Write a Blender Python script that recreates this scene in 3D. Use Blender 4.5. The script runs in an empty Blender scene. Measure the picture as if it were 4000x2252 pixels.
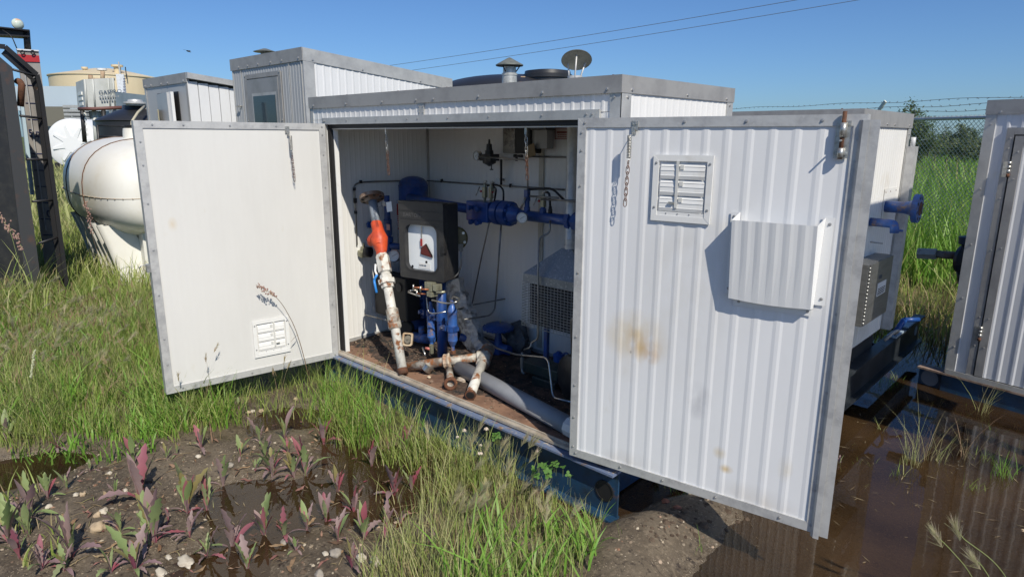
import bpy, bmesh, math, random
import numpy as np
from mathutils import Vector, Matrix, noise
R = math.radians
SC = bpy.context.scene
COL = SC.collection
random.seed(7)
rng = np.random.default_rng(7)

# ------------------------------------------------------------------ camera
F_PX = 2538.7            # focal length for a 4000 px wide picture
YAW, PITCH, ROLL = 0.7605, 0.2279, 0.0043
CP = np.array([3.865, -2.2087, 1.65])
_cy, _sy = math.cos(YAW), math.sin(YAW)
_F = np.array([-_sy, _cy, 0.]); _R = np.array([_cy, _sy, 0.]); _U = np.array([0., 0., 1.])
_F2 = _F*math.cos(PITCH) - _U*math.sin(PITCH); _U2 = _U*math.cos(PITCH) + _F*math.sin(PITCH)
CR = _R*math.cos(ROLL) + _U2*math.sin(ROLL); CU = _U2*math.cos(ROLL) - _R*math.sin(ROLL); CF = _F2
cam = bpy.data.cameras.new('camera'); co = bpy.data.objects.new('camera', cam); COL.objects.link(co)
cam.sensor_width = 36; cam.lens = F_PX/4000*36; cam.clip_start = .05; cam.clip_end = 3000
co.matrix_world = Matrix(((CR[0], CU[0], -CF[0], CP[0]), (CR[1], CU[1], -CF[1], CP[1]), (CR[2], CU[2], -CF[2], CP[2]), (0, 0, 0, 1)))
SC.camera = co
# ------------------------------------------------------------------ light
SUN = np.array([0.924, -0.383, 0.99]); SUN /= np.linalg.norm(SUN)
w = bpy.data.worlds.new('World'); SC.world = w; w.use_nodes = True
nt = w.node_tree; bg = nt.nodes['Background']; sky = nt.nodes.new('ShaderNodeTexSky')
sky.sky_type = 'NISHITA'; sky.sun_disc = False
sky.sun_elevation = math.asin(SUN[2]); sky.sun_rotation = math.atan2(SUN[0], SUN[1])
sky.altitude = 600; sky.air_density = 1.0; sky.dust_density = 1.0; sky.ozone_density = 2.2
tn = nt.nodes.new('ShaderNodeVectorMath'); tn.operation = 'MULTIPLY'; tn.inputs[1].default_value = (.52, .75, 1.06)   # cooler white balance of the phone picture
nt.links.new(sky.outputs[0], tn.inputs[0]); nt.links.new(tn.outputs[0], bg.inputs[0]); bg.inputs[1].default_value = 0.10
sl = bpy.data.lights.new('sun', 'SUN'); sl.energy = 5.0; sl.angle = R(.5); sl.color = (1, .93, .81)
so = bpy.data.objects.new('sun', sl); COL.objects.link(so)
so.rotation_euler = Vector(SUN).to_track_quat('Z', 'Y').to_euler()
so.location = (6, -4, 8)
SC.view_settings.view_transform = 'Standard'; SC.view_settings.look = 'None'
SC.view_settings.exposure = 0.0; SC.view_settings.gamma = 1; SC.view_settings.use_curve_mapping = False
try:
    SC.cycles.max_bounces = 8; SC.cycles.diffuse_bounces = 5; SC.cycles.transparent_max_bounces = 12
except Exception: pass

# ------------------------------------------------------------------ survey helpers
def on(u, v, ax, val):
    """3-D point where the sight line of photo pixel (u, v) meets the plane ax = val."""
    d = CF + CR*(u-2000)/F_PX - CU*(v-1126)/F_PX
    i = 'xyz'.index(ax); return CP + d*((val-CP[i])/d[i])
Z5 = lambda a, b: (1250+a*.4827, 450+b*.4827)
Z6 = lambda a, b: (1250+a*.5517, 1050+b*.5517)
ZA = lambda a, b: (1550+a*.2759, 1050+b*.2759)
ZB = lambda a, b: (1700+a*.3448, 700+b*.3448)
ZC = lambda a, b: (1350+a*.3448, 700+b*.3448)
Z3 = lambda a, b: (1700+a*.5862, 150+b*.5862)
Z7 = lambda a, b: (2200+a*.6208, 400+b*.6208)
Z4 = lambda a, b: (3000+a*.5241, 300+b*.5241)
Z1 = lambda a, b: (a*.5241, b*.5241)
G2 = lambda a, b: (a*.5876, 1400+b*.5876)
G3 = lambda a, b: (1000+a*.5877, 1400+b*.5877)

# ------------------------------------------------------------------ materials
MATS = {}
def mat(name, base, rough=.5, metal=0., c2=None, sc=6., lo=.45, hi=.65, c3=None, sc3=30., lo3=.6, hi3=.7,
        bump=0., bsc=40., stretch=None, spec=None, trans=0., coat=0., detail=6):
    if name in MATS: return MATS[name]
    m = bpy.data.materials.new(name); m.use_nodes = True; t = m.node_tree; N = t.nodes; L = t.links
    b = N['Principled BSDF']; b.inputs['Base Color'].default_value = (*base, 1)
    b.inputs['Roughness'].default_value = rough; b.inputs['Metallic'].default_value = metal
    if spec is not None: b.inputs['Specular IOR Level'].default_value = spec
    if coat: b.inputs['Coat Weight'].default_value = coat
    tc = N.new('ShaderNodeTexCoord'); mp = N.new('ShaderNodeMapping'); L.new(tc.outputs['Object'], mp.inputs[0])
    if stretch: mp.inputs['Scale'].default_value = stretch
    cur = None
    def layer(cur, c, s, lo, hi, off):
        nz = N.new('ShaderNodeTexNoise'); nz.inputs['Scale'].default_value = s; nz.inputs['Detail'].default_value = detail
        nz.inputs['Roughness'].default_value = .65
        mv = N.new('ShaderNodeVectorMath'); mv.operation = 'ADD'; mv.inputs[1].default_value = (off, off*2, -off)
        L.new(mp.outputs[0], mv.inputs[0]); L.new(mv.outputs[0], nz.inputs['Vector'])
        mr = N.new('ShaderNodeMapRange'); mr.inputs[1].default_value = lo; mr.inputs[2].default_value = hi
        L.new(nz.outputs['Fac'], mr.inputs[0])
        mx = N.new('ShaderNodeMix'); mx.data_type = 'RGBA'; mx.inputs[7].default_value = (*c, 1)
        if cur is None: mx.inputs[6].default_value = (*base, 1)
        else: L.new(cur, mx.inputs[6])
        L.new(mr.outputs[0], mx.inputs[0]); return mx.outputs[2]
    if c2: cur = layer(cur, c2, sc, lo, hi, 3.1)
    if c3: cur = layer(cur, c3, sc3, lo3, hi3, 11.7)
    if cur is not None: L.new(cur, b.inputs['Base Color'])
    if bump:
        nb = N.new('ShaderNodeTexNoise'); nb.inputs['Scale'].default_value = bsc; nb.inputs['Detail'].default_value = 5
        L.new(mp.outputs[0], nb.inputs['Vector'])
        bp = N.new('ShaderNodeBump'); bp.inputs['Strength'].default_value = bump; bp.inputs['Distance'].default_value = .01
        L.new(nb.outputs['Fac'], bp.inputs['Height']); L.new(bp.outputs[0], b.inputs['Normal'])
    MATS[name] = m; return m

def leafmat(name, cols, rough=.55, trans=.35):
    """foliage: a colour per leaf/blade out of the given hues, part of the light passing through."""
    m = bpy.data.materials.new(name); m.use_nodes = True; t = m.node_tree; N = t.nodes; L = t.links
    b = N['Principled BSDF']; g = N.new('ShaderNodeNewGeometry'); rp = N.new('ShaderNodeValToRGB')
    e = rp.color_ramp.elements; rp.color_ramp.interpolation = 'LINEAR'
    while len(e) < len(cols): e.new(.5)
    for i, c in enumerate(cols): e[i].position = i/(len(cols)-1); e[i].color = (*c, 1)
    L.new(g.outputs['Random Per Island'], rp.inputs[0])
    L.new(rp.outputs[0], b.inputs['Base Color']); b.inputs['Roughness'].default_value = rough
    b.inputs['Specular IOR Level'].default_value = .35
    tr = N.new('ShaderNodeBsdfTranslucent'); L.new(rp.outputs[0], tr.inputs[0])
    mx = N.new('ShaderNodeMixShader'); mx.inputs[0].default_value = trans
    L.new(b.outputs[0], mx.inputs[1]); L.new(tr.outputs[0], mx.inputs[2]); L.new(mx.outputs[0], N['Material Output'].inputs[0])
    return m

def panel_mat(name, base, stain=None, extra=None):
    """painted sheet metal: faint dirt streaks, plus stains at fixed places (x, y, z, radius, colour, strength)."""
    m = mat(name, base, .38, c2=tuple(c*.93 for c in base), sc=3, lo=.4, hi=.75, c3=(base[0]*.86, base[1]*.82, base[2]*.72), sc3=9, lo3=.66, hi3=.86,
            stretch=(1, 1, .35), bump=.05, bsc=7)
    if stain:
        t = m.node_tree; N = t.nodes; L = t.links; b = N['Principled BSDF']
        tc = N.new('ShaderNodeTexCoord'); cur = b.inputs['Base Color'].links[0].from_socket
        nz = N.new('ShaderNodeTexNoise'); nz.inputs['Scale'].default_value = 14; nz.inputs['Detail'].default_value = 6
        mp = N.new('ShaderNodeMapping'); mp.inputs['Scale'].default_value = (1, 1, .6); L.new(tc.outputs['Object'], mp.inputs[0]); L.new(mp.outputs[0], nz.inputs[0])
        for (cx, cy, cz, rad, zs, col, k) in stain:
            s = N.new('ShaderNodeVectorMath'); s.operation = 'SUBTRACT'; s.inputs[1].default_value = (cx, cy, cz); L.new(tc.outputs['Object'], s.inputs[0])
            q = N.new('ShaderNodeVectorMath'); q.operation = 'MULTIPLY'; q.inputs[1].default_value = (1, 1, zs); L.new(s.outputs[0], q.inputs[0])
            ln = N.new('ShaderNodeVectorMath'); ln.operation = 'LENGTH'; L.new(q.outputs[0], ln.inputs[0])
            mr = N.new('ShaderNodeMapRange'); mr.inputs[1].default_value = rad; mr.inputs[2].default_value = rad*.15; mr.inputs[3].default_value = 0; mr.inputs[4].default_value = 1
            L.new(ln.outputs['Value'], mr.inputs[0])
            mu = N.new('ShaderNodeMath'); mu.operation = 'MULTIPLY'; L.new(mr.outputs[0], mu.inputs[0])
            nr = N.new('ShaderNodeMapRange'); nr.inputs[1].default_value = .3; nr.inputs[2].default_value = .7; nr.inputs[4].default_value = k*1.3; L.new(nz.outputs['Fac'], nr.inputs[0])
            L.new(nr.outputs[0], mu.inputs[1])
            mx = N.new('ShaderNodeMix'); mx.data_type = 'RGBA'; mx.inputs[7].default_value = (*col, 1)
            L.new(cur, mx.inputs[6]); L.new(mu.outputs[0], mx.inputs[0]); cur = mx.outputs[2]
        L.new(cur, b.inputs['Base Color'])
    return m

GALV = mat('galvanised', (.53, .53, .52), .45, .3, c2=(.40, .40, .40), sc=14, c3=(.55, .55, .53), sc3=45, lo3=.58, hi3=.7, bump=.08, bsc=60)
ALU = mat('aluminium_trim', (.50, .50, .485), .42, .35, c2=(.38, .38, .375), sc=9, lo=.4, hi=.7, c3=(.55, .52, .45), sc3=22, lo3=.66, hi3=.78, bump=.06, bsc=50)
DTRIM = mat('weathered_trim', (.35, .345, .335), .5, .25, c2=(.28, .275, .27), sc=8, c3=(.4, .38, .34), sc3=16, lo3=.7, hi3=.8, bump=.06, bsc=40)
RUBBER = mat('black_rubber', (.012, .012, .013), .6)
BLACKP = mat('black_paint', (.022, .022, .024), .42, c2=(.035, .034, .033), sc=12, bump=.05, bsc=80)
DARKM = mat('dark_steel', (.03, .03, .032), .5, .3, c2=(.07, .04, .025), sc=14, lo=.6, hi=.75)
STEEL = mat('stainless_steel', (.52, .51, .48), .28, .9, c2=(.35, .34, .32), sc=40)
ZINC = mat('zinc_plated_steel', (.5, .5, .48), .35, .7, c2=(.33, .32, .28), sc=60)
BOLT = mat('zinc_screw', (.42, .42, .42), .4, .6)
BLUE = mat('blue_enamel', (.014, .066, .26), .4, c2=(.012, .04, .15), sc=8, c3=(.12, .105, .095), sc3=12, lo3=.56, hi3=.78, bump=.05, bsc=40, coat=.2)
BLUEW = mat('worn_blue_enamel', (.03, .11, .36), .4, c2=(.05, .07, .16), sc=14, c3=(.22, .15, .11), sc3=18, lo3=.55, hi3=.68, bump=.1, bsc=60)
RWHITE = mat('white_pipe_paint', (.62, .61, .56), .5, c2=(.42, .40, .36), sc=10, c3=(.22, .085, .03), sc3=17, lo3=.55, hi3=.63, bump=.15, bsc=50)
RPATCH = mat('rust_patched_pipe', (.50, .48, .42), .6, c2=(.16, .12, .09), sc=12, lo=.4, hi=.6, c3=(.26, .10, .035), sc3=20, lo3=.5, hi3=.6, bump=.25, bsc=60)
RUST = mat('rust', (.13, .052, .026), .85, c2=(.07, .035, .02), sc=20, c3=(.30, .14, .06), sc3=40, bump=.3, bsc=90)
GREYP = mat('grey_pipe_paint', (.19, .22, .26), .5, c2=(.10, .10, .10), sc=14, lo=.58, hi=.7, bump=.1)
ORANGE = mat('orange_coating', (.62, .085, .025), .5, c2=(.40, .045, .02), sc=12, c3=(.04, .02, .015), sc3=30, lo3=.62, hi3=.7, bump=.1)
PVC = mat('grey_plastic_pipe', (.27, .28, .30), .45, c2=(.22, .23, .25), sc=4, c3=(.10, .10, .11), sc3=16, lo3=.68, hi3=.74)
PVCW = mat('white_plastic', (.62, .64, .66), .4, c2=(.52, .53, .54), sc=9)
WPLAST = mat('white_enamel', (.72, .72, .70), .4, c2=(.6, .58, .53), sc=9, lo=.55, hi=.8)
PAPER = mat('paper', (.7, .7, .68), .7)
REDP = mat('red_sign_paint', (.32, .02, .02), .5)
FOIL = mat('foil_wrap', (.50, .50, .50), .4, .4, c2=(.22, .22, .22), sc=24, lo=.5, hi=.62, bump=1.0, bsc=40)
SGREEN = mat('green_drab_metal', (.12, .11, .06), .5, .3)
DGREEN = mat('dark_green_paint', (.02, .035, .03), .5, c2=(.05, .05, .045), sc=14)
SKIDB = mat('skid_blue', (.012, .05, .11), .45, c2=(.018, .03, .045), sc=6, c3=(.13, .07, .04), sc3=11, lo3=.62, hi3=.75, bump=.1)
SKIDT = mat('skid_flange_worn', (.13, .17, .27), .55, c2=(.26, .17, .11), sc=23, lo=.55, hi=.62, c3=(.45, .40, .32), sc3=40, lo3=.58, hi3=.7, bump=.15)
SILL = mat('dusty_sill', (.48, .43, .36), .55, .2, c2=(.33, .28, .22), sc=14, c3=(.25, .14, .08), sc3=9, lo3=.62, hi3=.75, bump=.1)
FLOORM = mat('dirty_plywood_floor', (.235, .135, .085), .9, c2=(.11, .06, .04), sc=5, lo=.42, hi=.62, c3=(.36, .26, .19), sc3=26, lo3=.58, hi3=.7, bump=.4, bsc=50)
GLASSY = mat('dusty_glass', (.62, .68, .72), .12, c2=(.52, .57, .6), sc=5)
EXTW = (.75, .745, .73)
PW_IN = panel_mat('interior_panel', (.72, .72, .70))
PW_FR = panel_mat('exterior_panel', EXTW)

# ------------------------------------------------------------------ mesh builder
class MB:
    def __init__(s): s.v = []; s.f = []; s.m = []; s.n = 0; s.sm = []
    def add(s, vs, fs, mi=0, smooth=False):
        b = s.n; s.v.extend([tuple(map(float, p)) for p in vs]); s.n += len(vs)
        for f in fs: s.f.append(tuple(b+i for i in f)); s.m.append(mi); s.sm.append(smooth)
        return s
    def box(s, x0, x1, y0, y1, z0, z1, mi=0): return s.hexa([(x, y, z) for z in (z0, z1) for (x, y) in ((x0, y0), (x1, y0), (x1, y1), (x0, y1))], mi)
    def hexa(s, p, mi=0):
        return s.add(p, [(0, 3, 2, 1), (4, 5, 6, 7), (0, 1, 5, 4), (1, 2, 6, 5), (2, 3, 7, 6), (3, 0, 4, 7)], mi)
    def obox(s, c, a, b, d, mi=0):
        """box centred c with half-axis vectors a, b, d"""
        c, a, b, d = map(np.array, (c, a, b, d))
        return s.hexa([c-a-b-d, c+a-b-d, c+a+b-d, c-a+b-d, c-a-b+d, c+a-b+d, c+a+b+d, c-a+b+d], mi)
    def tube(s, pts, r, n=10, mi=0, caps=True, smooth=True):
        pts = [np.array(p, float) for p in pts]; k = len(pts)
        rs = list(r) if hasattr(r, '__len__') else [r]*k
        T = []
        for i in range(k):
            a = pts[max(i-1, 0)]; b = pts[min(i+1, k-1)]
            if 0 < i < k-1:
                d1 = pts[i]-pts[i-1]; d2 = pts[i+1]-pts[i]; d = d1/(np.linalg.norm(d1)+1e-9)+d2/(np.linalg.norm(d2)+1e-9)
            else: d = b-a
            T.append(d/(np.linalg.norm(d)+1e-9))
        up = np.array([0, 0, 1.]) if abs(T[0][2]) < .9 else np.array([1., 0, 0])
        x = np.cross(T[0], up); x /= np.linalg.norm(x); vs = []
        for i in range(k):
            x = x-T[i]*(x@T[i]); x /= (np.linalg.norm(x)+1e-9); y = np.cross(T[i], x)
            for j in range(n):
                a = 2*math.pi*j/n; vs.append(pts[i]+rs[i]*(x*math.cos(a)+y*math.sin(a)))
        fs = [(i*n+j, i*n+(j+1) % n, (i+1)*n+(j+1) % n, (i+1)*n+j) for i in range(k-1) for j in range(n)]
        s.add(vs, fs, mi, smooth)
        if caps:
            b = s.n-len(vs)
            s.f.append(tuple(b+j for j in range(n))[::-1]); s.m.append(mi); s.sm.append(False)
            s.f.append(tuple(b+(k-1)*n+j for j in range(n))); s.m.append(mi); s.sm.append(False)
        return s
    def lathe(s, o, ax, prof, n=20, mi=0, smooth=True, hexa=False):
        """profile list of (distance along axis, radius)"""
        o = np.array(o, float); ax = np.array(ax, float); ax /= np.linalg.norm(ax)
        up = np.array([0, 0, 1.]) if abs(ax[2]) < .9 else np.array([1., 0, 0])
        x = np.cross(ax, up); x /= np.linalg.norm(x); y = np.cross(ax, x); vs = []
        prof = [(float(a), float(b_)) for a, b_ in prof]; cut = []
        for i in range(1, len(prof)-1):      # crisp edges where the profile turns sharply
            u_ = (prof[i][0]-prof[i-1][0], prof[i][1]-prof[i-1][1]); w_ = (prof[i+1][0]-prof[i][0], prof[i+1][1]-prof[i][1])
            a_ = math.hypot(*u_)*math.hypot(*w_)
            if a_ > 0 and (u_[0]*w_[0]+u_[1]*w_[1])/a_ < .8: cut.append(i)
        gap = set(); P2 = []
        for i, p_ in enumerate(prof):
            P2.append(p_)
            if i in cut: gap.add(len(P2)-1); P2.append(p_)
        prof = P2
        for (t, r) in prof:
            for j in range(n):
                a = 2*math.pi*j/n; vs.append(o+ax*t+max(r, 1e-4)*(x*math.cos(a)+y*math.sin(a)))
        k = len(prof)
        fs = [(i*n+j, i*n+(j+1) % n, (i+1)*n+(j+1) % n, (i+1)*n+j) for i in range(k-1) if i not in gap for j in range(n)]
        s.add(vs, fs, mi, smooth); b = s.n-len(vs)
        s.add([vs[j] for j in range(n)], [tuple(range(n))[::-1]], mi); return s.add(vs[(k-1)*n:], [tuple(range(n))], mi)
    def screw(s, p, n, r=.006, mi=0):
        p = np.array(p, float); n = np.array(n, float); r = r*.82
        s.lathe(p, n, [(0, r*1.6), (.0012, r*1.6), (.0013, r), (r*1.1, r*.9)], 7, mi, False); return s
    def build(s, name, mats, parent=None, tagd=None, origin=None, bevel=0., flat=False):
        me = bpy.data.meshes.new(name)
        O = np.array(origin if origin is not None else (0, 0, 0), float)
        V = np.array(s.v)-O
        me.from_pydata(V.tolist(), [], s.f)
        if not isinstance(mats, (list, tuple)): mats = [mats]
        for m in mats: me.materials.append(m)
        me.polygons.foreach_set('material_index', s.m); me.polygons.foreach_set('use_smooth', [False if flat else bool(q) for q in s.sm]); me.update()
        o = bpy.data.objects.new(name, me); COL.objects.link(o)
        if parent is not None:
            o.parent = parent
            loc = Vector(parent.location) if parent.parent is None else Vector((0, 0, 0))
            if parent.parent is None: o.matrix_parent_inverse = Matrix.Translation(-loc)
        o.location = tuple(O)
        if bevel:
            b = o.modifiers.new('bevel', 'BEVEL'); b.width = bevel; b.segments = 2; b.limit_method = 'ANGLE'; b.angle_limit = R(50)
        if tagd: tag(o, *tagd)
        return o

def tag(o, label, cat, group=None, kind=None):
    if label: o['label'] = label
    if cat: o['category'] = cat
    if group: o['group'] = group
    if kind: o['kind'] = kind
    return o
def struct(o, kind='structure'): o['kind'] = kind; return o
def thing(name, loc, label, cat, group=None):
    o = bpy.data.objects.new(name, None); o.empty_display_size = .1; COL.objects.link(o); o.location = tuple(float(x) for x in loc)
    tag(o, label, cat, group); return o

def bend(pts, r=.03, n=4):
    """round the corners of a polyline"""
    pts = [np.array(p, float) for p in pts]; out = [pts[0]]
    for i in range(1, len(pts)-1):
        a, b, c = pts[i-1], pts[i], pts[i+1]; da = a-b; dc = c-b; la, lc = np.linalg.norm(da), np.linalg.norm(dc)
        rr = min(r, la*.45, lc*.45); p = b+da/la*rr; q = b+dc/lc*rr
        for k in range(n+1):
            t = k/n; out.append((1-t)**2*p+2*t*(1-t)*b+t*t*q)
    return out+[pts[-1]]

def ribs(mb, P0, U, L, z0, z1, Nrm, pitch=.078, dep=.0028, mi=0, off=0.):
    """ribbed steel sheet standing from z0 to z1 along U from P0; Nrm = outward normal. Broad flats with narrow raised folds."""
    P0, U, Nrm = map(lambda q: np.array(q, float), (P0, U, Nrm))
    prof = [(0, 0), (.28, 0), (.44, 1), (.60, 1), (.73, 0)]
    xs = []; k = -1
    while True:
        for (a, h) in prof:
            x = (k+a)*pitch+off
            if x > 0 and x < L: xs.append((x, h*dep))
        if k*pitch+off > L: break
        k += 1
    xs = [(0, 0)]+xs+[(L, 0)]
    vs = []
    for (x, h) in xs:
        for z in (z0, z1): vs.append(P0+U*x+Nrm*h+np.array([0, 0, z]))
    fs = [(2*i, 2*i+2, 2*i+3, 2*i+1) for i in range(len(xs)-1)]
    if np.cross(U, np.array([0, 0, 1.]))@Nrm < 0: fs = [f[::-1] for f in fs]
    mb.add(vs, fs, mi)
# ------------------------------------------------------------------ ground, water
_ctl = [ # photo pixel on the ground, height in cm: surveyed spots of mud, grass bank, puddle beds
(100,1300,9),(500,1400,9),(100,1500,9),(600,1600,7),(900,1560,5),(1150,1500,2),(350,1700,7),(120,1720,6),(800,1700,3),(1000,1480,3),(650,1480,7),(700,1640,6),(900,1620,4),(1050,1560,2),
(60,1850,-5),(170,1830,-4),(240,1900,1),(20,1960,2),(400,1850,5),(300,2000,5),(150,2120,5),(600,1900,6),(650,2090,4),(450,2200,3),(60,2230,4),(600,1790,6),(780,1830,5),
(950,1950,-4),(1000,2060,-4),(860,2230,-4),(700,2230,0),(1080,2120,1.5),(1200,1990,-2),(1230,2120,3),(1330,2200,4),(1000,1790,3.5),(1100,1800,3),(1150,1700,3),(880,1790,4),
(1100,1625,-3),(980,1690,-1),(1180,1640,-3),(1340,1720,-3),(1450,1700,-1),(1480,1870,-4),(1350,1850,-2),(1550,1800,-3),(1620,1830,-2),(1480,1780,2),(1300,1940,-3),(1600,1960,-2),(1720,1900,0),(1500,2080,1),(1420,2000,-2),(1650,2080,1),
(1330,1550,6),(1430,1600,4.5),(1520,1660,3),(1620,1730,.5),(1720,1790,-3),(1200,1560,3),(1850,1730,-4),(2000,1790,-2),(1900,1860,1),(2050,1900,1),(1800,2000,2),(1950,2100,3),(2100,2000,1),(1750,2180,3),(2000,2230,4),(1550,2220,3),
(2200,1860,-3),(2350,1900,-6),(2480,1870,-6),(2300,1990,-4),(2420,1980,-3),(2200,2060,0),(2250,2150,2),(2650,1900,-4),(2500,1960,-2),(2600,1960,2),
(2720,1990,11),(2640,2050,13),(2560,2100,13),(2480,2170,13),(2400,2230,11),(2820,2010,8),(2870,2090,1),(2780,2120,2),(2680,2200,1),(2750,2240,-4),(2960,2090,-6),(2950,2200,-8),
(3000,2150,-8),(3300,2100,-9),(3600,2100,-9),(3800,2200,-5),(3950,2180,0),(3990,2100,2.5),(3900,2030,1),(3850,2060,-3),(3500,1600,-6),(3300,1650,-6),(3250,1480,-6),(3700,1760,-5),(3850,1680,-5),(3600,1300,-8),(3420,1780,-4),(3300,1800,-3),
(3260,1865,.8),(3240,1900,-1),(3180,1890,1),(3400,1900,-6),(3500,1850,-1),(3560,1855,1.4),(3620,1880,3),(3680,1905,2.3),(3730,1930,-1),(3600,1800,-4),(3700,1845,-4),(3540,1930,-5),(3620,1970,-6),(3740,2000,-5),(3450,1800,-4),(3800,1900,-3),(3850,1915,1.4),(3880,1935,2),(3860,1850,-4),(3820,1980,-5),(3930,1900,-4),(3920,1960,-1),(3990,1880,-1),(3950,1750,-4),(3400,2240,-9)]
_cp = np.array([on(u, v, 'z', 0)[:2] for u, v, h in _ctl]); _ch = np.array([h for *_, h in _ctl])/100.
# beds away from the near ground, straight in metres
_ext = [(x, y, -.05) for x in np.arange(.3, 5, .5) for y in (.35, .8, 1.3, 2.0, 3., 4.)]+[(x, y, -.06) for x in (3.2, 3.7, 4.3) for y in (.9, 1.4)]
_ext += [(x, 5.9, .05) for x in np.arange(-2, 7, .6)]+[(x, 7, .08) for x in np.arange(-6, 9, .8)]+[(x, y, .09) for x in np.arange(-9, -.6, .6) for y in np.arange(-3, 6, .8)]
_ext += [(1.1, -2.6, .05), (2, -1.8, .05), (2.8, -1.2, .08), (3.6, -.4, -.05), (4.4, .2, -.05)]
_cp = np.vstack([_cp, np.array([(a, b) for a, b, c in _ext])]); _ch = np.concatenate([_ch, [c for *_, c in _ext]])
_oct = [(rng.uniform(0, 6.28, 24), rng.uniform(0, 6.28, 24), rng.uniform(.7, 1.4, 24)) for _ in range(4)]
def fbm(x, y, s=1., amp=(1, .55, .3, .18)):
    h = np.zeros_like(x)
    for o, (th, ph, kk) in enumerate(_oct):
        q = np.zeros_like(x); f = s*2.1**o*6
        for i in range(24): q += np.sin((x*math.cos(th[i])+y*math.sin(th[i]))*f*kk[i]+ph[i])
        h += q/24**.5*amp[o]
    return h
def height(x, y):
    x = np.atleast_1d(np.asarray(x, float)); y = np.atleast_1d(np.asarray(y, float)); out = np.empty_like(x)
    for a in range(0, len(x), 20000):
        X = x[a:a+20000]; Y = y[a:a+20000]
        d2 = (X[:, None]-_cp[None, :, 0])**2+(Y[:, None]-_cp[None, :, 1])**2
        wt = np.exp(-d2/(2*.105**2))+.03*np.exp(-d2/(2*.3**2))+1e-5*np.exp(-d2/(2*1.2**2))
        s = wt.sum(1)+1e-12; out[a:a+20000] = ((wt*_ch).sum(1)+.06*1e-12)/s
    near = np.exp(-((x-2.)**2+(y+.2)**2)/30)
    n = fbm(x, y, 1.)*.0065*near
    fine = fbm(x+9, y-4, 7.)*.0026*near
    return out+n+fine*np.clip((out+.05)*20, .6, 1)
def hz(x, y): return float(height([x], [y])[0])

def axis_vals(a, b, st, far):
    v = list(np.arange(a, b, st)); q = st; c = b
    while c < far: v.append(c); q *= 1.28; c += q
    v.append(far); q = st; c = a-st; pre = []
    while c > -far: pre.append(c); q *= 1.28; c -= q
    pre.append(-far); return np.array(pre[::-1]+v)
gx = axis_vals(-1.2, 4.4, .022, 900); gy = axis_vals(-2.4, 2.6, .022, 900)
GX, GY = np.meshgrid(gx, gy); GZ = height(GX.ravel(), GY.ravel())
dist = np.hypot(GX.ravel()-2, GY.ravel())
GZ = np.where(dist > 9, .06+np.clip((dist-9)*.0, 0, 1), GZ)
nx, ny = len(gx), len(gy)
idx = np.arange(nx*ny).reshape(ny, nx)
F = np.stack([idx[:-1, :-1], idx[:-1, 1:], idx[1:, 1:], idx[1:, :-1]], -1).reshape(-1, 4)
def raw_mesh(name, V, F, mats, parent=None, smooth=True, origin=None):
    V = np.asarray(V, np.float32)
    if origin is not None: V = V-np.asarray(origin, np.float32)
    me = bpy.data.meshes.new(name); k = F.shape[1]
    me.vertices.add(len(V)); me.vertices.foreach_set('co', V.astype(np.float32).ravel())
    me.loops.add(F.size); me.loops.foreach_set('vertex_index', F.astype(np.int32).ravel())
    me.polygons.add(len(F)); me.polygons.foreach_set('loop_start', np.arange(0, F.size, k, dtype=np.int32))
    me.polygons.foreach_set('loop_total', np.full(len(F), k, np.int32))
    me.polygons.foreach_set('use_smooth', np.full(len(F), smooth))
    for m in (mats if isinstance(mats, (list, tuple)) else [mats]): me.materials.append(m)
    me.update(calc_edges=True); me.validate()
    o = bpy.data.objects.new(name, me); COL.objects.link(o)
    if origin is not None: o.location = tuple(float(q) for q in origin)
    if parent is not None: o.parent = parent
    return o

# mud: dark wet soil with lighter dried crust, grit; grass-covered soil further off
gm = bpy.data.materials.new('wet_mud'); gm.use_nodes = True; t = gm.node_tree; N = t.nodes; L = t.links; b = N['Principled BSDF']
geo = N.new('ShaderNodeNewGeometry'); sp = N.new('ShaderNodeSeparateXYZ'); L.new(geo.outputs['Position'], sp.inputs[0])
def _nz(s, det=8, ro=.6):
    n = N.new('ShaderNodeTexNoise'); n.inputs['Scale'].default_value = s; n.inputs['Detail'].default_value = det; n.inputs['Roughness'].default_value = ro
    L.new(geo.outputs['Position'], n.inputs['Vector']); return n.outputs['Fac']
def _mr(x, a, b_, c=0, d=1):
    n = N.new('ShaderNodeMapRange'); L.new(x, n.inputs[0]); n.inputs[1].default_value = a; n.inputs[2].default_value = b_; n.inputs[3].default_value = c; n.inputs[4].default_value = d; return n.outputs[0]
def _mx(f, a, c):
    n = N.new('ShaderNodeMix'); n.data_type = 'RGBA'; L.new(f, n.inputs[0])
    (L.new(a, n.inputs[6]) if not isinstance(a, tuple) else setattr(n.inputs[6], 'default_value', (*a, 1)))
    (L.new(c, n.inputs[7]) if not isinstance(c, tuple) else setattr(n.inputs[7], 'default_value', (*c, 1))); return n.outputs[2]
c = _mx(_mr(_nz(5), .4, .65), (.082, .062, .041), (.145, .115, .079))
c = _mx(_mr(_nz(60, 4), .52, .68), c, (.185, .145, .10))
c = _mx(_mr(_nz(34, 6), .56, .66), c, (.035, .024, .017))
vo = N.new('ShaderNodeTexVoronoi'); vo.inputs['Scale'].default_value = 75; L.new(geo.outputs['Position'], vo.inputs['Vector'])
vm = N.new('ShaderNodeMath'); vm.operation = 'MULTIPLY'; L.new(_mr(vo.outputs['Distance'], .28, .2), vm.inputs[0]); L.new(_mr(_nz(9, 3), .5, .56), vm.inputs[1])
c = _mx(vm.outputs[0], c, (.30, .24, .17))
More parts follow.
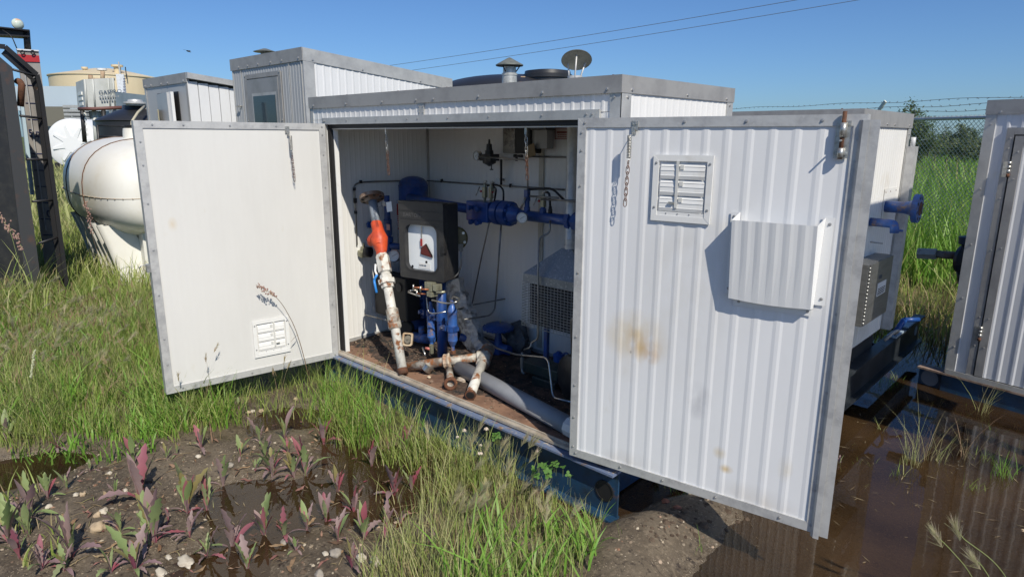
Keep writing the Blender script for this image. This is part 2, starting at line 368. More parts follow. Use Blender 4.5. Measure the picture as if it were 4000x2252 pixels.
far = N.new('ShaderNodeMath'); far.operation = 'MAXIMUM'; L.new(_mr(sp.outputs['Y'], 5.0, 5.8), far.inputs[0]); L.new(_mr(sp.outputs['X'], -1.6, -2.4), far.inputs[1])
gcol = _mx(_mr(_nz(1.1), .4, .62), (.055, .085, .018), (.12, .13, .03))
c = _mx(far.outputs[0], c, gcol)
L.new(c, b.inputs['Base Color'])
L.new(_mr(sp.outputs['Z'], .004, .05, .22, .85), b.inputs['Roughness']); b.inputs['Specular IOR Level'].default_value = .5
bp = N.new('ShaderNodeBump'); bp.inputs['Strength'].default_value = .9; bp.inputs['Distance'].default_value = .012
ad = N.new('ShaderNodeMath'); ad.operation = 'ADD'; L.new(_nz(38, 8, .7), ad.inputs[0]); L.new(vm.outputs[0], ad.inputs[1]); L.new(ad.outputs[0], bp.inputs['Height']); L.new(bp.outputs[0], b.inputs['Normal'])
ground = struct(raw_mesh('ground', np.stack([GX.ravel(), GY.ravel(), GZ], 1), F, gm))

# shallow brown water: fresnel mirror over a tinted clear layer
wm = bpy.data.materials.new('puddle_water'); wm.use_nodes = True; t = wm.node_tree; N = t.nodes; L = t.links; N.remove(N['Principled BSDF'])
tr = N.new('ShaderNodeBsdfTransparent'); tr.inputs[0].default_value = (.74, .55, .35, 1)
gl = N.new('ShaderNodeBsdfGlossy'); gl.inputs['Roughness'].default_value = .015
df = N.new('ShaderNodeBsdfDiffuse'); df.inputs[0].default_value = (.115, .068, .032, 1)
fr = N.new('ShaderNodeFresnel'); fr.inputs[0].default_value = 1.5
nz = N.new('ShaderNodeTexNoise'); nz.inputs['Scale'].default_value = 7; nz.inputs['Detail'].default_value = 3
geo = N.new('ShaderNodeNewGeometry'); L.new(geo.outputs['Position'], nz.inputs[0])
bp = N.new('ShaderNodeBump'); bp.inputs['Strength'].default_value = .05; bp.inputs['Distance'].default_value = .01; L.new(nz.outputs['Fac'], bp.inputs['Height'])
L.new(bp.outputs[0], gl.inputs['Normal']); L.new(bp.outputs[0], fr.inputs['Normal'])
sil = N.new('ShaderNodeTexNoise'); sil.inputs['Scale'].default_value = 1.6; sil.inputs['Detail'].default_value = 6; L.new(geo.outputs['Position'], sil.inputs[0])
sr = N.new('ShaderNodeMapRange'); sr.inputs[1].default_value = .35; sr.inputs[2].default_value = .7; sr.inputs[3].default_value = .12; sr.inputs[4].default_value = .5; L.new(sil.outputs['Fac'], sr.inputs[0])
m1 = N.new('ShaderNodeMixShader'); L.new(sr.outputs[0], m1.inputs[0]); L.new(tr.outputs[0], m1.inputs[1]); L.new(df.outputs[0], m1.inputs[2])
m2 = N.new('ShaderNodeMixShader'); L.new(fr.outputs[0], m2.inputs[0]); L.new(m1.outputs[0], m2.inputs[1]); L.new(gl.outputs[0], m2.inputs[2])
L.new(m2.outputs[0], N['Material Output'].inputs[0])
wb = MB(); wb.add([(-1.3, -3.2, 0), (9, -3.2, 0), (9, 7, 0), (-1.3, 7, 0)], [(0, 1, 2, 3)])
water = struct(wb.build('water', wm))
# ------------------------------------------------------------------ main equipment shed
W, D, Z0, ZT, ZF = 2.35, .95, .25, 1.89, 1.822
XL, XR = .20, 2.19
shed = thing('equipment_shed', (W/2, D/2, 0), 'white ribbed metal equipment shed standing open in the middle with both front doors swung wide', 'shed')
mb = MB()
mb.add([(0.0, 0, Z0), (0, D, Z0), (0, D, ZT-.04), (0, 0, ZT-.04)], [(0, 3, 2, 1)])
ribs(mb, (0, 0, 0), (1, 0, 0), W, ZF-.07, ZT-.05, (0, -1, 0), .052, .002)                 # front strip above the opening
ribs(mb, (0, 0, 0), (1, 0, 0), XL-.02, Z0, ZF-.072, (0, -1, 0), .052, .002)
ribs(mb, (XR+.02, 0, 0), (1, 0, 0), W-XR-.02, Z0, ZF-.072, (0, -1, 0), .052, .002)
ribs(mb, (W, 0, 0), (0, 1, 0), D, Z0, ZT-.04, (1, 0, 0), .052, .0012)
ribs(mb, (W, D, 0), (-1, 0, 0), W, Z0, ZT-.04, (0, 1, 0), .052, .002)
mb.build('outer_wall', PW_FR, shed)
mb = MB()
ribs(mb, (.05, .05, 0), (0, 1, 0), D-.10, Z0+.006, 1.80, (1, 0, 0), .04, .0010)
ribs(mb, (.05, D-.05, 0), (1, 0, 0), W-.10, Z0+.006, 1.80, (0, -1, 0), .04, .0012)
ribs(mb, (W-.05, D-.05, 0), (0, -1, 0), D-.10, Z0+.006, 1.80, (-1, 0, 0), .04, .001)
mb.add([(.05, .04, 1.799), (W-.05, .04, 1.799), (W-.05, D-.05, 1.799), (.05, D-.05, 1.799)], [(0, 1, 2, 3)])
mb.box(.02, XL-.024, .004, .045, Z0, 1.80); mb.box(XR+.024, W-.02, .004, .045, Z0, 1.80); mb.box(.05, W-.05, .004, .045, 1.745, 1.80)
mb.build('inner_wall', PW_IN, shed)
mb = MB(); mb.tube([(.056, D-.056, Z0+.01), (.056, D-.056, 1.79)], .008, 8)
mb.box(.052, .057, .05, D-.06, Z0+.006, Z0+.03); mb.box(.06, W-.06, D-.057, D-.052, Z0+.006, Z0+.03)
mb.build('corner_bead', ALU, shed)
mb = MB(); mb.box(.02, W-.02, .02, D-.02, ZT-.045, ZT-.006); rf = mb.build('roof', DTRIM, shed)
# fascia around the roof, screws set through it
mb = MB(); t_ = .006
mb.box(-.008, W+.008, -.012, -.012+t_, ZF, ZT); mb.box(W+.002, W+.008, -.006, D+.006, ZF, ZT-.0005); mb.box(-.008, -.002, -.006, D+.006, ZF, ZT-.001); mb.box(-.008, W+.008, D+.006, D+.012, ZF, ZT)
mb.box(-.006, W+.006, -.006, .03, ZT-.0045, ZT-.001)
for x in (.05, .42, .78, 1.08, 1.22, 1.55, 1.95, 2.29): mb.screw((x, -.012, ZF+.016), (0, -1, 0), .006, 1)
for x in (.06, .40, .9, 1.3, 1.8, 2.3): mb.screw((x, .01, ZT-.002), (0, 0, 1), .006, 2)
for y in (.06, .5, .88): mb.screw((W+.008, y, ZF+.014), (1, 0, 0), .006, 1); mb.screw((W-.02, y, ZT-.002), (0, 0, 1), .006, 2)
mb.build('roof_trim', [DTRIM, BOLT, RUST], shed)
# corner trims
mb = MB()
mb.box(W-.05, W+.005, -.006, -.001, Z0, ZF-.0005); mb.box(W+.001, W+.006, -.006, .06, Z0, ZF-.001)
for z in (ZF-.015, 1.5, 1.1, .7): mb.screw((W-.03, -.006, z), (0, -1, 0), .006, 1); mb.screw((W+.006, .035, z), (1, 0, 0), .006, 1)
mb.build('corner_trim', [ALU, BOLT], shed); mb = MB(); mb.box(W+.001, W+.006, D-.055, D+.005, Z0, ZF-.001)
for z in (ZF-.015, 1.5, 1.1, .7): mb.screw((W+.006, D-.03, z), (1, 0, 0), .006, 1)
mb.build('corner_trim', [ALU, BOLT], shed); mb = MB(); mb.box(-.005, .03, -.006, -.001, Z0, ZF-.0005); mb.box(-.006, -.001, -.006, .05, Z0, ZF-.001)
mb.build('corner_trim', [ALU, BOLT], shed)
mb = MB(); mb.box(1.09, 1.135, -.0065, -.002, 1.755, ZF-.001)
for z in (1.775, 1.805):
    for x in (1.097, 1.128): mb.screw((x, -.0065, z), (0, -1, 0), .004, 1)
mb.build('seam_cover', [ALU, BOLT], shed)
# door casing with dark gasket behind
mb = MB(); c0, c1 = .145, 2.255
mb.hexa([(c0, -.014, 1.762), (c0+.035, -.014, 1.723), (c0+.035, -.002, 1.723), (c0, -.002, 1.762), (c1, -.014, 1.762), (c1-.035, -.014, 1.723), (c1-.035, -.002, 1.723), (c1, -.002, 1.762)])
mb.box(c0, c0+.034, -.0128, -.0022, Z0, 1.7612); mb.box(c1-.034, c1, -.0128, -.0022, Z0, 1.7612)
for x in (.165, .18, .42, .72, 1.0, 1.09, 1.33, 1.62, 1.95, 2.19, 2.22): mb.screw((x, -.014, 1.744), (0, -1, 0), .0045, 1)
mb.build('door_casing', [ALU, BOLT], shed)
mb = MB(); mb.box(XL-.022, XR+.022, .004, .05, 1.700, 1.744); mb.box(XL-.022, XL+.012, .0, .05, Z0, 1.70); mb.box(XR-.012, XR+.022, .0, .05, Z0, 1.70)
mb.build('door_gasket', RUBBER, shed)
mb = MB(); mb.box(XL+.012, XR-.012, .012, .046, 1.694, 1.6995); mb.box(XL+.0125, XL+.018, .02, .05, Z0, 1.694); mb.build('gasket_edge', WPLAST, shed)
# floor, sill, skid
mb = MB(); mb.box(.02, W-.02, .014, D-.02, Z0-.02, Z0); mb.build('floor', FLOORM, shed)
mb = MB(); mb.box(.02, W+.02, -.030, .013, .243, .256); mb.box(.02, W+.02, -.004, .004, .2565, .264); mb.build('sill', SILL, shed)
sk = MB()
sk.box(-.04, 2.43, -.068, -.001, .226, .236, 1); sk.box(-.04, 2.43, -.022, -.012, .015, .2255, 0); sk.box(-.04, 2.43, -.070, -.001, .003, .0145, 0)
sk.box(-.04, 2.55, D-.02, D-.01, .005, .235, 0)
for x in (.02, .8, 1.6, 2.3): sk.box(x, x+.01, -.01, D-.03, .01, .225, 0)
skid = sk.build('skid_beam', [SKIDB, SKIDT], shed)
mb = MB(); mb.lathe((2.36, -.0225, .12), (0, -1, 0), [(0, .05), (.004, .05), (.0045, .043), (.002, .043)], 20); mb.build('lifting_eye', RUBBER, skid)

# ------------------------------------------------------------------ doors
class Loc:
    """maps door coordinates (s along the leaf, z up, n towards the face seen) to the world"""
    def __init__(s, P0, ang):
        s.P0 = np.array(P0, float); s.d = np.array([math.cos(ang), math.sin(ang), 0.]); s.n = np.array([s.d[1], -s.d[0], 0.])
    def __call__(s, a, z, n=0.): return s.P0+s.d*a+s.n*n+np.array([0, 0, z])
def lbox(mb, L_, a0, a1, z0, z1, n0, n1, mi=0):
    return mb.hexa([L_(a, z, n) for z in (z0, z1) for (a, n) in ((a0, n0), (a1, n0), (a1, n1), (a0, n1))], mi)
def frame(mb, L_, a0, a1, z0, z1, wd, n0, n1, mi=0):
    """mitred frame of four strips"""
    O = [(a0, z0), (a1, z0), (a1, z1), (a0, z1)]; I = [(a0+wd, z0+wd), (a1-wd, z0+wd), (a1-wd, z1-wd), (a0+wd, z1-wd)]
    for i in range(4):
        j = (i+1) % 4; e = .0006*(i % 2)
        mb.hexa([L_(*O[i], n0), L_(*O[j], n0), L_(*I[j], n0), L_(*I[i], n0), L_(*O[i], n1+e), L_(*O[j], n1+e), L_(*I[j], n1+e), L_(*I[i], n1+e)], mi)
def chain(mb, pts, lw=.0065, lh=.026, r=.0014, mi=lambda k: 0):
    """links hanging along a line of points"""
    pts = [np.array(p, float) for p in pts]
    for k in range(len(pts)-1):
        a, b_ = pts[k], pts[k+1]; c = (a+b_)/2; d = (b_-a); d /= np.linalg.norm(d); s1 = np.array([1, .2, 0.]) if k % 2 else np.array([-.2, 1, 0.])
        s1 -= d*(s1@d); s1 /= np.linalg.norm(s1); loop = []
        for q in range(13):
            t = 2*math.pi*q/12; loop.append(c+d*math.sin(t)*(lh/2+.003)*(1 if abs(math.sin(t)) < .9 else 1)+s1*np.clip(math.cos(t)*1.3, -1, 1)*lw)
        mb.tube(loop, r, 6, mi(k), False)
def vent(L_, parent, a0, a1, z0, z1, name='vent'):
    mb = MB(); wd = .022
    frame(mb, L_, a0, a1, z0, z1, wd, .0005, .006)
    lbox(mb, L_, a0+wd, a1-wd, z0+wd, z0+wd+.014, .001, .0045)
    for (a, z) in ((a0+.012, z0+.05), (a1-.012, z0+.05), (a0+.012, z1-.03), (a1-.012, z1-.03)): mb.screw(L_(a, z, .006), L_.n, .004, 1)
    for k in range(3): mb.screw(L_(a0+.06+.045*k, z0+wd+.008, .0045), L_.n, .002, 1)
    v = mb.build(name, [WPLAST, BOLT], parent)
    mb = MB(); lbox(mb, L_, a0+wd-.001, a1-wd+.001, z0+wd, z1-wd, -.0075, -.006); mb.build('vent_cavity', RUBBER, parent)
    mb = MB(); H = (z1-z0-2*wd-.022)/3; za = z0+wd+.016
    for k in range(3):
        zb = za+k*H; e0, e1 = a0+wd+.008, a1-wd-.007
        prof = [(0, .003), (H*.22, .006), (H*.24, .0045), (H*.5, .0035), (H*.52, .005), (H*.76, .002), (H*.78, .0035), (H*.95, -.002)]
        vs = []; 
        for (z, n) in prof:
            vs += [L_(e0, zb+z, n), L_(e1, zb+z, n)]
        mb.add(vs, [(2*i, 2*i+1, 2*i+3, 2*i+2) for i in range(len(prof)-1)])
        c = e0+(e1-e0)*.40+.002
        lbox(mb, L_, c+.006, c+.020, zb+H*.60, zb+H*.86, .004, .007, 2)
    c = a0+(a1-a0)*.42; lbox(mb, L_, c-.004, c+.006, z0+wd+.03, z1-wd+.001, .0072, .0092, 2)
    lbox(mb, L_, c-.026, c-.006, z0+wd+.045, z0+wd+.052, .008, .013, 1)
    mb.build('louver_blade', [WPLAST, ZINC, mat('pale_zinc_bar', (.58, .58, .55), .45)], parent)
    return v

dp_left = panel_mat('left_door_face', (.645, .64, .615), [(.1, -.93, 1.18, .03, .6, (.55, .42, .24), .7), (.1, -.97, 1.13, .02, 1, (.5, .38, .2), .5)])
A0 = R(180+83.23)
LD = Loc((XL, -.03, 0), A0); LD.n = np.array([-LD.d[1], LD.d[0], 0])   # face looks to +x
if LD.n[0] < 0: LD.n = -LD.n
wl, z0l, z1l = 1.034, .228, 1.728
mb = MB(); lbox(mb, LD, .004, wl-.004, z0l+.004, z1l-.004, -.045, -.0045, 1)
ribs(mb, LD(.004, 0, -.003), LD.d, wl-.008, z0l+.01, z1l-.01, LD.n, .062, .00022)
ldoor = mb.build('door', [dp_left, PW_FR], shed); ldoor['label'] = 'left door, cream white inside, opened square to the front'
mb = MB(); frame(mb, LD, 0, wl, z0l, z1l, .038, -.003, .003)
lbox(mb, LD, wl-.0035, wl+.002, z0l, z1l, -.048, .0025); lbox(mb, LD, -.002, .0035, z0l, z1l, -.048, .0025)
lbox(mb, LD, .002, wl-.004, z0l-.001, z0l+.0035, -.047, .002)
for a in (.02, .30, .56, .80, .95): mb.screw(LD(a, z1l-.02, .0035), LD.n, .0045, 1); mb.screw(LD(a, z0l+.018, .0035), LD.n, .0045, 1)
for z in (1.62, 1.5, 1.3, 1.05, .8, .55, .4): mb.screw(LD(wl-.02, z, .0035), LD.n, .0045, 1); mb.screw(LD(.02, z+.04, .0035), LD.n, .0045, 1)
mb.build('door_frame', [GALV, BOLT], ldoor)
va = lambda u, v: ((on(u, v, 'x', .14)-LD.P0)@LD.d, on(u, v, 'x', .14)[2])
vent(LD, ldoor, .315, .535, .335, .565)
def spring_chain(L_, door, a, ztop, nlinks, rust0):
    mb = MB(); lbox(mb, L_, a-.012, a+.014, ztop-.03, ztop+.008, .0035, .006, 0)
    for q in ((-.005, 0), (.006, .002), (.0, -.014)): mb.screw(L_(a+q[0], ztop+q[1]-.005, .006), L_.n, .003, 0)
    lbox(mb, L_, a-.008, a+.006, ztop-.045, ztop-.022, .010, .0125, 0)
    mb.build('chain_bracket', ZINC, door)
    mb = MB(); pts = []; z = ztop-.045; n = 15
    for k in range(n*8): t = 2*math.pi*k/8; pts.append(L_(a-.002+.008*math.cos(t), z-k/(n*8)*.085, .040+.008*math.sin(t)))
    mb.tube([L_(a-.002, z+.012, .014)]+pts+[L_(a-.004, z-.105, .040)], .0019, 5); mb.build('spring', ZINC, door)
    mb = MB(); q = [L_(a-.003-.0008*k, z-.098-.0205*k, .040) for k in range(nlinks+1)]
    chain(mb, q, mi=lambda k: 0 if k < rust0 else 1); mb.build('chain', [ZINC, RUST], door)
spring_chain(LD, ldoor, .235, 1.700, 8, 1)
mb = MB(); lbox(mb, LD, wl+.002, wl+.022, .93, .975, -.03, -.01); mb.tube([LD(wl+.006, .97, -.02), LD(wl+.04, .972, -.02), LD(wl+.055, .958, -.02)], .003, 6)
mb.build('latch', ZINC, ldoor)

rp = lambda s, z: None
AR = R(8.3)
RD = Loc((XR+.018, -.085, 0), AR); RD.n = np.array([RD.d[1], -RD.d[0], 0])
ax0 = RD(.32, .92); ax1 = RD(.42, .86)
dp_right = panel_mat('right_door_face', (.76, .765, .77), [(*RD(.325, .835), .085, 1.1, (.52, .27, .06), .9), (*RD(.36, .80), .04, 1.0, (.48, .24, .05), .9), (*RD(.275, .875), .03, .8, (.5, .3, .1), .7), (*RD(.29, .86), .16, 1.2, (.6, .48, .28), .8), (*RD(.56, .66), .06, .7, (.42, .42, .44), .8),
     (*RD(.66, .47), .03, 1, (.6, .48, .28), .9), (*RD(.69, .41), .03, 1.4, (.6, .48, .3), .9), (*RD(.24, .72), .10, 1.6, (.6, .55, .45), .4), (*RD(.27, .80), .006, .6, (.08, .09, .1), 1.5), (*RD(.90, .48), .03, .5, (.6, .52, .36), .7), (*RD(.3, .30), .16, 2.2, (.52, .46, .38), .4), (*RD(.8, .31), .2, 2.6, (.54, .48, .40), .4), (*RD(.5, 1.2), .3, .5, (.66, .65, .62), .6)])
wr, z0r, z1r = 1.028, .264, 1.726
mb = MB(); lbox(mb, RD, .004, wr-.004, z0r+.004, z1r-.004, -.045, -.0045, 1)
ribs(mb, RD(.004, 0, -.0034), RD.d, wr-.008, z0r+.01, z1r-.01, RD.n, .0765, .0017, off=.018)
rdoor = mb.build('door', [dp_right, PW_FR], shed); rdoor['label'] = 'right door, ribbed face with louver, hood and rust-yellow stain'
mb = MB(); frame(mb, RD, 0, wr, z0r, z1r, .036, -.003, .003)
lbox(mb, RD, wr-.0035, wr+.002, z0r, z1r, -.048, .0025); lbox(mb, RD, -.002, .0035, z0r, z1r, -.048, .0025); lbox(mb, RD, .002, wr-.004, z0r-.001, z0r+.0035, -.047, .002)
for a in (.03, .25, .44, .66, .9): mb.screw(RD(a, z1r-.018, .0035), RD.n, .0045, 1); mb.screw(RD(a, z0r+.018, .0035), RD.n, .0045, 1)
for z in (1.67, 1.6, 1.46, 1.1, .82, .6, .45, .31): mb.screw(RD(.017, z, .0035), RD.n, .0045, 1); mb.screw(RD(wr-.02, z-.02, .0035), RD.n, .0045, 1)
mb.build('door_frame', [GALV, BOLT], rdoor)
mb = MB(); e = wr
mb.hexa([RD(e-.012, z, n) if k % 2 == 0 else RD(e-.012, z, n) for k, (z, n) in enumerate(())] or [RD(a, z, n) for z in (z0r-.003, z1r-.018) for (a, n) in ((e-.018, .0036), (e+.038, .0036), (e+.038, .007), (e-.018, .007))])
mb.hexa([RD(a, z, n) for z in (z0r-.012, z1r-.018) for (a, n) in ((e-.020, .004), (e-.014, .004), (e-.003, .016), (e-.009, .016))])
mb.hexa([RD(a, z, n) for z in (z0r-.012, z1r-.018) for (a, n) in ((e-.009, .0145), (e+.010, .0145), (e+.010, .0165), (e-.009, .0165))])
mb.build('astragal', GALV, rdoor)
mb = MB(); z_ = 1.61
lbox(mb, RD, .943, .985, z_-.02, 1.706, .0036, .0065)
for (a, z) in ((.951, z_-.006), (.978, z_-.006), (.951, 1.694), (.978, 1.694)): mb.screw(RD(a, z, .0065), RD.n, .0055)
mb.tube([RD(.965, 1.655, .016), RD(.965, 1.70, .016)], .010, 12); mb.tube([RD(.965, z_-.018, .016), RD(.965, z_+.012, .016)], .010, 12)
mb.tube([RD(.965, 1.645, .016), RD(.965, 1.645, .05)], .003, 8)
bo = mb.build('slide_bolt', ZINC, rdoor)
mb = MB(); mb.tube([RD(.965, z_-.022, .016), RD(.965, 1.735, .016)], .0065, 10); mb.build('bolt_pin', RUST, rdoor)
spring_chain(RD, rdoor, .246, 1.705, 8, 0)
vent(RD, rdoor, .330, .558, 1.345, 1.590)
# rain hood below: open-topped scoop, front leaning out at the top
mb = MB(); a0, a1, zt, zb, ht, hb_ = .655, .93, 1.375, 1.090, .062, .030
T = .0015
def sheet(p, mi=0):
    p = [np.array(q) for q in p]; n = np.cross(p[1]-p[0], p[2]-p[0]); n = n/np.linalg.norm(n)*T
    mb.hexa([q-n/2 for q in p]+[q+n/2 for q in p], mi)
prof = []; k = 24; vs = []
for i in range(k+1):
    s_ = a0+(a1-a0)*i/k; bow = .0022*math.sin(math.pi*i/k)+.0011*math.sin(i*1.57+.4)
    vs += [RD(s_, zb-.006*math.sin(math.pi*i/k), hb_+bow*.3), RD(s_, (zb+zt)/2, (ht+hb_)/2+bow), RD(s_, zt, ht+bow)]
mb.add(vs, [f for i in range(k) for f in ((3*i, 3*i+3, 3*i+4, 3*i+1), (3*i+1, 3*i+4, 3*i+5, 3*i+2))])
sheet([RD(a0, zb, hb_), RD(a0, zt, ht), RD(a0+.01, zt+.022, .004), RD(a0+.004, zb, .004)]); sheet([RD(a1, zb, hb_), RD(a1, zt, ht), RD(a1+.012, zt+.022, .004), RD(a1+.004, zb, .004)])
sheet([RD(a0, zb, hb_), RD(a1, zb, hb_), RD(a1, zb-.004, .004), RD(a0, zb-.004, .004)])
lbox(mb, RD, a0-.022, a0+.006, zb+.01, zt+.022, .0012, .003); lbox(mb, RD, a1+.004, a1+.038, zb+.012, zt+.024, .0012, .003); lbox(mb, RD, a0+.01, a1, zb-.03, zb, .0012, .0032)
for (a, z) in ((a0-.011, zb+.03), (a0-.010, zt+.006), (a1+.026, zt+.002), (a1+.026, zb+.035), (a0+.03, zb-.014), (a1-.012, zb-.014)): mb.screw(RD(a, z, .003), RD.n, .0042, 1)
mb.build('rain_hood', [mat('hood_white', (.74, .745, .74), .38, bump=.05, bsc=9), BOLT], rdoor)
# chains hanging from the head of the opening
for (u, vtop, vbot, lab) in ((1507, 497, 690, 'a'), (2055, 492, 712, 'b')):
    p = on(u, vtop, 'y', .03); mb = MB(); x, z = p[0], 1.70
    zb_ = on(u, vbot, 'y', .03)[2]
    mb.box(x-.008, x+.004, .028, .034, z-.035, z+.01); mb.build('chain_clip', ZINC, shed)
    nl = max(4, int((z-.03-zb_)/.0205)); mb = MB(); chain(mb, [(x+.001*k, .03, z-.03-.0205*k) for k in range(nl+1)], mi=lambda k: 0 if k < 5 else 1); mb.build('chain', [ZINC, RUST], shed)
# ------------------------------------------------------------------ equipment inside the shed
def px(p, ax, val): return on(*p, ax, val)
# tall blue separator vessel in the back left corner
vc = px(Z5(755, 620), 'y', .70); vx, vy = vc[0], .70; rv = .104; zt_ = px(Z5(755, 492), 'y', .70)[2]
v = thing('separator_vessel', (vx, vy, Z0), 'upright blue steel vessel with domed top in the back left corner of the shed', 'vessel')
mb = MB(); mb.lathe((vx, vy, 0), (0, 0, 1), [(Z0+.08, .07), (Z0+.10, rv), (zt_-.075, rv), (zt_-.07, rv+.003), (zt_-.062, rv), (zt_-.04, rv*.93), (zt_-.018, rv*.72), (zt_-.004, rv*.38), (zt_, 0)], 32); mb.build('shell', BLUE, v)
mb = MB(); mb.lathe((vx, vy, Z0), (0, 0, 1), [(0, .09), (.012, .09), (.012, .07), (.09, .07)], 24); mb.build('base', BLUE, v)
# meter run: pipe, orifice block, flanges, union
yp, zp = .60, 1.206
X5 = lambda a: float(px(Z5(a, 830), 'y', yp)[0])
zz = lambda b, a=1500: float(px(Z5(a, b), 'y', yp)[2])
mr_ = thing('meter_run', (X5(1500), yp, zp), 'horizontal blue pipe run with bolted flanges crossing the shed above the recorder', 'pipework')
mb = MB(); mb.tube([(vx+.08, yp, zp+.03), (X5(1000), yp, zp+.012), (X5(1240), yp, zp)], .030, 18); mb.tube([(X5(1590), yp, zp), (X5(1990), yp, zp), (2.25, yp, zp)], .031, 18); mb.tube([(X5(1400), yp, zp), (X5(1450), yp, zp)], .036, 16)
mb.lathe((X5(1560), yp, zp), (1, 0, 0), [(0, .06), (.03, .045), (.06, .033)], 18)
mb.build('pipe', BLUE, mr_)
mb = MB()
for (a, b_) in ((1432, 1478), (1490, 1545)):
    mb.lathe((X5(a), yp, zp), (1, 0, 0), [(0, .055), (.0, .074), (X5(b_)-X5(a), .074), (X5(b_)-X5(a)+.002, .05)], 30, smooth=False)
mb.tube([(X5(1470), yp, zp), (X5(1500), yp, zp)], .045, 16, 1)
for k in range(8):
    t = 2*math.pi*(k+.5)/8; yy, z_ = yp+.058*math.cos(t), zp+.058*math.sin(t)
    mb.tube([(X5(1420), yy, z_), (X5(1565), yy, z_)], .0055, 8); mb.tube([(X5(1546), yy, z_), (X5(1563), yy, z_)], .011, 6, smooth=False); mb.tube([(X5(1424), yy, z_), (X5(1433), yy, z_)], .011, 6, smooth=False)
mb.build('flange', [BLUE, RUST], mr_)
mb = MB(); mb.box(X5(1232), X5(1405), yp-.055, yp+.055, zp-.065, zp+.060); mb.build('orifice_block', BLUE, mr_, bevel=.008)
for (a, b_) in ((1240, 860), (1290, 868), (1225, 745), (1290, 760)):
    q = px(Z5(a, b_), 'y', yp-.06); mb = MB(); mb.lathe((q[0], yp-.05, q[2]), (0, -1, 0), [(0, .013), (.025, .013), (.026, .017), (.04, .016), (.043, .010)], 12); mb.build('block_bolt', BLUE, mr_)
mb = MB(); x0 = X5(2000); mb.lathe((x0, yp, zp), (1, 0, 0), [(0, .036), (.008, .050), (.04, .056), (.045, .044), (.06, .044), (.062, .056), (.11, .056)], 8, smooth=False); mb.build('union_nut', BLUE, mr_)
# valves standing on the run
def needle_valve(a, ztop, zbot, hdir, name_lab, y=yp, blk=.013):
    x = X5(a); th = thing('needle_valve', (x, y, zbot), name_lab, 'valve', None)
    mb = MB(); mb.box(x-blk, x+blk, y-blk, y+blk, zbot+.02, ztop); mb.tube([(x, y, zbot-.004), (x, y, ztop+.02)], .009, 8); mb.build('body', SGREEN if False else mat('plated_valve_body', (.30, .30, .22), .4, .5, c2=(.2, .19, .14), sc=30), th, bevel=.002)
    zc = (zbot+ztop)/2+.015; d = hdir
    mb = MB(); mb.tube([(x+d*.013, y-.004, zc), (x+d*.030, y-.010, zc)], .0065, 8); mb.build('stem', REDP, th)
    mb = MB(); mb.tube([(x+d*.030, y-.010, zc), (x+d*.042, y-.014, zc)], .003, 6); mb.tube([(x+d*.050, y-.03, zc-.026), (x+d*.040, y-.004, zc+.026)], .0042, 8); mb.build('handle', STEEL, th)
    mb = MB(); mb.tube([(x, y, ztop+.008), (x, y, ztop+.030), (x+.016, y, ztop+.034)], .008, 8); mb.build('elbow', ZINC, th)
zb0 = zp+.062
needle_valve(1335, zb0+.085, zb0, -1, 'tall plated needle valve on the blue orifice block with its handle to the left')
needle_valve(1385, zb0+.085, zb0, 1, 'tall plated needle valve on the blue orifice block with its handle to the right')
needle_valve(1805, zp+.115, zp+.04, -1, 'needle valve with red stem standing on the right half of the blue pipe')
for (a, h_, rr) in ((1675, .115, .015), (1803, .04, .016), (1862, .05, .010)):
    x = X5(a); mb = MB(); mb.lathe((x, yp, zp+.02), (0, 0, 1), [(0, rr*1.25), (.03, rr*1.25), (.032, rr), (h_-.01, rr), (h_, rr*.8)], 10); mb.build('pipe_stub', BLUE if a != 1862 else RUBBER, mr_)
x = X5(1675); g = px(Z5(1650, 690), 'y', yp-.03)
hv = thing('lever_valve', (x, yp, zp+.1), 'small ball valve with blue dipped lever above the pressure gauge', 'valve')
mb = MB(); mb.box(x-.014, x+.014, yp-.014, yp+.014, zp+.085, zp+.15); mb.build('body', BLUE, hv, bevel=.002)
mb = MB(); a_, b_ = px(Z5(1662, 665), 'y', yp-.022), px(Z5(1625, 755), 'y', yp-.03); mb.tube([a_, b_], .0065, 6, 0); mb.build('lever', STEEL, hv)
# pressure gauges
def gauge(c, r, look, label, dark=False, name='pressure_gauge', stem=None):
    c = np.array(c, float); look = np.array(look, float); look /= np.linalg.norm(look)
    th = thing(name, c, label, 'gauge')
    mb = MB(); mb.lathe(c-look*.028, look, [(0, r*.8), (.004, r), (.028, r), (.030, r*1.06), (.033, r*1.06), (.033, r*.93), (.030, r*.92)], 28); mb.build('case', STEEL, th)
    mb = MB(); mb.lathe(c+look*.0022, look, [(0, r*.92), (.0015, r*.92)], 28, smooth=False); mb.build('dial', WPLAST if not dark else GLASSY, th)
    up = np.array([0, 0, 1.]); sx = np.cross(up, look); sx /= np.linalg.norm(sx); sy = np.cross(look, sx)
    mb = MB()
    for k in range(21):
        t = R(-135+270*k/20); dv = sx*math.sin(t)+sy*math.cos(t); r0 = .78 if k % 5 else .66; mb.obox(c+look*.0042+dv*r*(r0+.88)/2, dv*r*(.88-r0)/2, np.cross(look, dv)*r*.014, look*.0003)
    dv = sx*.83+sy*.5; mb.obox(c+look*.005+dv*r*.12, dv*r*.55, np.cross(look, dv)*r*.03, look*.0003); mb.build('scale', RUBBER, th)
    if stem is not None: mb = MB(); mb.tube([c-look*.02]+[np.array(s_) for s_ in stem], .007, 8); mb.build('stem', ZINC, th)
    return th
tocam = lambda p: (CP-np.array(p))*np.array([1, 1, .3])
gc = px(Z5(1635, 830), 'y', .50); gauge(gc, .029, tocam(gc)+np.array([-1.2, -.2, 0]), 'round white pressure gauge in front of the blue pipe right of the flanges', stem=[(X5(1660), yp, zp)])
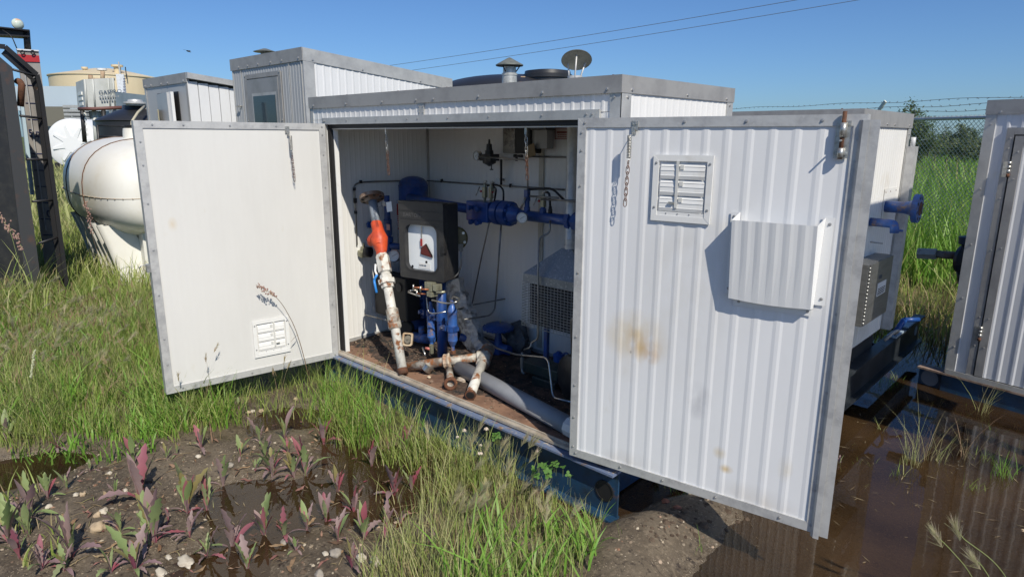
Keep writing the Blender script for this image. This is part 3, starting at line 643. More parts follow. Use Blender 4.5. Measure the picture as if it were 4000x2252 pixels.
# flue pipe, hood and cage of the catalytic heater
xs, ys = 1.642, .60
ht_ = thing('gas_heater', (xs, ys, Z0), 'box heater with galvanised hood and wire cage at the back right of the shed', 'heater')
hz0 = float(px(Z5(1642, 1345), 'y', .47)[2]); hx0 = float(px(Z5(1642, 1345), 'y', .47)[0]); hz1 = hz0+.05; hzt = float(px(Z5(2030, 1075), 'y', ys)[2]); hw = (xs-hx0); y0, y1 = .47, .80
mb = MB(); q = .036
B_ = [(hx0, y0, hz0), (xs+hw, y0, hz0), (xs+hw, y1, hz0), (hx0, y1, hz0)]; M_ = [(a, b_, hz1) for a, b_, _ in B_]; T_ = [(xs-q, ys-q, hzt), (xs+q, ys-q, hzt), (xs+q, ys+q, hzt), (xs-q, ys+q, hzt)]
mb.add(B_+M_+T_, [(0, 1, 5, 4), (1, 2, 6, 5), (2, 3, 7, 6), (3, 0, 4, 7), (4, 5, 9, 8), (5, 6, 10, 9), (6, 7, 11, 10), (7, 4, 8, 11), (8, 9, 10, 11)])
mb.build('hood', mat('dull_hood_metal', (.24, .26, .28), .4, .4, c2=(.17, .18, .20), sc=6, c3=(.40, .42, .44), sc3=90, lo3=.56, hi3=.64), ht_)
cz0 = float(px(Z6(1465, 392), 'y', .47)[2])
mb = MB(); mb.box(hx0+.03, xs+hw-.02, y0+.03, y1-.02, cz0, hz0); mb.build('burner_core', mat('burner_mesh', (.03, .028, .026), .8, c2=(.12, .11, .10), sc=90, lo=.5, hi=.62, bump=.8, bsc=120), ht_)
mb = MB(); n1, n2 = 20, 16
for i in range(n1+1):
    x = hx0-.005+(xs+hw-hx0)*i/n1; mb.tube([(x, y0, cz0-.01), (x, y0, hz0+.004)], .0018, 4, caps=False, smooth=False)
for j in range(n2+1):
    z = cz0-.01+(hz0-cz0+.012)*j/n2; mb.tube([(hx0-.006, y1-.05, z), (hx0-.006, y0, z), (xs+hw, y0, z)], .0018, 4, caps=False, smooth=False)
for i in range(5): mb.tube([(hx0-.006, y0+.06*i, cz0-.01), (hx0-.006, y0+.06*i, hz0)], .0018, 4, caps=False, smooth=False)
mb.build('wire_cage', ZINC, ht_)
mb = MB()
for x in (hx0+.09, xs+.10): mb.box(x-.012, x+.012, y0+.10, y0+.124, Z0, cz0)
mb.build('leg', BLUE, ht_)
fl = thing('flue_pipe', (xs, ys, hzt), 'galvanised flue pipe rising from the heater hood through the roof to a tilted cap', 'flue')
mb = MB(); mb.lathe((xs, ys, 0), (0, 0, 1), [(hzt-.01, .038), (hzt+.02, .038), (hzt+.021, .035), (hzt+.05, .035), (hzt+.052, .037), (hzt+.056, .035), (ZT+.055, .0355)], 28)
mb.lathe((xs, ys, 0), (0, 0, 1), [(ZT+.02, .039), (ZT+.075, .039)], 28); mb.build('pipe', GALV, fl)
zc = float(px(Z3(940, 205), 'y', ys)[2]); mb = MB()
tilt = np.array([.42, -.50, -1.0]); tilt /= np.linalg.norm(tilt); cc = px(Z3(942, 148), 'y', ys)
mb.lathe(cc-tilt*.004, tilt, [(-.022, .002), (-.014, .04), (-.002, .078), (.002, .080), (.0, .078), (-.010, .04), (-.017, .002)], 30)
cap = mb.build('rain_cap', mat('dull_galvanised', (.22, .23, .20), .5, .4, c2=(.15, .16, .14), sc=14), fl)
mb = MB()
for k in range(3):
    t = 2.0*math.pi*k/3-.9; b0 = np.array([xs+.036*math.cos(t), ys+.036*math.sin(t), ZT+.06]); up = np.array([math.cos(t), math.sin(t), 0]); up -= tilt*(up@tilt); e_ = cc+up*.052-tilt*.001
    mb.tube([b0, b0+np.array([0, 0, .02]), e_], .0045, 6)
mb.build('cap_strap', GALV, fl)
# chart recorder
rt = R(11.3); ra = np.array([math.cos(rt), math.sin(rt), 0]); rb = np.array([-math.sin(rt), math.cos(rt), 0]); rO = np.array([.663, .159, .813]); rw, rh, rd = .342, .462, .15
RP = lambda a, b_, c_: rO+ra*a+rb*b_+np.array([0, 0, c_])
rec = thing('chart_recorder', RP(rw/2, rd/2, 0), 'black box-shaped chart recorder with a large rounded window on a blue stand', 'chart recorder')
def rbox(mb, a0, a1, b0, b1, c0, c1, mi=0): return mb.hexa([RP(a, b_, c_) for c_ in (c0, c1) for (a, b_) in ((a0, b0), (a1, b0), (a1, b1), (a0, b1))], mi)
mb = MB(); rbox(mb, .002, rw-.002, .03, rd, .002, rh-.002); mb.build('case', BLACKP, rec, bevel=.01)
# door with rounded window
def rrect(a0, a1, c0, c1, r, n=6):
    o = []
    for (ca, cc_, s_) in ((a1-r, c1-r, 0), (a0+r, c1-r, 90), (a0+r, c0+r, 180), (a1-r, c0+r, 270)):
        for k in range(n+1): t = R(s_+90*k/n); o.append((ca+r*math.cos(t), cc_+r*math.sin(t)))
    return o
def plate_hole(mb, Pf, outer, inner, b0, b1, mi=0):
    n = len(outer); vs = [Pf(a, b0, c_) for a, c_ in outer]+[Pf(a, b0, c_) for a, c_ in inner]+[Pf(a, b1, c_) for a, c_ in outer]+[Pf(a, b1, c_) for a, c_ in inner]
    fs = []
    for i in range(n):
        j = (i+1) % n; fs += [(i, j, n+j, n+i), (2*n+i, 2*n+j, 3*n+j, 3*n+i), (i, j, 2*n+j, 2*n+i), (n+i, n+j, 3*n+j, 3*n+i)]
    mb.add(vs, fs, mi)
wa0, wa1, wc0, wc1 = .048, .292, .055, .330
mb = MB(); plate_hole(mb, RP, rrect(0, rw, 0, rh, .012), rrect(wa0, wa1, wc0, wc1, .045), 0, .030); plate_hole(mb, RP, rrect(wa0-.008, wa1+.008, wc0-.008, wc1+.008, .05), rrect(wa0, wa1, wc0, wc1, .045), -.003, .0)
rbox(mb, .002, rw-.002, -.003, -.0003, rh-.10, rh-.097); rbox(mb, .002, rw-.002, -.003, -.0003, rh-.052, rh-.049); rbox(mb, -.002, rw+.003, -.006, .04, rh-.003, rh+.004)
dr = mb.build('door', BLACKP, rec)
mb = MB(); rbox(mb, .02, rw-.02, .0295, .0305, .02, rh-.02); mb.build('chart_plate', mat('pale_chart', (.70, .74, .76), .5, c2=(.76, .78, .78), sc=3), rec)
mb = MB(); rbox(mb, .155, .160, .022, .026, .25, .32); mb.build('pen_rod', STEEL, rec)
mb = MB(); rbox(mb, .150, .164, .018, .022, .20, .245); mb.build('pen_tag', REDP, rec)
mb = MB(); mb.add([RP(.150, .018, .155), RP(.236, .018, .140), RP(.190, .018, .215), RP(.155, .018, .185)], [(0, 1, 2, 3)]); mb.add([RP(.150, .022, .150), RP(.240, .022, .136), RP(.240, .022, .150), RP(.193, .022, .220), RP(.150, .022, .19)], [(0, 1, 2, 3, 4)], 1); mb.build('pen_cam', [mat('dark_red', (.10, .012, .01), .4), RUBBER], rec)
mb = MB()
for (a, c_) in ((.075, .068), (.185, .105)): mb.lathe(RP(a, .0295, c_), -rb, [(0, .008), (.002, .008)], 14)
mb.build('plate_hole', RUBBER, rec)
mb = MB(); rbox(mb, .125, .215, .0275, .029, .062, .098); mb.build('maker_plate', PAPER, rec)
mb = MB(); rbox(mb, rw-.012, rw+.010, -.012, .02, .175, .225); mb.build('latch', RUBBER, rec, bevel=.003)
def text(s_, size, Pc, right, up, m, parent, name='lettering', depth=.0006, align='LEFT', tagd=None):
    cu = bpy.data.curves.new(name, 'FONT'); cu.body = s_; cu.size = size; cu.extrude = depth; cu.align_x = align; cu.resolution_u = 3
    o = bpy.data.objects.new(name, cu); COL.objects.link(o)
    right = Vector([float(q) for q in right]).normalized(); up = Vector([float(q) for q in up]).normalized(); n = right.cross(up)
    M = Matrix(((right.x, up.x, n.x, Pc[0]), (right.y, up.y, n.y, Pc[1]), (right.z, up.z, n.z, Pc[2]), (0, 0, 0, 1)))
    dg = bpy.context.evaluated_depsgraph_get(); me = bpy.data.meshes.new_from_object(o.evaluated_get(dg)); bpy.data.objects.remove(o)
    me.transform(M); me.materials.clear(); me.materials.append(m); o = bpy.data.objects.new(name, me); COL.objects.link(o)
    if parent is not None:
        o.parent = parent
        if parent.parent is None: o.matrix_parent_inverse = Matrix.Translation(-Vector(parent.location))
    return o
UP = (0, 0, 1)
text('BARTON', .034, RP(.038, -.0006, rh-.088), ra, UP, mat('embossed_grey', (.075, .075, .078), .4), rec)
text('controls', .016, RP(.130, .0268, .078), ra, UP, SKIDB, rec)
# stand with filter pots, clamps, manifold
st = px((1727, 1300), 'y', .32); sx_, sy_ = float(st[0]), .32
sd = thing('recorder_stand', (sx_, sy_, Z0), 'bright blue round post carrying the black chart recorder', 'stand')
mb = MB(); mb.tube([(sx_, sy_, Z0), (sx_, sy_, .86)], .0315, 22); mb.lathe((sx_, sy_, Z0), (0, 0, 1), [(0, .06), (.01, .06)], 20); mb.build('post', BLUE, sd)
def pot(a, t_, b_, r, y, lab):
    q0 = px(Z6(a, t_), 'y', y); q1 = px(Z6(a, b_), 'y', y); x = float((q0[0]+q1[0])/2); za, zb_ = float(q1[2]), float(q0[2])
    th = thing('condensate_pot', (x, y, za), lab, 'pot')
    mb = MB(); mb.lathe((x, y, 0), (0, 0, 1), [(za, .011), (za+.03, .012), (za+.034, r*.6), (za+.06, r*.97), (za+.065, r*1.05), (za+.07, r), (zb_-.075, r), (zb_-.07, r*1.05), (zb_-.062, r*.97), (zb_-.03, r*.55), (zb_-.026, .012), (zb_, .011)], 22); mb.build('shell', BLUEW, th)
    mb = MB(); mb.box(x-.012, x+.012, y-.012, y+.012, za-.022, za+.002); mb.build('bottom_fitting', RUST, th, bevel=.002); 
    return x, za, zb_, th
px1 = pot(938, 222, 575, .029, .24, 'blue finned condensate pot with worn paint, right of the recorder post')
px2 = pot(787, 232, 545, .026, .30, 'blue condensate pot left of the recorder post, half in shade')
zc1 = float(px(Z6(940, 420), 'y', .24)[2])
for (x, y, r_, z) in ((px1[0], .24, .031, zc1), (sx_, sy_, .0335, zc1+.012), (px2[0], .30, .028, zc1+.035)):
    mb = MB(); mb.lathe((x, y, z-.017), (0, 0, 1), [(0, r_), (0, r_+.003), (.034, r_+.003), (.034, r_)], 22)
    mb.box(x-.065, x-.026, y-.036, y-.028, z-.015, z+.013); mb.box(x-.068, x-.055, y-.048, y-.01, z-.012, z+.010); mb.tube([(x-.05, y-.05, z), (x-.05, y-.015, z)], .005, 6)
    mb.box(x+.020, x+.036, y-.02, y+.02, z-.012, z+.010); mb.build('clamp', BLUE, sd)
# five-valve manifold under the recorder
mc = px(ZA(400, 300), 'y', .16); mx_, mz_ = float(mc[0]), float(mc[2]); my_ = .2
mf = thing('valve_manifold', (mx_, my_, mz_-.05), 'brassy valve manifold with T handles hanging under the chart recorder', 'valve manifold')
PLT = MATS['plated_valve_body']
mb = MB(); mb.box(mx_-.03, mx_+.035, my_-.02, my_+.03, mz_-.01, mz_+.045); mb.box(mx_+.0, mx_+.045, my_-.03, my_+.02, mz_-.04, mz_-.011); mb.box(mx_+.045, mx_+.075, my_-.02, my_+.03, mz_, mz_+.04); mb.build('body', PLT, mf, bevel=.003)
COPP = mat('copper_nut', (.32, .12, .06), .45, .5)
mb = MB(); mb2 = MB()
for (a, b_) in ((300, 265), (400, 290), (350, 350)):
    q = px(ZA(a, b_), 'y', my_-.03); q2 = q+np.array([-.018, -.020, .002]); mb.tube([q+np.array([.02, .015, 0]), q2], .006, 8); mb2.tube([q2+np.array([0, 0, -.018]), q2+np.array([0, 0, .018])], .0055, 8)
mb.build('packing_nut', COPP, mf); mb2.build('handle', STEEL, mf)
mb = MB()
q = px(ZA(230, 290), 'y', my_-.02); mb.tube([q, q+np.array([.05, .03, .02])], .005, 8); q = px(ZA(560, 340), 'y', my_-.02); mb.tube([q, q+np.array([.045, .03, .01])], .0085, 8)
mb.build('fitting', PLT, mf)
TUB = mat('tarnished_tubing', (.30, .29, .27), .33, .75, c2=(.18, .17, .16), sc=12)
def tubing(name, lab, segs, r=.0048, cat='tubing', m=None):
    th = None; mb = MB(); first = None
    for seg in segs:
        P_ = []
        for s_ in seg:
            q = px(s_[0], s_[1], s_[2]) if len(s_) == 3 else np.array(s_[0]); P_.append(q)
        if first is None: first = P_[0]
        mb.tube(bend(P_, .035), r, 8)
    o = mb.build(name, m or TUB, origin=first); tag(o, lab, cat); return o
LB = lambda a, b_: (ZA(a, b_), 'y', .13)
tubing('steel_tubing', 'bright tubing loop in front of the blue posts under the recorder', [[(ZA(165, 325), 'y', .15), (ZA(240, 355), 'y', .15), (ZA(330, 385), 'y', .15)], [(ZA(500, 440), 'y', .15), (ZA(700, 490), 'y', .14), (ZA(850, 470), 'y', .17), (ZA(905, 425), 'y', .22), (ZA(800, 385), 'y', .24), (ZA(780, 450), 'y', .24)], [(ZA(165, 325), 'y', .15), (ZA(180, 305), 'y', .17), (ZA(300, 300), 'y', .2)]], .0055, m=STEEL)
tubing('steel_tubing', 'thin tubing dropping from the manifold and bending round the blue post', [[(ZA(425, 400), 'y', .22), (ZA(440, 600), 'y', .22), (ZA(500, 635), 'y', .22), (ZA(690, 605), 'y', .25)]], .0042, m=STEEL)
tubing('steel_tubing', 'horizontal heat tubing clipped along the left and back walls above the pipe run', [[(Z5(300, 1050), 'x', .062), (Z5(290, 800), 'x', .062), (Z5(274, 560), 'x', .062), (Z5(345, 540), 'x', .062), (Z5(640, 531), 'x', .062), (Z5(815, 528), 'x', .062)], [(Z5(845, 528), 'y', .885), (Z5(1360, 562), 'y', .885), (Z5(1980, 603), 'y', .885)]], .0055)
tubing('steel_tubing', 'long slanting impulse tube from the orifice block down to the actuator', [[(Z5(1370, 870), 'y', .62), (Z5(1310, 1130), 'y', .68), (ZB(420, 1400), 'y', .80), (ZA(1050, 515), 'y', .80), (ZA(880, 570), 'y', .55)]], .005)
tubing('steel_tubing', 'tall impulse tube from the flanges bending left above the blue diaphragm actuator', [[(Z5(1466, 890), 'y', .64), (Z5(1425, 1450), 'y', .72), (ZA(1385, 580), 'y', .74), (ZA(1310, 660), 'y', .70), (ZA(950, 715), 'y', .40)]], .0055)
tubing('steel_tubing', 'straight tube from the back wall running left behind the pots', [[(Z6(1312, 211), 'y', .89), (Z6(1075, 255), 'y', .75), (Z6(975, 285), 'y', .5)]], .0045)
tubing('steel_tubing', 'supply tube with two bends dropping in front of the heater hood', [[(Z5(1862, 850), 'y', .56), (Z5(1860, 955), 'y', .56), (Z5(1775, 985), 'y', .52), (Z5(1765, 1200), 'y', .46), (Z6(1545, 495), 'y', .43), (Z6(1498, 520), 'y', .43), (Z6(1490, 555), 'y', .42), (Z6(1445, 570), 'y', .42)]], .0055)
tubing('steel_tubing', 'tube from the black regulator bending down to the blue pipe', [[(Z5(1280, 334), 'y', .70), (Z5(1500, 352), 'y', .70), (Z5(1655, 360), 'y', .68), (Z5(1681, 395), 'y', .66), (Z5(1681, 600), 'y', .61)]], .005)
tubing('steel_tubing', 'pale horizontal tube on the back wall running right behind the flue', [[(Z5(1700, 335), 'y', .88), (Z5(2110, 342), 'y', .88)]], .0055)
tubing('steel_tubing', 'two horizontal tubes leaving the right needle valve towards the open right door', [[(Z5(1700, 655), 'y', .58), (Z5(1930, 668), 'y', .58)], [(Z5(1790, 681), 'y', .56), (Z5(2110, 693), 'y', .52)]], .0055)
tubing('steel_tubing', 'vertical tube below the black regulator', [[(Z5(1466, 360), 'y', .82), (Z5(1466, 560), 'y', .86)]], .0075, m=DARKM)
tubing('steel_tubing', 'arched tube looping from the needle valves of the orifice block', [[(Z5(1350, 570), 'y', .62), (Z5(1440, 560), 'y', .66), (Z5(1486, 600), 'y', .66), (Z5(1484, 700), 'y', .66)], [(Z5(1400, 572), 'y', .64), (Z5(1428, 600), 'y', .64), (Z5(1410, 700), 'y', .64)]], .0058, m=DARKM)
tubing('steel_tubing', 'thick tube arching from the lever valve down behind the flue', [[(Z5(1690, 600), 'y', .62), (Z5(1860, 592), 'y', .66), (Z5(1900, 610), 'y', .66), (Z5(1975, 685), 'y', .66)], [(Z5(1810, 620), 'y', .62), (Z5(1855, 625), 'y', .62), (Z5(1862, 700), 'y', .62), (Z5(1862, 770), 'y', .6)]], .007, m=DARKM)
tubing('steel_tubing', 'tube curving down beside the right side of the chart recorder', [[(Z5(1142, 1060), 'y', .33), (Z5(1142, 1215), 'y', .33), (Z5(1120, 1280), 'y', .32), (Z5(1085, 1312), 'y', .3)]], .005)
tubing('steel_tubing', 'long pale tube running over the grey plastic pipe and dropping beside the black disc', [[(Z6(1160, 490), 'y', .62), (Z6(1250, 560), 'y', .50), (Z6(1385, 605), 'y', .42), (Z6(1595, 625), 'y', .34), (Z6(1620, 655), 'y', .32), (Z6(1648, 910), 'y', .28), (Z6(1800, 945), 'y', .25)]], .0058, m=STEEL)
tubing('steel_tubing', 'short bent tube low on the left wall behind the leaning pipe', [[(Z6(318, 323), 'x', .07), (Z6(470, 362), 'y', .25)]], .005)
tubing('steel_tubing', 'upright tube hooked over beside the right edge of the opening', [[(Z6(1785, 610), 'y', .35), (Z6(1780, 365), 'y', .35), (Z6(1795, 350), 'y', .35), (Z6(1830, 352), 'y', .35)]], .006)
mb = MB(); 
for (a, b_) in ((330, 538), (278, 598), (288, 785)): q = px(Z5(a, b_), 'x', .066); mb.tube([q+np.array([0, 0, -.010]), q+np.array([0, 0, .010])], .010, 8)
for (a, b_) in ((985, 535), (1540, 575), (1398, 560)): q = px(Z5(a, b_), 'y', .885); mb.tube([q+np.array([0, 0, -.008]), q+np.array([0, 0, .016])], .009, 8)
mb.build('tube_clip', RUBBER, shed)
for (a, b_, c_) in ((280, 640, .0085), (285, 690, .013), (285, 735, .0085)):
    q = px(Z5(a, b_), 'x', .064); mb = MB(); mb.tube([q-np.array([0, 0, .016]), q+np.array([0, 0, .016])], c_, 6, smooth=False); mb.build('tube_fitting', ZINC if c_ < .01 else DARKM, shed)
# black regulator with gauge on the back wall
rg = px(Z5(1370, 330), 'y', .78); rx, rz = float(rg[0]), float(rg[2])
reg = thing('pressure_regulator', (rx, .78, rz), 'black finned pressure regulator hanging high on the back wall', 'regulator')
mb = MB(); mb.lathe((rx, .78, rz), (0, 0, 1), [(-.065, .006), (-.055, .02), (-.045, .042), (-.025, .045), (-.012, .048), (-.010, .048), (.004, .030), (.035, .026), (.036, .020), (.075, .018), (.078, .008), (.105, .006)], 16); mb.build('bonnet', BLACKP, reg)
mb = MB(); mb.box(rx-.052, rx+.052, .74, .82, rz-.03, rz+.012); mb.tube([(rx+.02, .78, rz-.085), (rx+.02, .78, rz-.04)], .004, 6); mb.tube([(rx+.005, .78, rz-.085), (rx+.035, .78, rz-.085)], .004, 6); mb.build('body', BLACKP, reg, bevel=.006)
q = px(Z5(1268, 328), 'y', .74); gauge(q, .030, tocam(q)+np.array([-3.5, 0, 0]), 'grey faced gauge on the left of the black regulator', True, stem=[(rx-.04, .78, rz)])
q = px(Z5(1440, 522), 'y', .84); gauge(q, .012, tocam(q), 'tiny round gauge below the black regulator', stem=[(q[0]+.02, .88, q[2])])
# control boxes, strut and signs high on the back wall
q0, q1 = px(Z5(1468, 308), 'y', .80), px(Z5(1572, 60), 'y', .80)
cb = thing('control_box', ((q0[0]+q1[0])/2, .85, q0[2]), 'clear fronted grey relay box under the roof on the back wall', 'control box')
mb = MB(); mb.box(q0[0], q1[0]+.02, .81, .897, q0[2], 1.79); mb.build('case', mat('smoky_plastic', (.14, .135, .12), .3), cb, bevel=.006)
mb = MB(); mb.box(q0[0]+.02, q1[0], .805, .811, q0[2]+.03, 1.77); mb.build('cover', mat('smoky_cover', (.20, .19, .16), .12, c2=(.10, .09, .08), sc=16, lo=.5, hi=.56), cb)
q0, q1 = px(Z5(1575, 312), 'y', .78), px(Z5(1700, 60), 'y', .78)
cb = thing('control_box', ((q0[0]+q1[0])/2, .83, q0[2]), 'black controller box beside the clear fronted relay box', 'control box')
mb = MB(); mb.box(q0[0], q1[0], .78, .897, q0[2]+.004, 1.79); mb.build('case', RUBBER, cb, bevel=.006)
q2 = px(Z5(1830, 118), 'y', .78); mb = MB(); mb.box(q1[0]+.001, q2[0], .78, .86, q2[2], 1.79); mb.build('side_housing', BLACKP, cb)
mb = MB(); mb.box(q1[0]-.0, q2[0]-.01, .80, .86, q2[2]-.11, q2[2]-.001); mb.build('side_cover', mat('dim_grey_cover', (.25, .25, .25), .4), cb)
q = px(Z5(1700, 290), 'y', .77); mb = MB(); mb.obox((q[0], .77, q[2]), (.035, .004, .012), (0, .001, 0), (-.008, 0, .035)); tag(mb.build('paper_tag', mat('brown_card', (.22, .16, .09), .8), origin=(q[0], .77, q[2])), 'brown paper tag hanging below the black controller box', 'tag')
q = px(Z5(1600, 330), 'y', .80); mb = MB()
for k in range(3): mb.tube([(q[0]-.03+.025*k, .80, q[2]), (q[0]-.012+.025*k, .80, q[2])], .011-.002*(k % 2), 6, smooth=False)
mb.tube([(q[0]-.01, .80, q[2]), (q[0]-.01, .80, q[2]-.03)], .009, 6); tag(mb.build('pipe_fitting', mat('dark_fitting', (.08, .08, .08), .4, .6), origin=(q[0], .80, q[2])), 'small dark fittings below the control boxes', 'fitting')
q0, q1 = px(Z5(1768, 1190), 'y', .895), px(Z5(1818, 260), 'y', .895)
mb = MB(); mb.box(q0[0], q0[0]+.036, .886, .897, Z0+.05, q1[2]); mb.box(q0[0]+.010, q0[0]+.026, .884, .8855, Z0+.05, q1[2]-.02); tag(mb.build('wall_strut', mat('cream_strut', (.52, .49, .41), .5, c2=(.4, .37, .3), sc=12), origin=(q0[0], .89, Z0+.05)), 'cream vertical mounting strut on the back wall left of the flue', 'strut')
q0, q1 = px(Z5(1903, 195), 'y', .893), px(Z5(2010, 103), 'y', .893)
sg = thing('wall_sign', (q0[0], .893, q0[2]), 'small white sign with red print high on the back wall beside the flue', 'sign')
mb = MB(); mb.box(q0[0], q1[0], .891, .8955, q0[2], q1[2]); mb.build('panel', mat('pinkish_sign', (.50, .42, .40), .5), sg)
mb = MB(); w_ = .004
for (a, b_, c_, d_) in ((q0[0], q1[0], q0[2], q0[2]+w_), (q0[0], q1[0], q1[2]-w_, q1[2]), (q0[0], q0[0]+w_, q0[2]+w_, q1[2]-w_)): mb.box(a, b_, .8895, .8905, c_, d_)
for k in range(3):
    for j in range(6): mb.box(q0[0]+.022+.014*j, q0[0]+.033+.014*j, .8895, .8905, q0[2]+.012+.012*k, q0[2]+.017+.012*k)
mb.box(q0[0]+.014, q1[0]-.004, .8895, .8905, q1[2]-.03, q1[2]-.02); mb.build('print', mat('faded_red', (.25, .06, .06), .5), sg)
q0, q1 = px(Z5(588, 912), 'y', .60), px(Z5(680, 722), 'y', .60)
sg = thing('wall_sign', (q0[0], .6, q0[2]), 'red sign with white lines of print behind the chart recorder', 'sign')
mb = MB(); mb.box(q0[0], q1[0], .600, .604, q0[2], q1[2]); mb.build('panel', REDP, sg)
mb = MB()
for k in range(7): mb.box(q0[0]+.008, q0[0]+.030, .5985, .5995, q0[2]+.008+.0135*k, q0[2]+.0165+.0135*k); mb.box(q0[0]+.034, q1[0]-.006, .5985, .5995, q0[2]+.009+.0135*k, q0[2]+.015+.0135*k)
mb.build('print', PAPER, sg)
# second blue column, olive meter body, gauges and boxes behind the recorder
c0 = px(Z5(545, 800), 'y', .42); xq = float(c0[0]); za, zb_ = float(px(Z5(545, 960), 'y', .42)[2]), float(px(Z5(545, 650), 'y', .42)[2])
rel = thing('relief_valve', (xq, .42, za), 'slim blue relief valve standing between the white flange and the recorder', 'valve')
mb = MB(); mb.lathe((xq, .42, 0), (0, 0, 1), [(za-.12, .018), (za-.06, .02), (za-.055, .034), (za-.02, .034), (za-.015, .02), (za, .028), (za+.10, .028), (za+.105, .022), (zb_, .019)], 16); mb.build('body', BLUE, rel)
mb = MB(); mb.tube([(xq-.06, .42, za-.08), (xq+.10, .45, za-.08)], .022, 12); mb.build('inlet', BLUE, rel)
mb = MB(); q = px(Z5(552, 905), 'y', .39); mb.box(q[0]-.018, q[0]+.018, .388, .392, q[2]-.02, q[2]+.02); mb.build('sticker', mat('pinkish_sticker', (.45, .25, .25), .5), rel)
q = px(Z5(395, 885), 'x', .065); mb = MB(); mb.tube([q, q+np.array([.02, 0, 0])], .022, 18); mb.tube([q+np.array([.02, 0, 0]), q+np.array([.023, 0, 0])], .015, 16); tag(mb.build('wall_port', BLUE, origin=q), 'blue round port in the left wall behind the leaning pipe', 'port')
q = px(Z5(600, 1135), 'y', .30); gauge(q, .036, (.5, -1, .35), 'chrome gauge with dark face half hidden behind the recorder', True)
q = px(Z5(1130, 990), 'y', .42)
ob = thing('bellows_housing', q, 'olive round bellows housing with bolts on the right of the recorder', 'meter body')
dv = np.array([.75, -.62, .05]); dv /= np.linalg.norm(dv); c_ = np.array([float(px(Z5(1100, 990), 'y', .38)[0]), .38, float(q[2])])
mb = MB(); mb.lathe(c_-dv*.05, dv, [(0, .05), (.0, .072), (.03, .074), (.05, .072), (.056, .062)], 26); mb.build('body', mat('olive_paint', (.085, .072, .025), .45), ob)
mb = MB(); sx1 = np.cross(dv, (0, 0, 1.)); sx1 /= np.linalg.norm(sx1); sy1 = np.cross(sx1, dv)
for k in range(6): t = 2*math.pi*k/6+.4; mb.lathe(c_+dv*.004+sx1*.056*math.cos(t)+sy1*.056*math.sin(t), dv, [(0, .009), (.010, .009)], 6, smooth=False)
q = px(Z5(1140, 1070), 'y', .33); mb.box(q[0]-.010, q[0]+.010, .32, .34, q[2]-.02, q[2]+.02); mb.build('bolt', ZINC, ob)
q0, q1 = px(Z6(388, 310), 'y', .34), px(Z6(605, 75), 'y', .34)
bb = thing('gauge_box', ((q0[0]+q1[0])/2, .36, q0[2]), 'black gauge box low behind the leaning white pipe', 'gauge box')
mb = MB(); mb.box(q0[0], q1[0], .34, .46, q0[2], q1[2]); mb.build('case', RUBBER, bb, bevel=.012); q = px(Z6(560, 130), 'y', .338); mb = MB(); mb.lathe(q, (0, -1, 0), [(0, .03), (.004, .03), (.005, .024)], 20); mb.build('dial', BLACKP, bb)
for k, a in enumerate((655, 693, 740)):
    q0, q1 = px(Z6(a, 345), 'y', .50), px(Z6(a, 110), 'y', .50); th = thing('sight_glass', (q0[0], .5, q0[2]), ['left', 'middle', 'right'][k]+'most of the three dark blue flanged sight glass bars behind the manifold', 'sight glass', 'sight glass bars behind the manifold')
    mb = MB(); mb.box(q0[0]-.016, q0[0]+.016, .48, .52, q0[2], q1[2]); mb.build('body', BLUE, th, bevel=.004); mb = MB()
    for j in range(5): z = q0[2]+.02+j*.04; mb.lathe((q0[0], .48, z), (0, -1, 0), [(0, .009), (.012, .008)], 6, smooth=False)
    mb.build('bolt', BLUEW, th)
bt = px(Z6(700, 470), 'y', .42); mb = MB(); mb.tube([(bt[0]-.05, .42, Z0+.07), (bt[0]+.03, .42, Z0+.075), (bt[0]+.12, .44, Z0+.085)], .034, 14); mb.tube([(bt[0]+.03, .42, Z0+.08), (bt[0]+.03, .42, Z0+.16)], .02, 12); tag(mb.build('blue_pipe_bend', BLUEW, origin=(bt[0], .42, Z0+.07)), 'short blue pipe with rusty ends low behind the posts', 'pipe')
bt = px(Z6(610, 420), 'y', .40); mb = MB(); mb.lathe((bt[0], .42, bt[2]), (.3, -1, .1), [(0, .05), (.03, .052), (.035, .045)], 24); tag(mb.build('drum_lid', RUBBER, origin=(bt[0], .42, bt[2])), 'black round cap behind the foot of the leaning pipe', 'cap')
# wheel-like cream square gauge lying at the foot
q = px(Z6(618, 497), 'y', .20); lk = np.array([.55, -.9, .35]); lk /= np.linalg.norm(lk); sx1 = np.cross((0, 0, 1.), lk); sx1 /= np.linalg.norm(sx1); sy1 = np.cross(lk, sx1)
sq = thing('square_gauge', q, 'cream square-rimmed gauge leaning behind the foot of the white pipe', 'gauge'); mb = MB(); Pq = lambda a, b_, c_: q+sx1*a+lk*-b_+sy1*c_
plate_hole(mb, Pq, rrect(-.034, .034, -.042, .042, .014), rrect(-.024, .024, -.032, .032, .012), 0, .014); mb.build('rim', mat('cream_rim', (.52, .42, .29), .5, c2=(.35, .22, .12), sc=20), sq)
mb = MB(); mb.lathe(q-lk*.01, lk, [(0, .026), (.004, .026)], 22); mb.lathe(q-lk*.005, lk, [(0, .006), (.006, .006)], 8); mb.build('face', mat('grimy_face', (.20, .18, .14), .4, c2=(.08, .07, .05), sc=30), sq)
q = px(ZA(470, 1130), 'y', .22); nv = thing('drain_valve', q, 'small drain valve with red collar and steel T handle below the left pot', 'valve')
mb = MB(); mb.box(q[0]-.002, q[0]+.018, .215, .235, q[2]-.03, q[2]+.03); mb.build('body', PLT, nv, bevel=.002); mb = MB(); mb.tube([q+np.array([0, 0, 0]), q+np.array([-.03, -.01, 0])], .009, 8); mb.build('collar', mat('faded_pink_red', (.5, .16, .13), .5), nv)
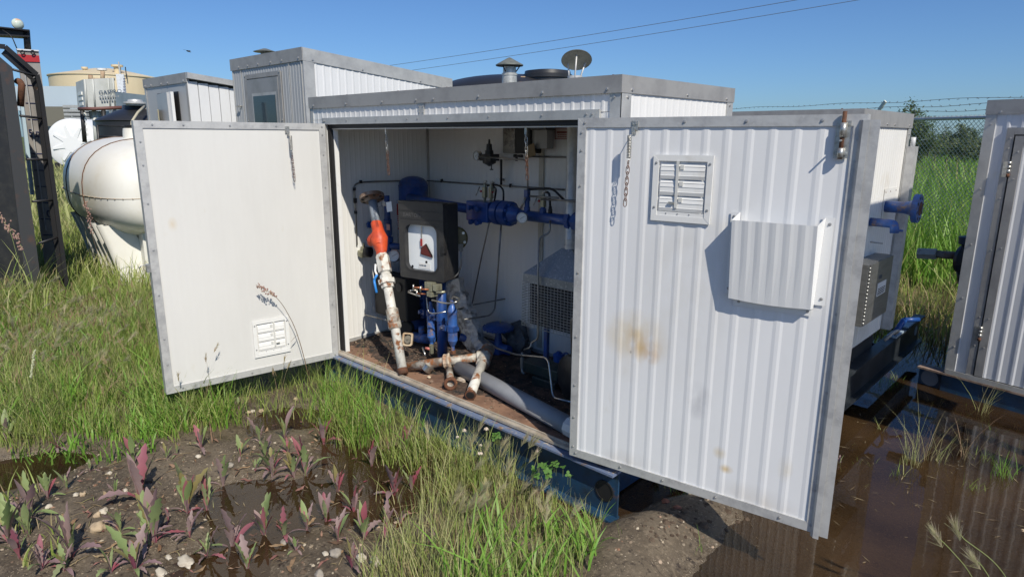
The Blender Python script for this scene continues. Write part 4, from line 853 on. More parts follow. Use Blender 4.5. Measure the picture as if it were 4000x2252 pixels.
a_, b_ = px(ZA(365, 1110), 'y', .18), px(ZA(405, 1225), 'y', .16); mb = MB(); mb.tube([a_, b_], .0055, 8); mb.build('handle', STEEL, nv)
# blue diaphragm actuator
q = px(Z6(1262, 408), 'y', .70); ax_, az_ = float(q[0]), float(q[2])
da = thing('diaphragm_actuator', (ax_, .70, Z0), 'blue mushroom shaped diaphragm actuator on the floor in front of the heater', 'actuator')
mb = MB(); mb.lathe((ax_, .70, az_), (0, 0, 1), [(-.03, .03), (-.022, .085), (-.012, .096), (-.012, .104), (-.002, .104), (-.002, .098), (.012, .085), (.024, .055), (.030, .02), (.031, 0)], 32)
for k in range(16): t = 2*math.pi*k/16; mb.lathe((ax_+.099*math.cos(t), .70+.099*math.sin(t), az_-.018), (0, 0, 1), [(0, .005), (.022, .005)], 6)
mb.build('diaphragm_case', BLUE, da)
mb = MB(); mb.lathe((ax_, .70, Z0), (0, 0, 1), [(0, .04), (.03, .045), (.06, .03), (az_-Z0-.03, .018)], 16); mb.tube([(ax_-.1, .70, Z0+.05), (ax_+.1, .70, Z0+.05)], .032, 14); mb.build('yoke', BLUE, da)
mb = MB(); mb.tube([(ax_+.02, .70, az_+.028), (ax_+.02, .70, az_+.055)], .005, 8); mb.build('vent_plug', PLT, da)
q0 = px(Z6(990, 480), 'y', .55); mb = MB(); mb.tube([q0, (ax_-.09, .68, Z0+.055)], .026, 14); tag(mb.build('blue_pipe', BLUE, origin=q0), 'dark blue pipe sloping down to the diaphragm actuator', 'pipe')
# foil wrapped duct sloping from behind the recorder to the floor
a_ = px(Z6(940, 100), 'y', .66); b_ = np.array([float(px(Z6(1120, 560), 'y', .60)[0]), .60, Z0+.02])
dvec = b_-a_; L_ = np.linalg.norm(dvec); dvec /= L_; s_ = np.cross(dvec, (0, 1, 0)); s_ /= np.linalg.norm(s_); mb = MB(); n = 16; wd = .085
vs = []; 
for i in range(n+1):
    c = a_+dvec*L_*i/n
    for (u_, v_) in ((-1, -.5), (-1, .4), (-.45, -1.0), (.4, -.9), (1, -.4), (1, .5)):
        j = (rng.random(3)-.5)*.014; vs.append(c+s_*u_*wd*(1+.1*math.sin(i*1.7))+np.array([0, 1, 0])*v_*.05+j)
order = [1, 0, 2, 3, 4, 5]
mb.add(vs, [(6*i+order[k], 6*i+order[k+1], 6*i+6+order[k+1], 6*i+6+order[k]) for i in range(n) for k in range(5)])
tag(mb.build('foil_duct', FOIL, origin=a_), 'crumpled foil wrapped duct sloping from behind the recorder to the floor', 'duct')
# green block with large black disc at the right
q = px(Z6(1760, 765), 'y', .42); mb = MB(); dd = np.array([-.35, -1, .05]); dd /= np.linalg.norm(dd)
bk = thing('black_drum', q, 'black round bolted cover on a dark green block beside the grey plastic pipe', 'pump')
mb.lathe(q-dd*.05, dd, [(0, .11), (.01, .125), (.03, .125), (.032, .118), (.05, .118), (.056, .105), (.06, .03)], 36)
sx1 = np.cross(dd, (0, 0, 1.)); sx1 /= np.linalg.norm(sx1); sy1 = np.cross(sx1, dd)
mb.build('cover', BLACKP, bk); mb = MB()
for k in range(10): t = 2*math.pi*k/10; mb.lathe(q-dd*.002+sx1*.112*math.cos(t)+sy1*.112*math.sin(t), dd, [(0, .006), (.006, .006)], 6, smooth=False)
mb.build('bolt', mat('dark_bolt', (.1, .1, .1), .4, .5), bk)
q0, q1 = px(Z6(1442, 640), 'y', .48), px(Z6(1700, 640), 'y', .48); mb = MB(); mb.box(q0[0], q1[0], .46, .60, Z0+.06, q0[2]); mb.box(q0[0]+.10, q1[0], .44, .62, Z0, Z0+.0595); mb.build('block', DGREEN, bk, bevel=.006)
q = px(Z6(1432, 660), 'y', .40); mb = MB(); mb.tube([q+np.array([0, 0, .06]), q+np.array([0, 0, .03])], .007, 8); mb.lathe(q+np.array([0, 0, -.035]), (0, 0, 1), [(0, .012), (.06, .013), (.065, .008)], 10); mb.tube([q+np.array([0, 0, -.035]), q+np.array([0, 0, -.06]), q+np.array([.02, 0, -.065])], .008, 8)
tag(mb.build('inline_filter', mat('dull_filter_metal', (.2, .2, .19), .4, .6), origin=q), 'small upright inline filter in front of the dark green block', 'filter')
q = px(Z6(1690, 640), 'y', .55); mb = MB(); mb.lathe((q[0], .55, q[2]-.01), (0, 0, 1), [(0, .03), (.04, .035), (.05, .02), (.06, .01)], 12); mb.tube(bend([(q[0]+.02, .55, q[2]+.03), (q[0]+.06, .55, q[2]+.06), (q[0]+.09, .55, q[2]+.02)], .03), .006, 8); tag(mb.build('blue_knob_valve', BLUE, origin=(q[0], .55, q[2]-.01)), 'dim blue valve on top of the dark green block', 'valve')
q = px(Z6(1375, 520), 'y', .78)
def lump(c, r, seed, sub=2, sq=(1, 1, 1), am=.35):
    bm = bmesh.new(); bmesh.ops.create_icosphere(bm, subdivisions=sub, radius=1)
    vs = []; rr = random.Random(seed); off = Vector((rr.random()*50, rr.random()*50, rr.random()*50))
    for v_ in bm.verts: k = 1+am*noise.noise(v_.co*1.3+off)+am*.4*noise.noise(v_.co*3+off); vs.append((c[0]+v_.co.x*k*r*sq[0], c[1]+v_.co.y*k*r*sq[1], c[2]+v_.co.z*k*r*sq[2]))
    fs = [tuple(v_.index for v_ in f.verts) for f in bm.faces]; bm.free(); return vs, fs
mb = MB(); mb.add(*lump((q[0], .80, Z0+.09), .1, 3, 3, (1.0, .6, 1.0), .8)); tag(mb.build('rag_heap', mat('grey_rag', (.10, .105, .11), .8, c2=(.05, .05, .055), sc=18, bump=.8, bsc=20), origin=(q[0], .8, Z0), flat=True), 'dark grey rag heap on the floor below the heater', 'rag')
# rubbish and dirt over the dark floor
dm = mat('floor_dirt', (.055, .035, .025), .95, c2=(.11, .07, .05), sc=30, c3=(.02, .018, .016), sc3=20, lo3=.5, hi3=.55, bump=.6, bsc=60)
xs_ = np.linspace(.06, 2.28, 150); ys_ = np.linspace(.03, .885, 60); XX, YY = np.meshgrid(xs_, ys_)
pile = .004+.014*np.clip((YY-.22)/.3, 0, 1)*np.clip(fbm(XX, YY, 2.5)*.6+.7, .1, 2)+.012*np.exp(-((XX-.25)**2/.06+(YY-.45)**2/.05))+np.abs(fbm(XX, YY, 9))*.003
mask = (YY > .12+.05*np.sin(XX*9)+.03*fbm(XX, YY, 3)).astype(float)
ZZ = Z0+pile*mask-.004*(1-mask)
idx = np.arange(XX.size).reshape(XX.shape); F_ = np.stack([idx[:-1, :-1], idx[:-1, 1:], idx[1:, 1:], idx[1:, :-1]], -1).reshape(-1, 4)
dl = raw_mesh('floor_litter', np.stack([XX.ravel(), YY.ravel(), ZZ.ravel()], 1), F_, dm); tag(dl, 'brown dirt and litter strewn over the shed floor', 'dirt', kind='stuff')
mb = MB()
for k in range(700):
    x, y = rng.uniform(.08, 1.9), rng.uniform(.02, .8); 
    if k < 350: x, y = rng.uniform(.08, .8), rng.uniform(.02, .5)
    r = rng.uniform(.002, .0055); mb.add(*lump((x, y, Z0+.003+pile.mean()*(y > .15)), r, k, 1, (1.3, 1, .6), .5))
tag(mb.build('floor_grit', leafmat('floor_grit', [(.05, .035, .025), (.16, .11, .07), (.3, .24, .17), (.1, .06, .04)], .9, 0)), 'crumbs of soil and chaff scattered on the floor', 'grit', kind='stuff')

# ------------------------------------------------------------------ loose pipes on the floor
T0 = np.array([.843, .017, .285]); T1 = np.array([.30, .222, 1.275]); dl_ = T1-T0; LL = np.linalg.norm(dl_); dl_ /= LL
lp = thing('leaning_pipe_assembly', T0, 'rusty white pipe leaning upright from the sill with flange, orange valve and unions', 'pipe assembly')
PT = lambda t_: T0+dl_*LL*t_
mb = MB(); mb.tube([PT(0), PT(.665)], .0285, 18); mb.tube([PT(-.02), PT(.012)], .031, 18, 1); mb.build('pipe', [RWHITE, RUST], lp)
mb = MB(); mb.tube([PT(.80), PT(.975)], .0285, 18); mb.build('upper_pipe', GREYP, lp)
mb = MB(); prof = [(LL*.972, .040), (LL*.982, .052), (LL*.985, .078), (LL*1.005, .080), (LL*1.007, .050)]; mb.lathe(T0, dl_, prof, 36, smooth=False)
s1 = np.cross(dl_, (0, 0, 1.)); s1 /= np.linalg.norm(s1); s2 = np.cross(s1, dl_)
for k in range(8): t = 2*math.pi*k/8; c = PT(.984)+(s1*math.cos(t)+s2*math.sin(t))*.062; mb.lathe(c, -dl_, [(0, .010), (.003, .010)], 12, 1)
mb.build('flange', [mat('rusty_grey_flange', (.26, .23, .20), .7, c2=(.15, .08, .045), sc=12, lo=.4, hi=.6, bump=.2), RUBBER], lp)
# orange coated valve: fat body with a side branch
mb = MB(); mb.lathe(T0, dl_, [(LL*.655, .031), (LL*.67, .034), (LL*.70, .043), (LL*.72, .052), (LL*.745, .055), (LL*.77, .048), (LL*.79, .040), (LL*.83, .033), (LL*.845, .031)], 18)
br = np.array([-.75, -.25, -.45]); br /= np.linalg.norm(br); mb.lathe(PT(.76), br, [(0, .044), (.03, .046), (.055, .043), (.08, .034), (.086, .026)], 16)
mb.lathe(PT(.74), np.array([.75, -.55, -.35]), [(0, .042), (.04, .034), (.056, .018)], 14)
mb.v = [tuple(np.array(q_)+np.array(noise.noise_vector(Vector(q_)*38))*.006+np.array(noise.noise_vector(Vector(q_)*14))*.008) for q_ in mb.v]
mb.build('valve_body', ORANGE, lp)
mb = MB(); mb.lathe(T0, dl_, [(LL*.545, .034), (LL*.55, .043), (LL*.64, .043), (LL*.655, .033)], 6, smooth=False); mb.build('hex_coupling', RPATCH if False else RWHITE, lp)
mb = MB(); mb.lathe(T0, dl_, [(LL*.455, .033), (LL*.458, .040), (LL*.478, .041), (LL*.479, .052), (LL*.505, .054), (LL*.506, .040), (LL*.53, .038), (LL*.535, .031)], 8, smooth=False); mb.build('union', RWHITE, lp)
mb = MB(); mb.lathe(T0, dl_, [(LL*.225, .033), (LL*.235, .041), (LL*.27, .040), (LL*.272, .038), (LL*.335, .039), (LL*.34, .032)], 18); mb.lathe(PT(.29), np.array([.8, -.5, .1]), [(0, .03), (.05, .028), (.055, .02)], 14); mb.build('tee', RPATCH, lp)
mb = MB(); q = [px(ZC(340, 960), 'y', .10), px(ZC(335, 1040), 'y', .09), px(ZC(355, 1080), 'y', .08), px(ZC(322, 1140), 'y', .07), px(ZC(352, 1285), 'y', .06)]
mb.tube(bend(q[:3], .01), .0065, 8, 0); mb.tube(bend(q[2:], .015), .0080, 8, 1); mb.build('lever', [WPLAST, mat('blue_dip_handle', (.03, .22, .62), .4)], lp)
# small chrome actuator at the left of the orange valve
q = px(Z5(345, 1100), 'y', .28); cl = thing('pilot_regulator', q, 'small plated pilot regulator on the left wall behind the orange valve', 'regulator')
mb = MB(); mb.lathe(q, (.2, .1, 1), [(-.045, .012), (-.035, .028), (-.02, .03), (-.012, .034), (.0, .034), (.004, .02), (.03, .018), (.032, .008), (.06, .006)], 14); mb.build('body', PLT, cl)
mb = MB(); mb.tube([q+np.array([.03, 0, .0]), q+np.array([.07, .02, 0])], .035, 14); mb.build('housing', RUBBER, cl)
# horizontal pipe with tee and branch
H0 = np.array([.805, .072, .287]); H1 = np.array([1.185, .345, .372]); B1 = np.array([1.416, .040, .284])
fp = thing('floor_pipe_assembly', H0, 'rusty white pipe with tee and branch lying across the shed floor', 'pipe assembly')
mb = MB(); mb.tube([H0, H1], .0275, 18); mb.build('pipe', RPATCH, fp)
dh = (H1-H0)/np.linalg.norm(H1-H0); mb = MB(); mb.lathe(H1-dh*.01, dh, [(-.012, .033), (-.01, .040), (.06, .040), (.062, .033)], 18); db = (B1-H1-dh*.02); db /= np.linalg.norm(db)
mb.lathe(H1+dh*.025, db, [(-.085, .034), (-.083, .041), (.085, .041), (.087, .034)], 18); mb.build('tee', RPATCH, fp)
mb = MB(); mb.tube([H1+dh*.02+db*.08, B1], .0275, 18); mb.tube([B1-db*.012, B1+db*.002], .0305, 18, 1); mb.tube([B1+db*.0015, B1+db*.0035], .0225, 18, 2); mb.build('branch_pipe', [RWHITE, RUST, RUBBER], fp)
mb = MB(); c = H0+(H1-H0)*.56; mb.lathe(c, dh, [(-.022, .030), (-.02, .046), (-.004, .042), (.012, .050), (.018, .047), (.02, .030)], 12, smooth=False); mb.build('collar', mat('cream_rust_collar', (.5, .42, .32), .6, c2=(.28, .13, .06), sc=16, bump=.3), fp)
# grey plastic pipe with white cap
Pa, Pb = np.array([1.085, .262, .300]), np.array([2.115, .075, .300]); dpv = (Pb-Pa)/np.linalg.norm(Pb-Pa)
pv = thing('plastic_pipe', Pa, 'thick grey plastic pipe with white end cap lying along the sill', 'pipe')
mb = MB(); mb.tube([Pa, Pb], .0465, 28); mb.build('tube', PVC, pv); mb = MB(); mb.lathe(Pb, dpv, [(-.045, .047), (-.045, .051), (.03, .0515), (.034, .046)], 10, smooth=False); mb.build('end_cap', PVCW, pv)
# spool with flange
c = px(Z6(925, 808), 'z', .288); e_ = px(Z6(915, 700), 'z', .288); ds = (c-e_); Ls = np.linalg.norm(ds); ds /= Ls
so_ = thing('flanged_spool', c, 'short rusty pipe spool on the sill with its open flange facing out', 'pipe spool')
mb = MB(); mb.tube([e_+ds*.02, c], .021, 18); mb.build('pipe', RPATCH, so_)
mb = MB(); n = 26; O_, I_ = [], []
s1 = np.cross(ds, (0, 0, 1.)); s1 /= np.linalg.norm(s1); s2 = np.cross(s1, ds)
vs = []
for (r_, t_) in ((.039, 0), (.039, .016), (.030, .018), (.0215, .016), (.0215, -.01)):
    for k in range(n): t = 2*math.pi*k/n; vs.append(c+ds*t_+(s1*math.cos(t)+s2*math.sin(t))*r_)
mb.add(vs, [(i*n+j, i*n+(j+1) % n, (i+1)*n+(j+1) % n, (i+1)*n+j) for i in range(4) for j in range(n)], 0, True); mb.build('flange', RUST, so_)
mb = MB(); mb.lathe(c-ds*.002, ds, [(0, .0215), (.001, .0215)], 20); mb.build('bore', RUBBER, so_)
# loose stainless gauge
q = px(Z6(762, 697), 'z', .292); lk = np.array([-.1, -.35, 1.]); lk /= np.linalg.norm(lk); lk2 = np.array([.35, .45, .75]); lk2 /= np.linalg.norm(lk2)
lg = thing('loose_gauge', q, 'stainless round gauge lying face up against the rusty floor pipe', 'gauge')
mb = MB(); mb.lathe(q-lk2*.022, lk2, [(0, .030), (.004, .034), (.026, .035), (.027, .037), (.038, .037), (.040, .034)], 28); mb.lathe(q+np.array([.004, -.034, -.004]), (0, -1, .2), [(0, .003), (.003, .003)], 8, 1); mb.build('case', [STEEL, RUBBER], lg)
mb = MB(); mb.tube([q-lk2*.01+np.array([-.03, -.01, -.01]), q+np.array([-.065, -.02, -.015])], .009, 6, smooth=False); mb.build('stem', mat('brown_stem', (.16, .09, .07), .5), lg)
# white and dusty stones of floor litter (torn insulation), tag on the flange pipe
q = px(Z6(1000, 785), 'z', .262); mb = MB(); mb.add(*lump(q, .024, 5, 2, (1.4, .8, .5), .8)); tag(mb.build('torn_insulation', mat('torn_insulation', (.36, .29, .22), .9, c2=(.5, .45, .4), sc=40), origin=q, flat=True), 'ragged piece of torn insulation beside the flanged spool', 'scrap')
q = px(Z6(772, 765), 'z', .258); mb = MB(); mb.add(*lump(q, .010, 8, 2, (1.2, 1, .6), .5)); tag(mb.build('stone', mat('pale_stone_chip', (.6, .5, .36), .8), origin=q), 'pale stone chip on the sill below the loose gauge', 'stone')
for (a, b_, m_, nm, lb, dxx) in ((540, 740, PAPER, 'inspection_tag', 'white plastic inspection tag tied to the leaning pipe below its flange', .2),):
    q = px(Z5(560, 740), 'y', .20); q2 = px(Z5(520, 715), 'y', .19); tg = thing(nm, q, lb, 'tag')
    mb = MB(); mb.obox(q, (.017, .008, .004), (.0003, -.0004, 0), (-.004, 0, .030)); mb.build('card', PAPER, tg); mb = MB(); mb.add(*lump(q2, .019, 12, 2, (1, .3, .8), .5)); mb.build('wrapper', mat('grey_plastic_bag', (.20, .21, .22), .4), tg)
    mb = MB(); mb.tube([q+np.array([0, 0, .03]), PT(.93)+np.array([.03, 0, 0])], .0012, 4); mb.build('cord', STEEL, tg)
# ------------------------------------------------------------------ neighbouring sheds, tanks, fence, far things
def vp(u, v, dist):
    """point on the sight line of pixel (u, v) at a given level distance ahead of the camera"""
    d = CF + CR*(u-2000)/F_PX - CU*(v-1126)/F_PX; return CP+d*(dist/float(d@_F))
def plane(u, v, P, n):
    d = CF + CR*(u-2000)/F_PX - CU*(v-1126)/F_PX; n = np.array(n, float); return CP+d*(((np.array(P)-CP)@n)/(d@n))
ZR = lambda a, b: (3200+a*.4828, 1000+b*.4828)
Z2 = lambda a, b: (800+a*.5241, 100+b*.5241)

# --- shed behind on the right
X2, Y2, H2 = 2.80, 1.48, 1.80
y2b = float(on(3561, 447, 'x', X2)[1]); z2b = float(on(3561, 447, 'x', X2)[2])
s2 = thing('equipment_shed', (1.8, 2., 0), 'white equipment shed behind the open right door with blue pipe stubs on its end wall', 'shed')
mb = MB(); z20 = .45
ribs(mb, (X2, Y2, 0), (0, 1, 0), y2b-Y2, z20, H2-.05, (1, 0, 0), .045, .0018); ribs(mb, (.6, Y2, 0), (1, 0, 0), X2-.6, z20, H2-.05, (0, -1, 0), .052, .002)
ribs(mb, (.6, y2b, 0), (1, 0, 0), X2-.6, z20, H2-.05, (0, 1, 0), .052, .002); mb.add([(.6, Y2, z20), (.6, y2b, z20), (.6, y2b, H2-.05), (.6, Y2, H2-.05)], [(0, 1, 2, 3)])
mb.build('wall', panel_mat('rear_shed_panel', (.76, .755, .73), [(X2, 2.05, 1.40, .12, 1.5, (.5, .42, .3), .5), (X2, 1.9, .6, .3, 1, (.5, .47, .4), .5)]), s2)
mb = MB(); mb.box(.58, X2+.004, Y2-.004, y2b+.004, H2-.055, H2-.01); mb.build('roof', DTRIM, s2)
mb = MB(); mb.box(.57, X2+.012, Y2-.012, Y2-.005, H2-.085, H2); mb.box(X2+.005, X2+.012, Y2-.004, y2b+.012, H2-.085, H2-.0005)
for y in (1.9, 2.05): mb.screw((X2+.012, y, H2-.07), (1, 0, 0), .006, 1)
mb.screw((X2+.012, y2b-.06, H2-.07), (1, 0, 0), .006, 1)
for x in (1.2, 2.0, 2.7): mb.screw((x, Y2, H2-.002), (0, 0, 1), .006, 2)
mb.build('roof_trim', [DTRIM, BOLT, RUST], s2)
mb = MB(); mb.box(X2+.003, X2+.008, y2b-.05, y2b+.008, z20, H2-.086)
for z in (1.68, 1.35, 1.0, .7): mb.screw((X2+.008, y2b-.03, z), (1, 0, 0), .006, 1)
mb.build('rear_corner_trim', [ALU, BOLT], s2)
mb = MB(); mb.box(X2+.003, X2+.008, Y2-.008, Y2+.05, z20, H2-.086); mb.box(X2-.05, X2+.002, Y2-.008, Y2-.003, z20, H2-.086); mb.build('front_corner_trim', [ALU, BOLT], s2)
yc0, yc1 = y2b-.045, y2b+.03; zct = float(on(*Z4(1050, 520), 'x', X2+.04)[2])
mb = MB(); mb.box(X2+.009, X2+.055, yc0, yc1, z20, zct); mb.build('conduit_channel', GALV, s2); mb = MB(); mb.tube([(X2+.03, (yc0+yc1)/2, zct), (X2+.03, (yc0+yc1)/2, zct+.055)], .014, 12); mb.build('conduit_cap', PVCW, s2)
qa, qb = on(*Z4(835, 1115), 'x', X2+.003), on(*Z4(955, 820), 'x', X2+.003)
mb = MB(); mb.box(X2+.0025, X2+.0045, min(qa[1], qb[1]), max(qa[1], qb[1])+.02, qa[2], qb[2])
for y in (qa[1]+.02, (qa[1]+qb[1])/2, qb[1]): mb.screw((X2+.0045, y, qb[2]-.02), (1, 0, 0), .003, 1)
mb.build('patch_plate', [MATS['rear_shed_panel'], RUST], s2)
q = on(*Z4(870, 965), 'x', X2); mb = MB(); mb.tube([q, q+np.array([.10, 0, 0]), q+np.array([.13, 0, 0])], [.034, .034, .036], 20); mb.lathe(q, (1, 0, 0), [(.10, .034), (.13, .040), (.15, .055), (.152, .082), (.182, .082), (.184, .04)], 30, smooth=False); mb.build('flanged_stub', BLUEW, s2)
mb = MB(); mb.lathe(q, (1, 0, 0), [(.1835, .04), (.186, .04)], 20, 0)
for k in range(8): t = 2*math.pi*k/8+.3; mb.lathe(q+np.array([.183, .062*math.cos(t), .062*math.sin(t)]), (1, 0, 0), [(0, .009), (.0015, .009)], 10, 1)
mb.build('flange_face', [RUST, RUBBER], s2)
q = on(*Z4(760, 1080), 'x', X2); mb = MB(); mb.tube(bend([q, q+np.array([.10, 0, 0]), q+np.array([.125, 0, -.005]), q+np.array([.13, .0, -.05])], .03), .024, 16); mb.tube([q, q+np.array([.05, 0, 0])], .017, 12, 1); mb.tube([q+np.array([.13, 0, -.035]), q+np.array([.165, .02, -.037])], .006, 8); mb.build('drain_elbow', [BLUEW, RUST], s2)
q = on(*Z4(760, 1230), 'x', X2); mb = MB(); mb.tube([q, q+np.array([.06, .03, -.005])], .004, 8); mb.build('wire_stub', STEEL, s2)
pf = X2+.10; e0, e1, e2, e3 = on(3403, 1024, 'x', pf), on(3487, 1005, 'x', pf), on(3371, 1262, 'x', pf), on(3461, 1232, 'x', pf)
ya, yb, za, zb_ = float((e0[1]+e2[1])/2), float((e1[1]+e3[1])/2), float(e2[2]+e3[2])/2, float(e0[2]+e1[2])/2
eb = MB(); eb.box(X2+.003, pf-.006, ya, yb, za, zb_); enc = eb.build('junction_box', mat('brushed_grey_steel', (.20, .20, .19), .38, .7, c2=(.15, .15, .14), sc=5, stretch=(1, 1, 6)), s2, bevel=.004)
mb = MB(); mb.box(pf-.005, pf, ya+.012, yb, za+.004, zb_-.004); mb.build('lid', MATS['brushed_grey_steel'], enc)
mb = MB()
for k in range(16): z = za+.02+(zb_-za-.04)*k/15; mb.tube([(pf-.001, ya+.005, z-.006), (pf-.001, ya+.005, z+.006)], .0045, 6)
mb.build('hinge', ZINC, enc)
mb = MB(); yl = ya+(yb-ya)*.42; mb.box(pf+.0003, pf+.001, yl, yl+(yb-ya)*.38, za+(zb_-za)*.40, za+(zb_-za)*.62)
mb.build('label', PAPER, enc)
text('CCI', .030, (pf+.0006, yl+.01, za+(zb_-za)*.69), (0, 1, 0), UP, SKIDB, enc)
mb = MB()
for k in range(4): mb.box(pf+.0014, pf+.0018, yl+.012, yl+(yb-ya)*.34, za+(zb_-za)*(.42+.03*k), za+(zb_-za)*(.435+.03*k))
mb.build('label_print', RUBBER, enc)
SK2 = mat('black_blue_skid', (.008, .011, .015), .45, c2=(.03, .035, .04), sc=6)
mb = MB(); ye = 3.45; mb.box(X2-.02, X2+.05, Y2-.12, ye, .325, .338); mb.box(X2+.008, X2+.018, Y2-.12, ye, .14, .3245); mb.box(X2-.02, X2+.05, Y2-.12, ye, .125, .1395)
mb.box(1.0, X2, Y2-.02, Y2-.01, .13, .33); mb.box(1.0, X2+.0, y2b+.0, y2b+.01, .13, .33); mb.box(1.2, X2-.021, Y2+.1, y2b-.1, .20, z20)
sk2 = mb.build('skid_beam', SK2, s2)
mb = MB(); mb.lathe((X2+.0185, ye-.10, .235), (1, 0, 0), [(0, .04), (.002, .04)], 18); mb.build('lifting_hole', mat('pale_hole_light', (.35, .37, .38), .6), sk2)
mb = MB(); mb.box(X2-.01, X2+.05, 2.62, 2.82, .34, .352); mb.box(X2-.0, X2+.045, 2.95, 3.2, .34, .350); mb.build('skid_plate', mat('light_blue_plate', (.30, .38, .45), .5), sk2)
mb = MB(); mb.tube(bend([(X2+.02, 2.45, .36), (X2+.06, 2.5, .42), (X2+.06, 2.62, .40), (X2+.03, 2.66, .36)], .04), .010, 8); mb.build('shackle', mat('pale_rope', (.35, .33, .3), .7), sk2)
mb = MB(); mb.tube([(X2+.05, 2.78, .44), (X2+.12, 2.86, .44)], .016, 10); mb.tube([(X2+.02, 2.72, .36), (X2+.05, 2.78, .44)], .02, 10); mb.build('skid_valve', BLUE, s2)
lf = MB(); lf.box(2.72, 2.86, 1.30, 1.36, .10, .112, 0); lf.box(2.85, 2.86, 1.30, 1.36, -.03, .0995, 0); lf.build('skid_lug', mat('pale_teal_lug', (.40, .46, .47), .5), s2)

# --- shed at the right edge of the picture
KR = np.array([3.135, 2.78, 0]); ar = R(-12.5); dr_ = np.array([math.cos(ar), math.sin(ar), 0]); nr_ = np.array([dr_[1], -dr_[0], 0])
RS = Loc(KR, ar); RS.n = nr_
HR, ZR0 = 1.884, .135
s3 = thing('equipment_shed', KR+dr_*1.2-nr_*.6, 'grey-white ribbed shed cut off by the right edge of the picture', 'shed')
fs_ = lambda u, v: float((plane(u, v, KR, nr_)-KR)@dr_)
sc_ = (fs_(3784, 1489)+fs_(*Z4(1790, 420)))/2; sg_ = (fs_(3818, 1495)+fs_(*Z4(1816, 420)))/2
print('shedR s', sc_, sg_, fs_(3784, 1489), fs_(*Z4(1765, 420)))
WR = 2.4
mb = MB(); ribs(mb, RS(0, 0, 0), dr_, WR, ZR0, HR-.05, nr_, .075, .004); ribs(mb, RS(0, 0, -1.2), nr_, 1.2, ZR0, HR-.05, -dr_, .075, .003)
mb.hexa([RS(a, z, n) for z in (ZR0+.01, HR-.05) for (a, n) in ((.01, -.01), (WR, -.01), (WR, -1.19), (.01, -1.19))])
wpan = panel_mat('grey_white_panel', (.68, .69, .71)); mb.build('wall', wpan, s3)
mb = MB(); lbox(mb, RS, -.012, WR, HR-.085, HR, .004, .012); lbox(mb, RS, -.012, -.004, HR-.085, HR-.0006, -1.2, .0035); lbox(mb, RS, -.004, WR, HR-.03, HR-.004, -1.2, .0035)
for a in (.07, .5): mb.screw(RS(a, HR-.072, .012), nr_, .006, 1)
for a in (.12, .19, .5): mb.screw(RS(a, HR-.003, -.01), (0, 0, 1), .006, 2)
mb.build('roof_trim', [DTRIM, BOLT, RUST], s3)
mb = MB(); lbox(mb, RS, -.008, .05, ZR0, HR-.0855, .0025, .008); lbox(mb, RS, -.008, -.003, ZR0, HR-.086, -.06, .002)
for z in (1.74, 1.35, 1.0, .65, .32): mb.screw(RS(.025, z, .008), nr_, .006, 1)
mb.build('corner_trim', [ALU, BOLT], s3)
mb = MB(); zc_ = 1.68; cw = .045
lbox(mb, RS, sc_-.012, sg_-.006, ZR0+.02, zc_+.04, .005, .012); lbox(mb, RS, sg_-.0055, WR, zc_, zc_+.0395, .005, .0118)
for z in (1.66, 1.6, 1.45, 1.3, .98, .55, .44, .36): mb.screw(RS(sc_+.012, z, .012), nr_, .0045, 1)
mb.build('door_casing', [DTRIM, BOLT], s3)
mb = MB(); lbox(mb, RS, sg_-.005, WR, ZR0+.02, zc_-.001, .0045, .0055); mb.build('door_gap', RUBBER, s3)
mb = MB(); ribs(mb, RS(sg_+.012, 0, .007), dr_, WR-sg_-.02, ZR0+.03, zc_-.012, nr_, .075, .004); lbox(mb, RS, sg_+.008, WR, ZR0+.03, zc_-.012, .0058, .0068); d3 = mb.build('door', wpan, s3)
mb = MB(); lbox(mb, RS, sg_+.004, sg_+.05, ZR0+.03, zc_-.008, .0112, .016); lbox(mb, RS, sg_+.0505, WR, zc_-.05, zc_-.0085, .0112, .0158)
for z in (1.58, 1.42, 1.0, .55, .36): mb.screw(RS(sg_+.030, z, .016), nr_, .0045, 1)
mb.build('door_frame', [DTRIM, BOLT], d3)
mb = MB(); lbox(mb, RS, -.0, WR, ZR0-.005, ZR0+.026, .013, .018); mb.screw(RS(.55, ZR0+.01, .018), nr_, .006, 1); mb.build('base_trim', [ALU, RUST], s3)
for z in (1.43, .40):
    mb = MB()
    for k in range(4): mb.tube([RS(sg_, z+.024*k, .022), RS(sg_, z+.024*k+.021, .022)], .009, 10, 1 if k == 0 else 0)
    lbox(mb, RS, sg_-.035, sg_-.002, z, z+.09, .0125, .0150); mb.build('hinge', [ZINC, RUST], d3)
mb = MB(); lbox(mb, RS, -.17, WR, .117, .129, -.07, .02, 1); lbox(mb, RS, -.17, WR, -.09, .1165, -.03, -.02, 0); lbox(mb, RS, .0, WR, .0, ZR0, -1.15, -.1); lbox(mb, RS, -.02, WR, -.02, ZR0-.006, -.019, .004, 0)
sk3 = mb.build('skid_beam', [SKIDB, mat('rusty_cream_edge', (.30, .22, .17), .6, c2=(.12, .07, .05), sc=14)], s3)
mb = MB(); mb.lathe(RS(-.10, .055, -.019), nr_, [(0, .04), (.001, .055)], 20); mb.build('lifting_hole', mat('water_seen_through', (.14, .16, .19), .2), sk3)
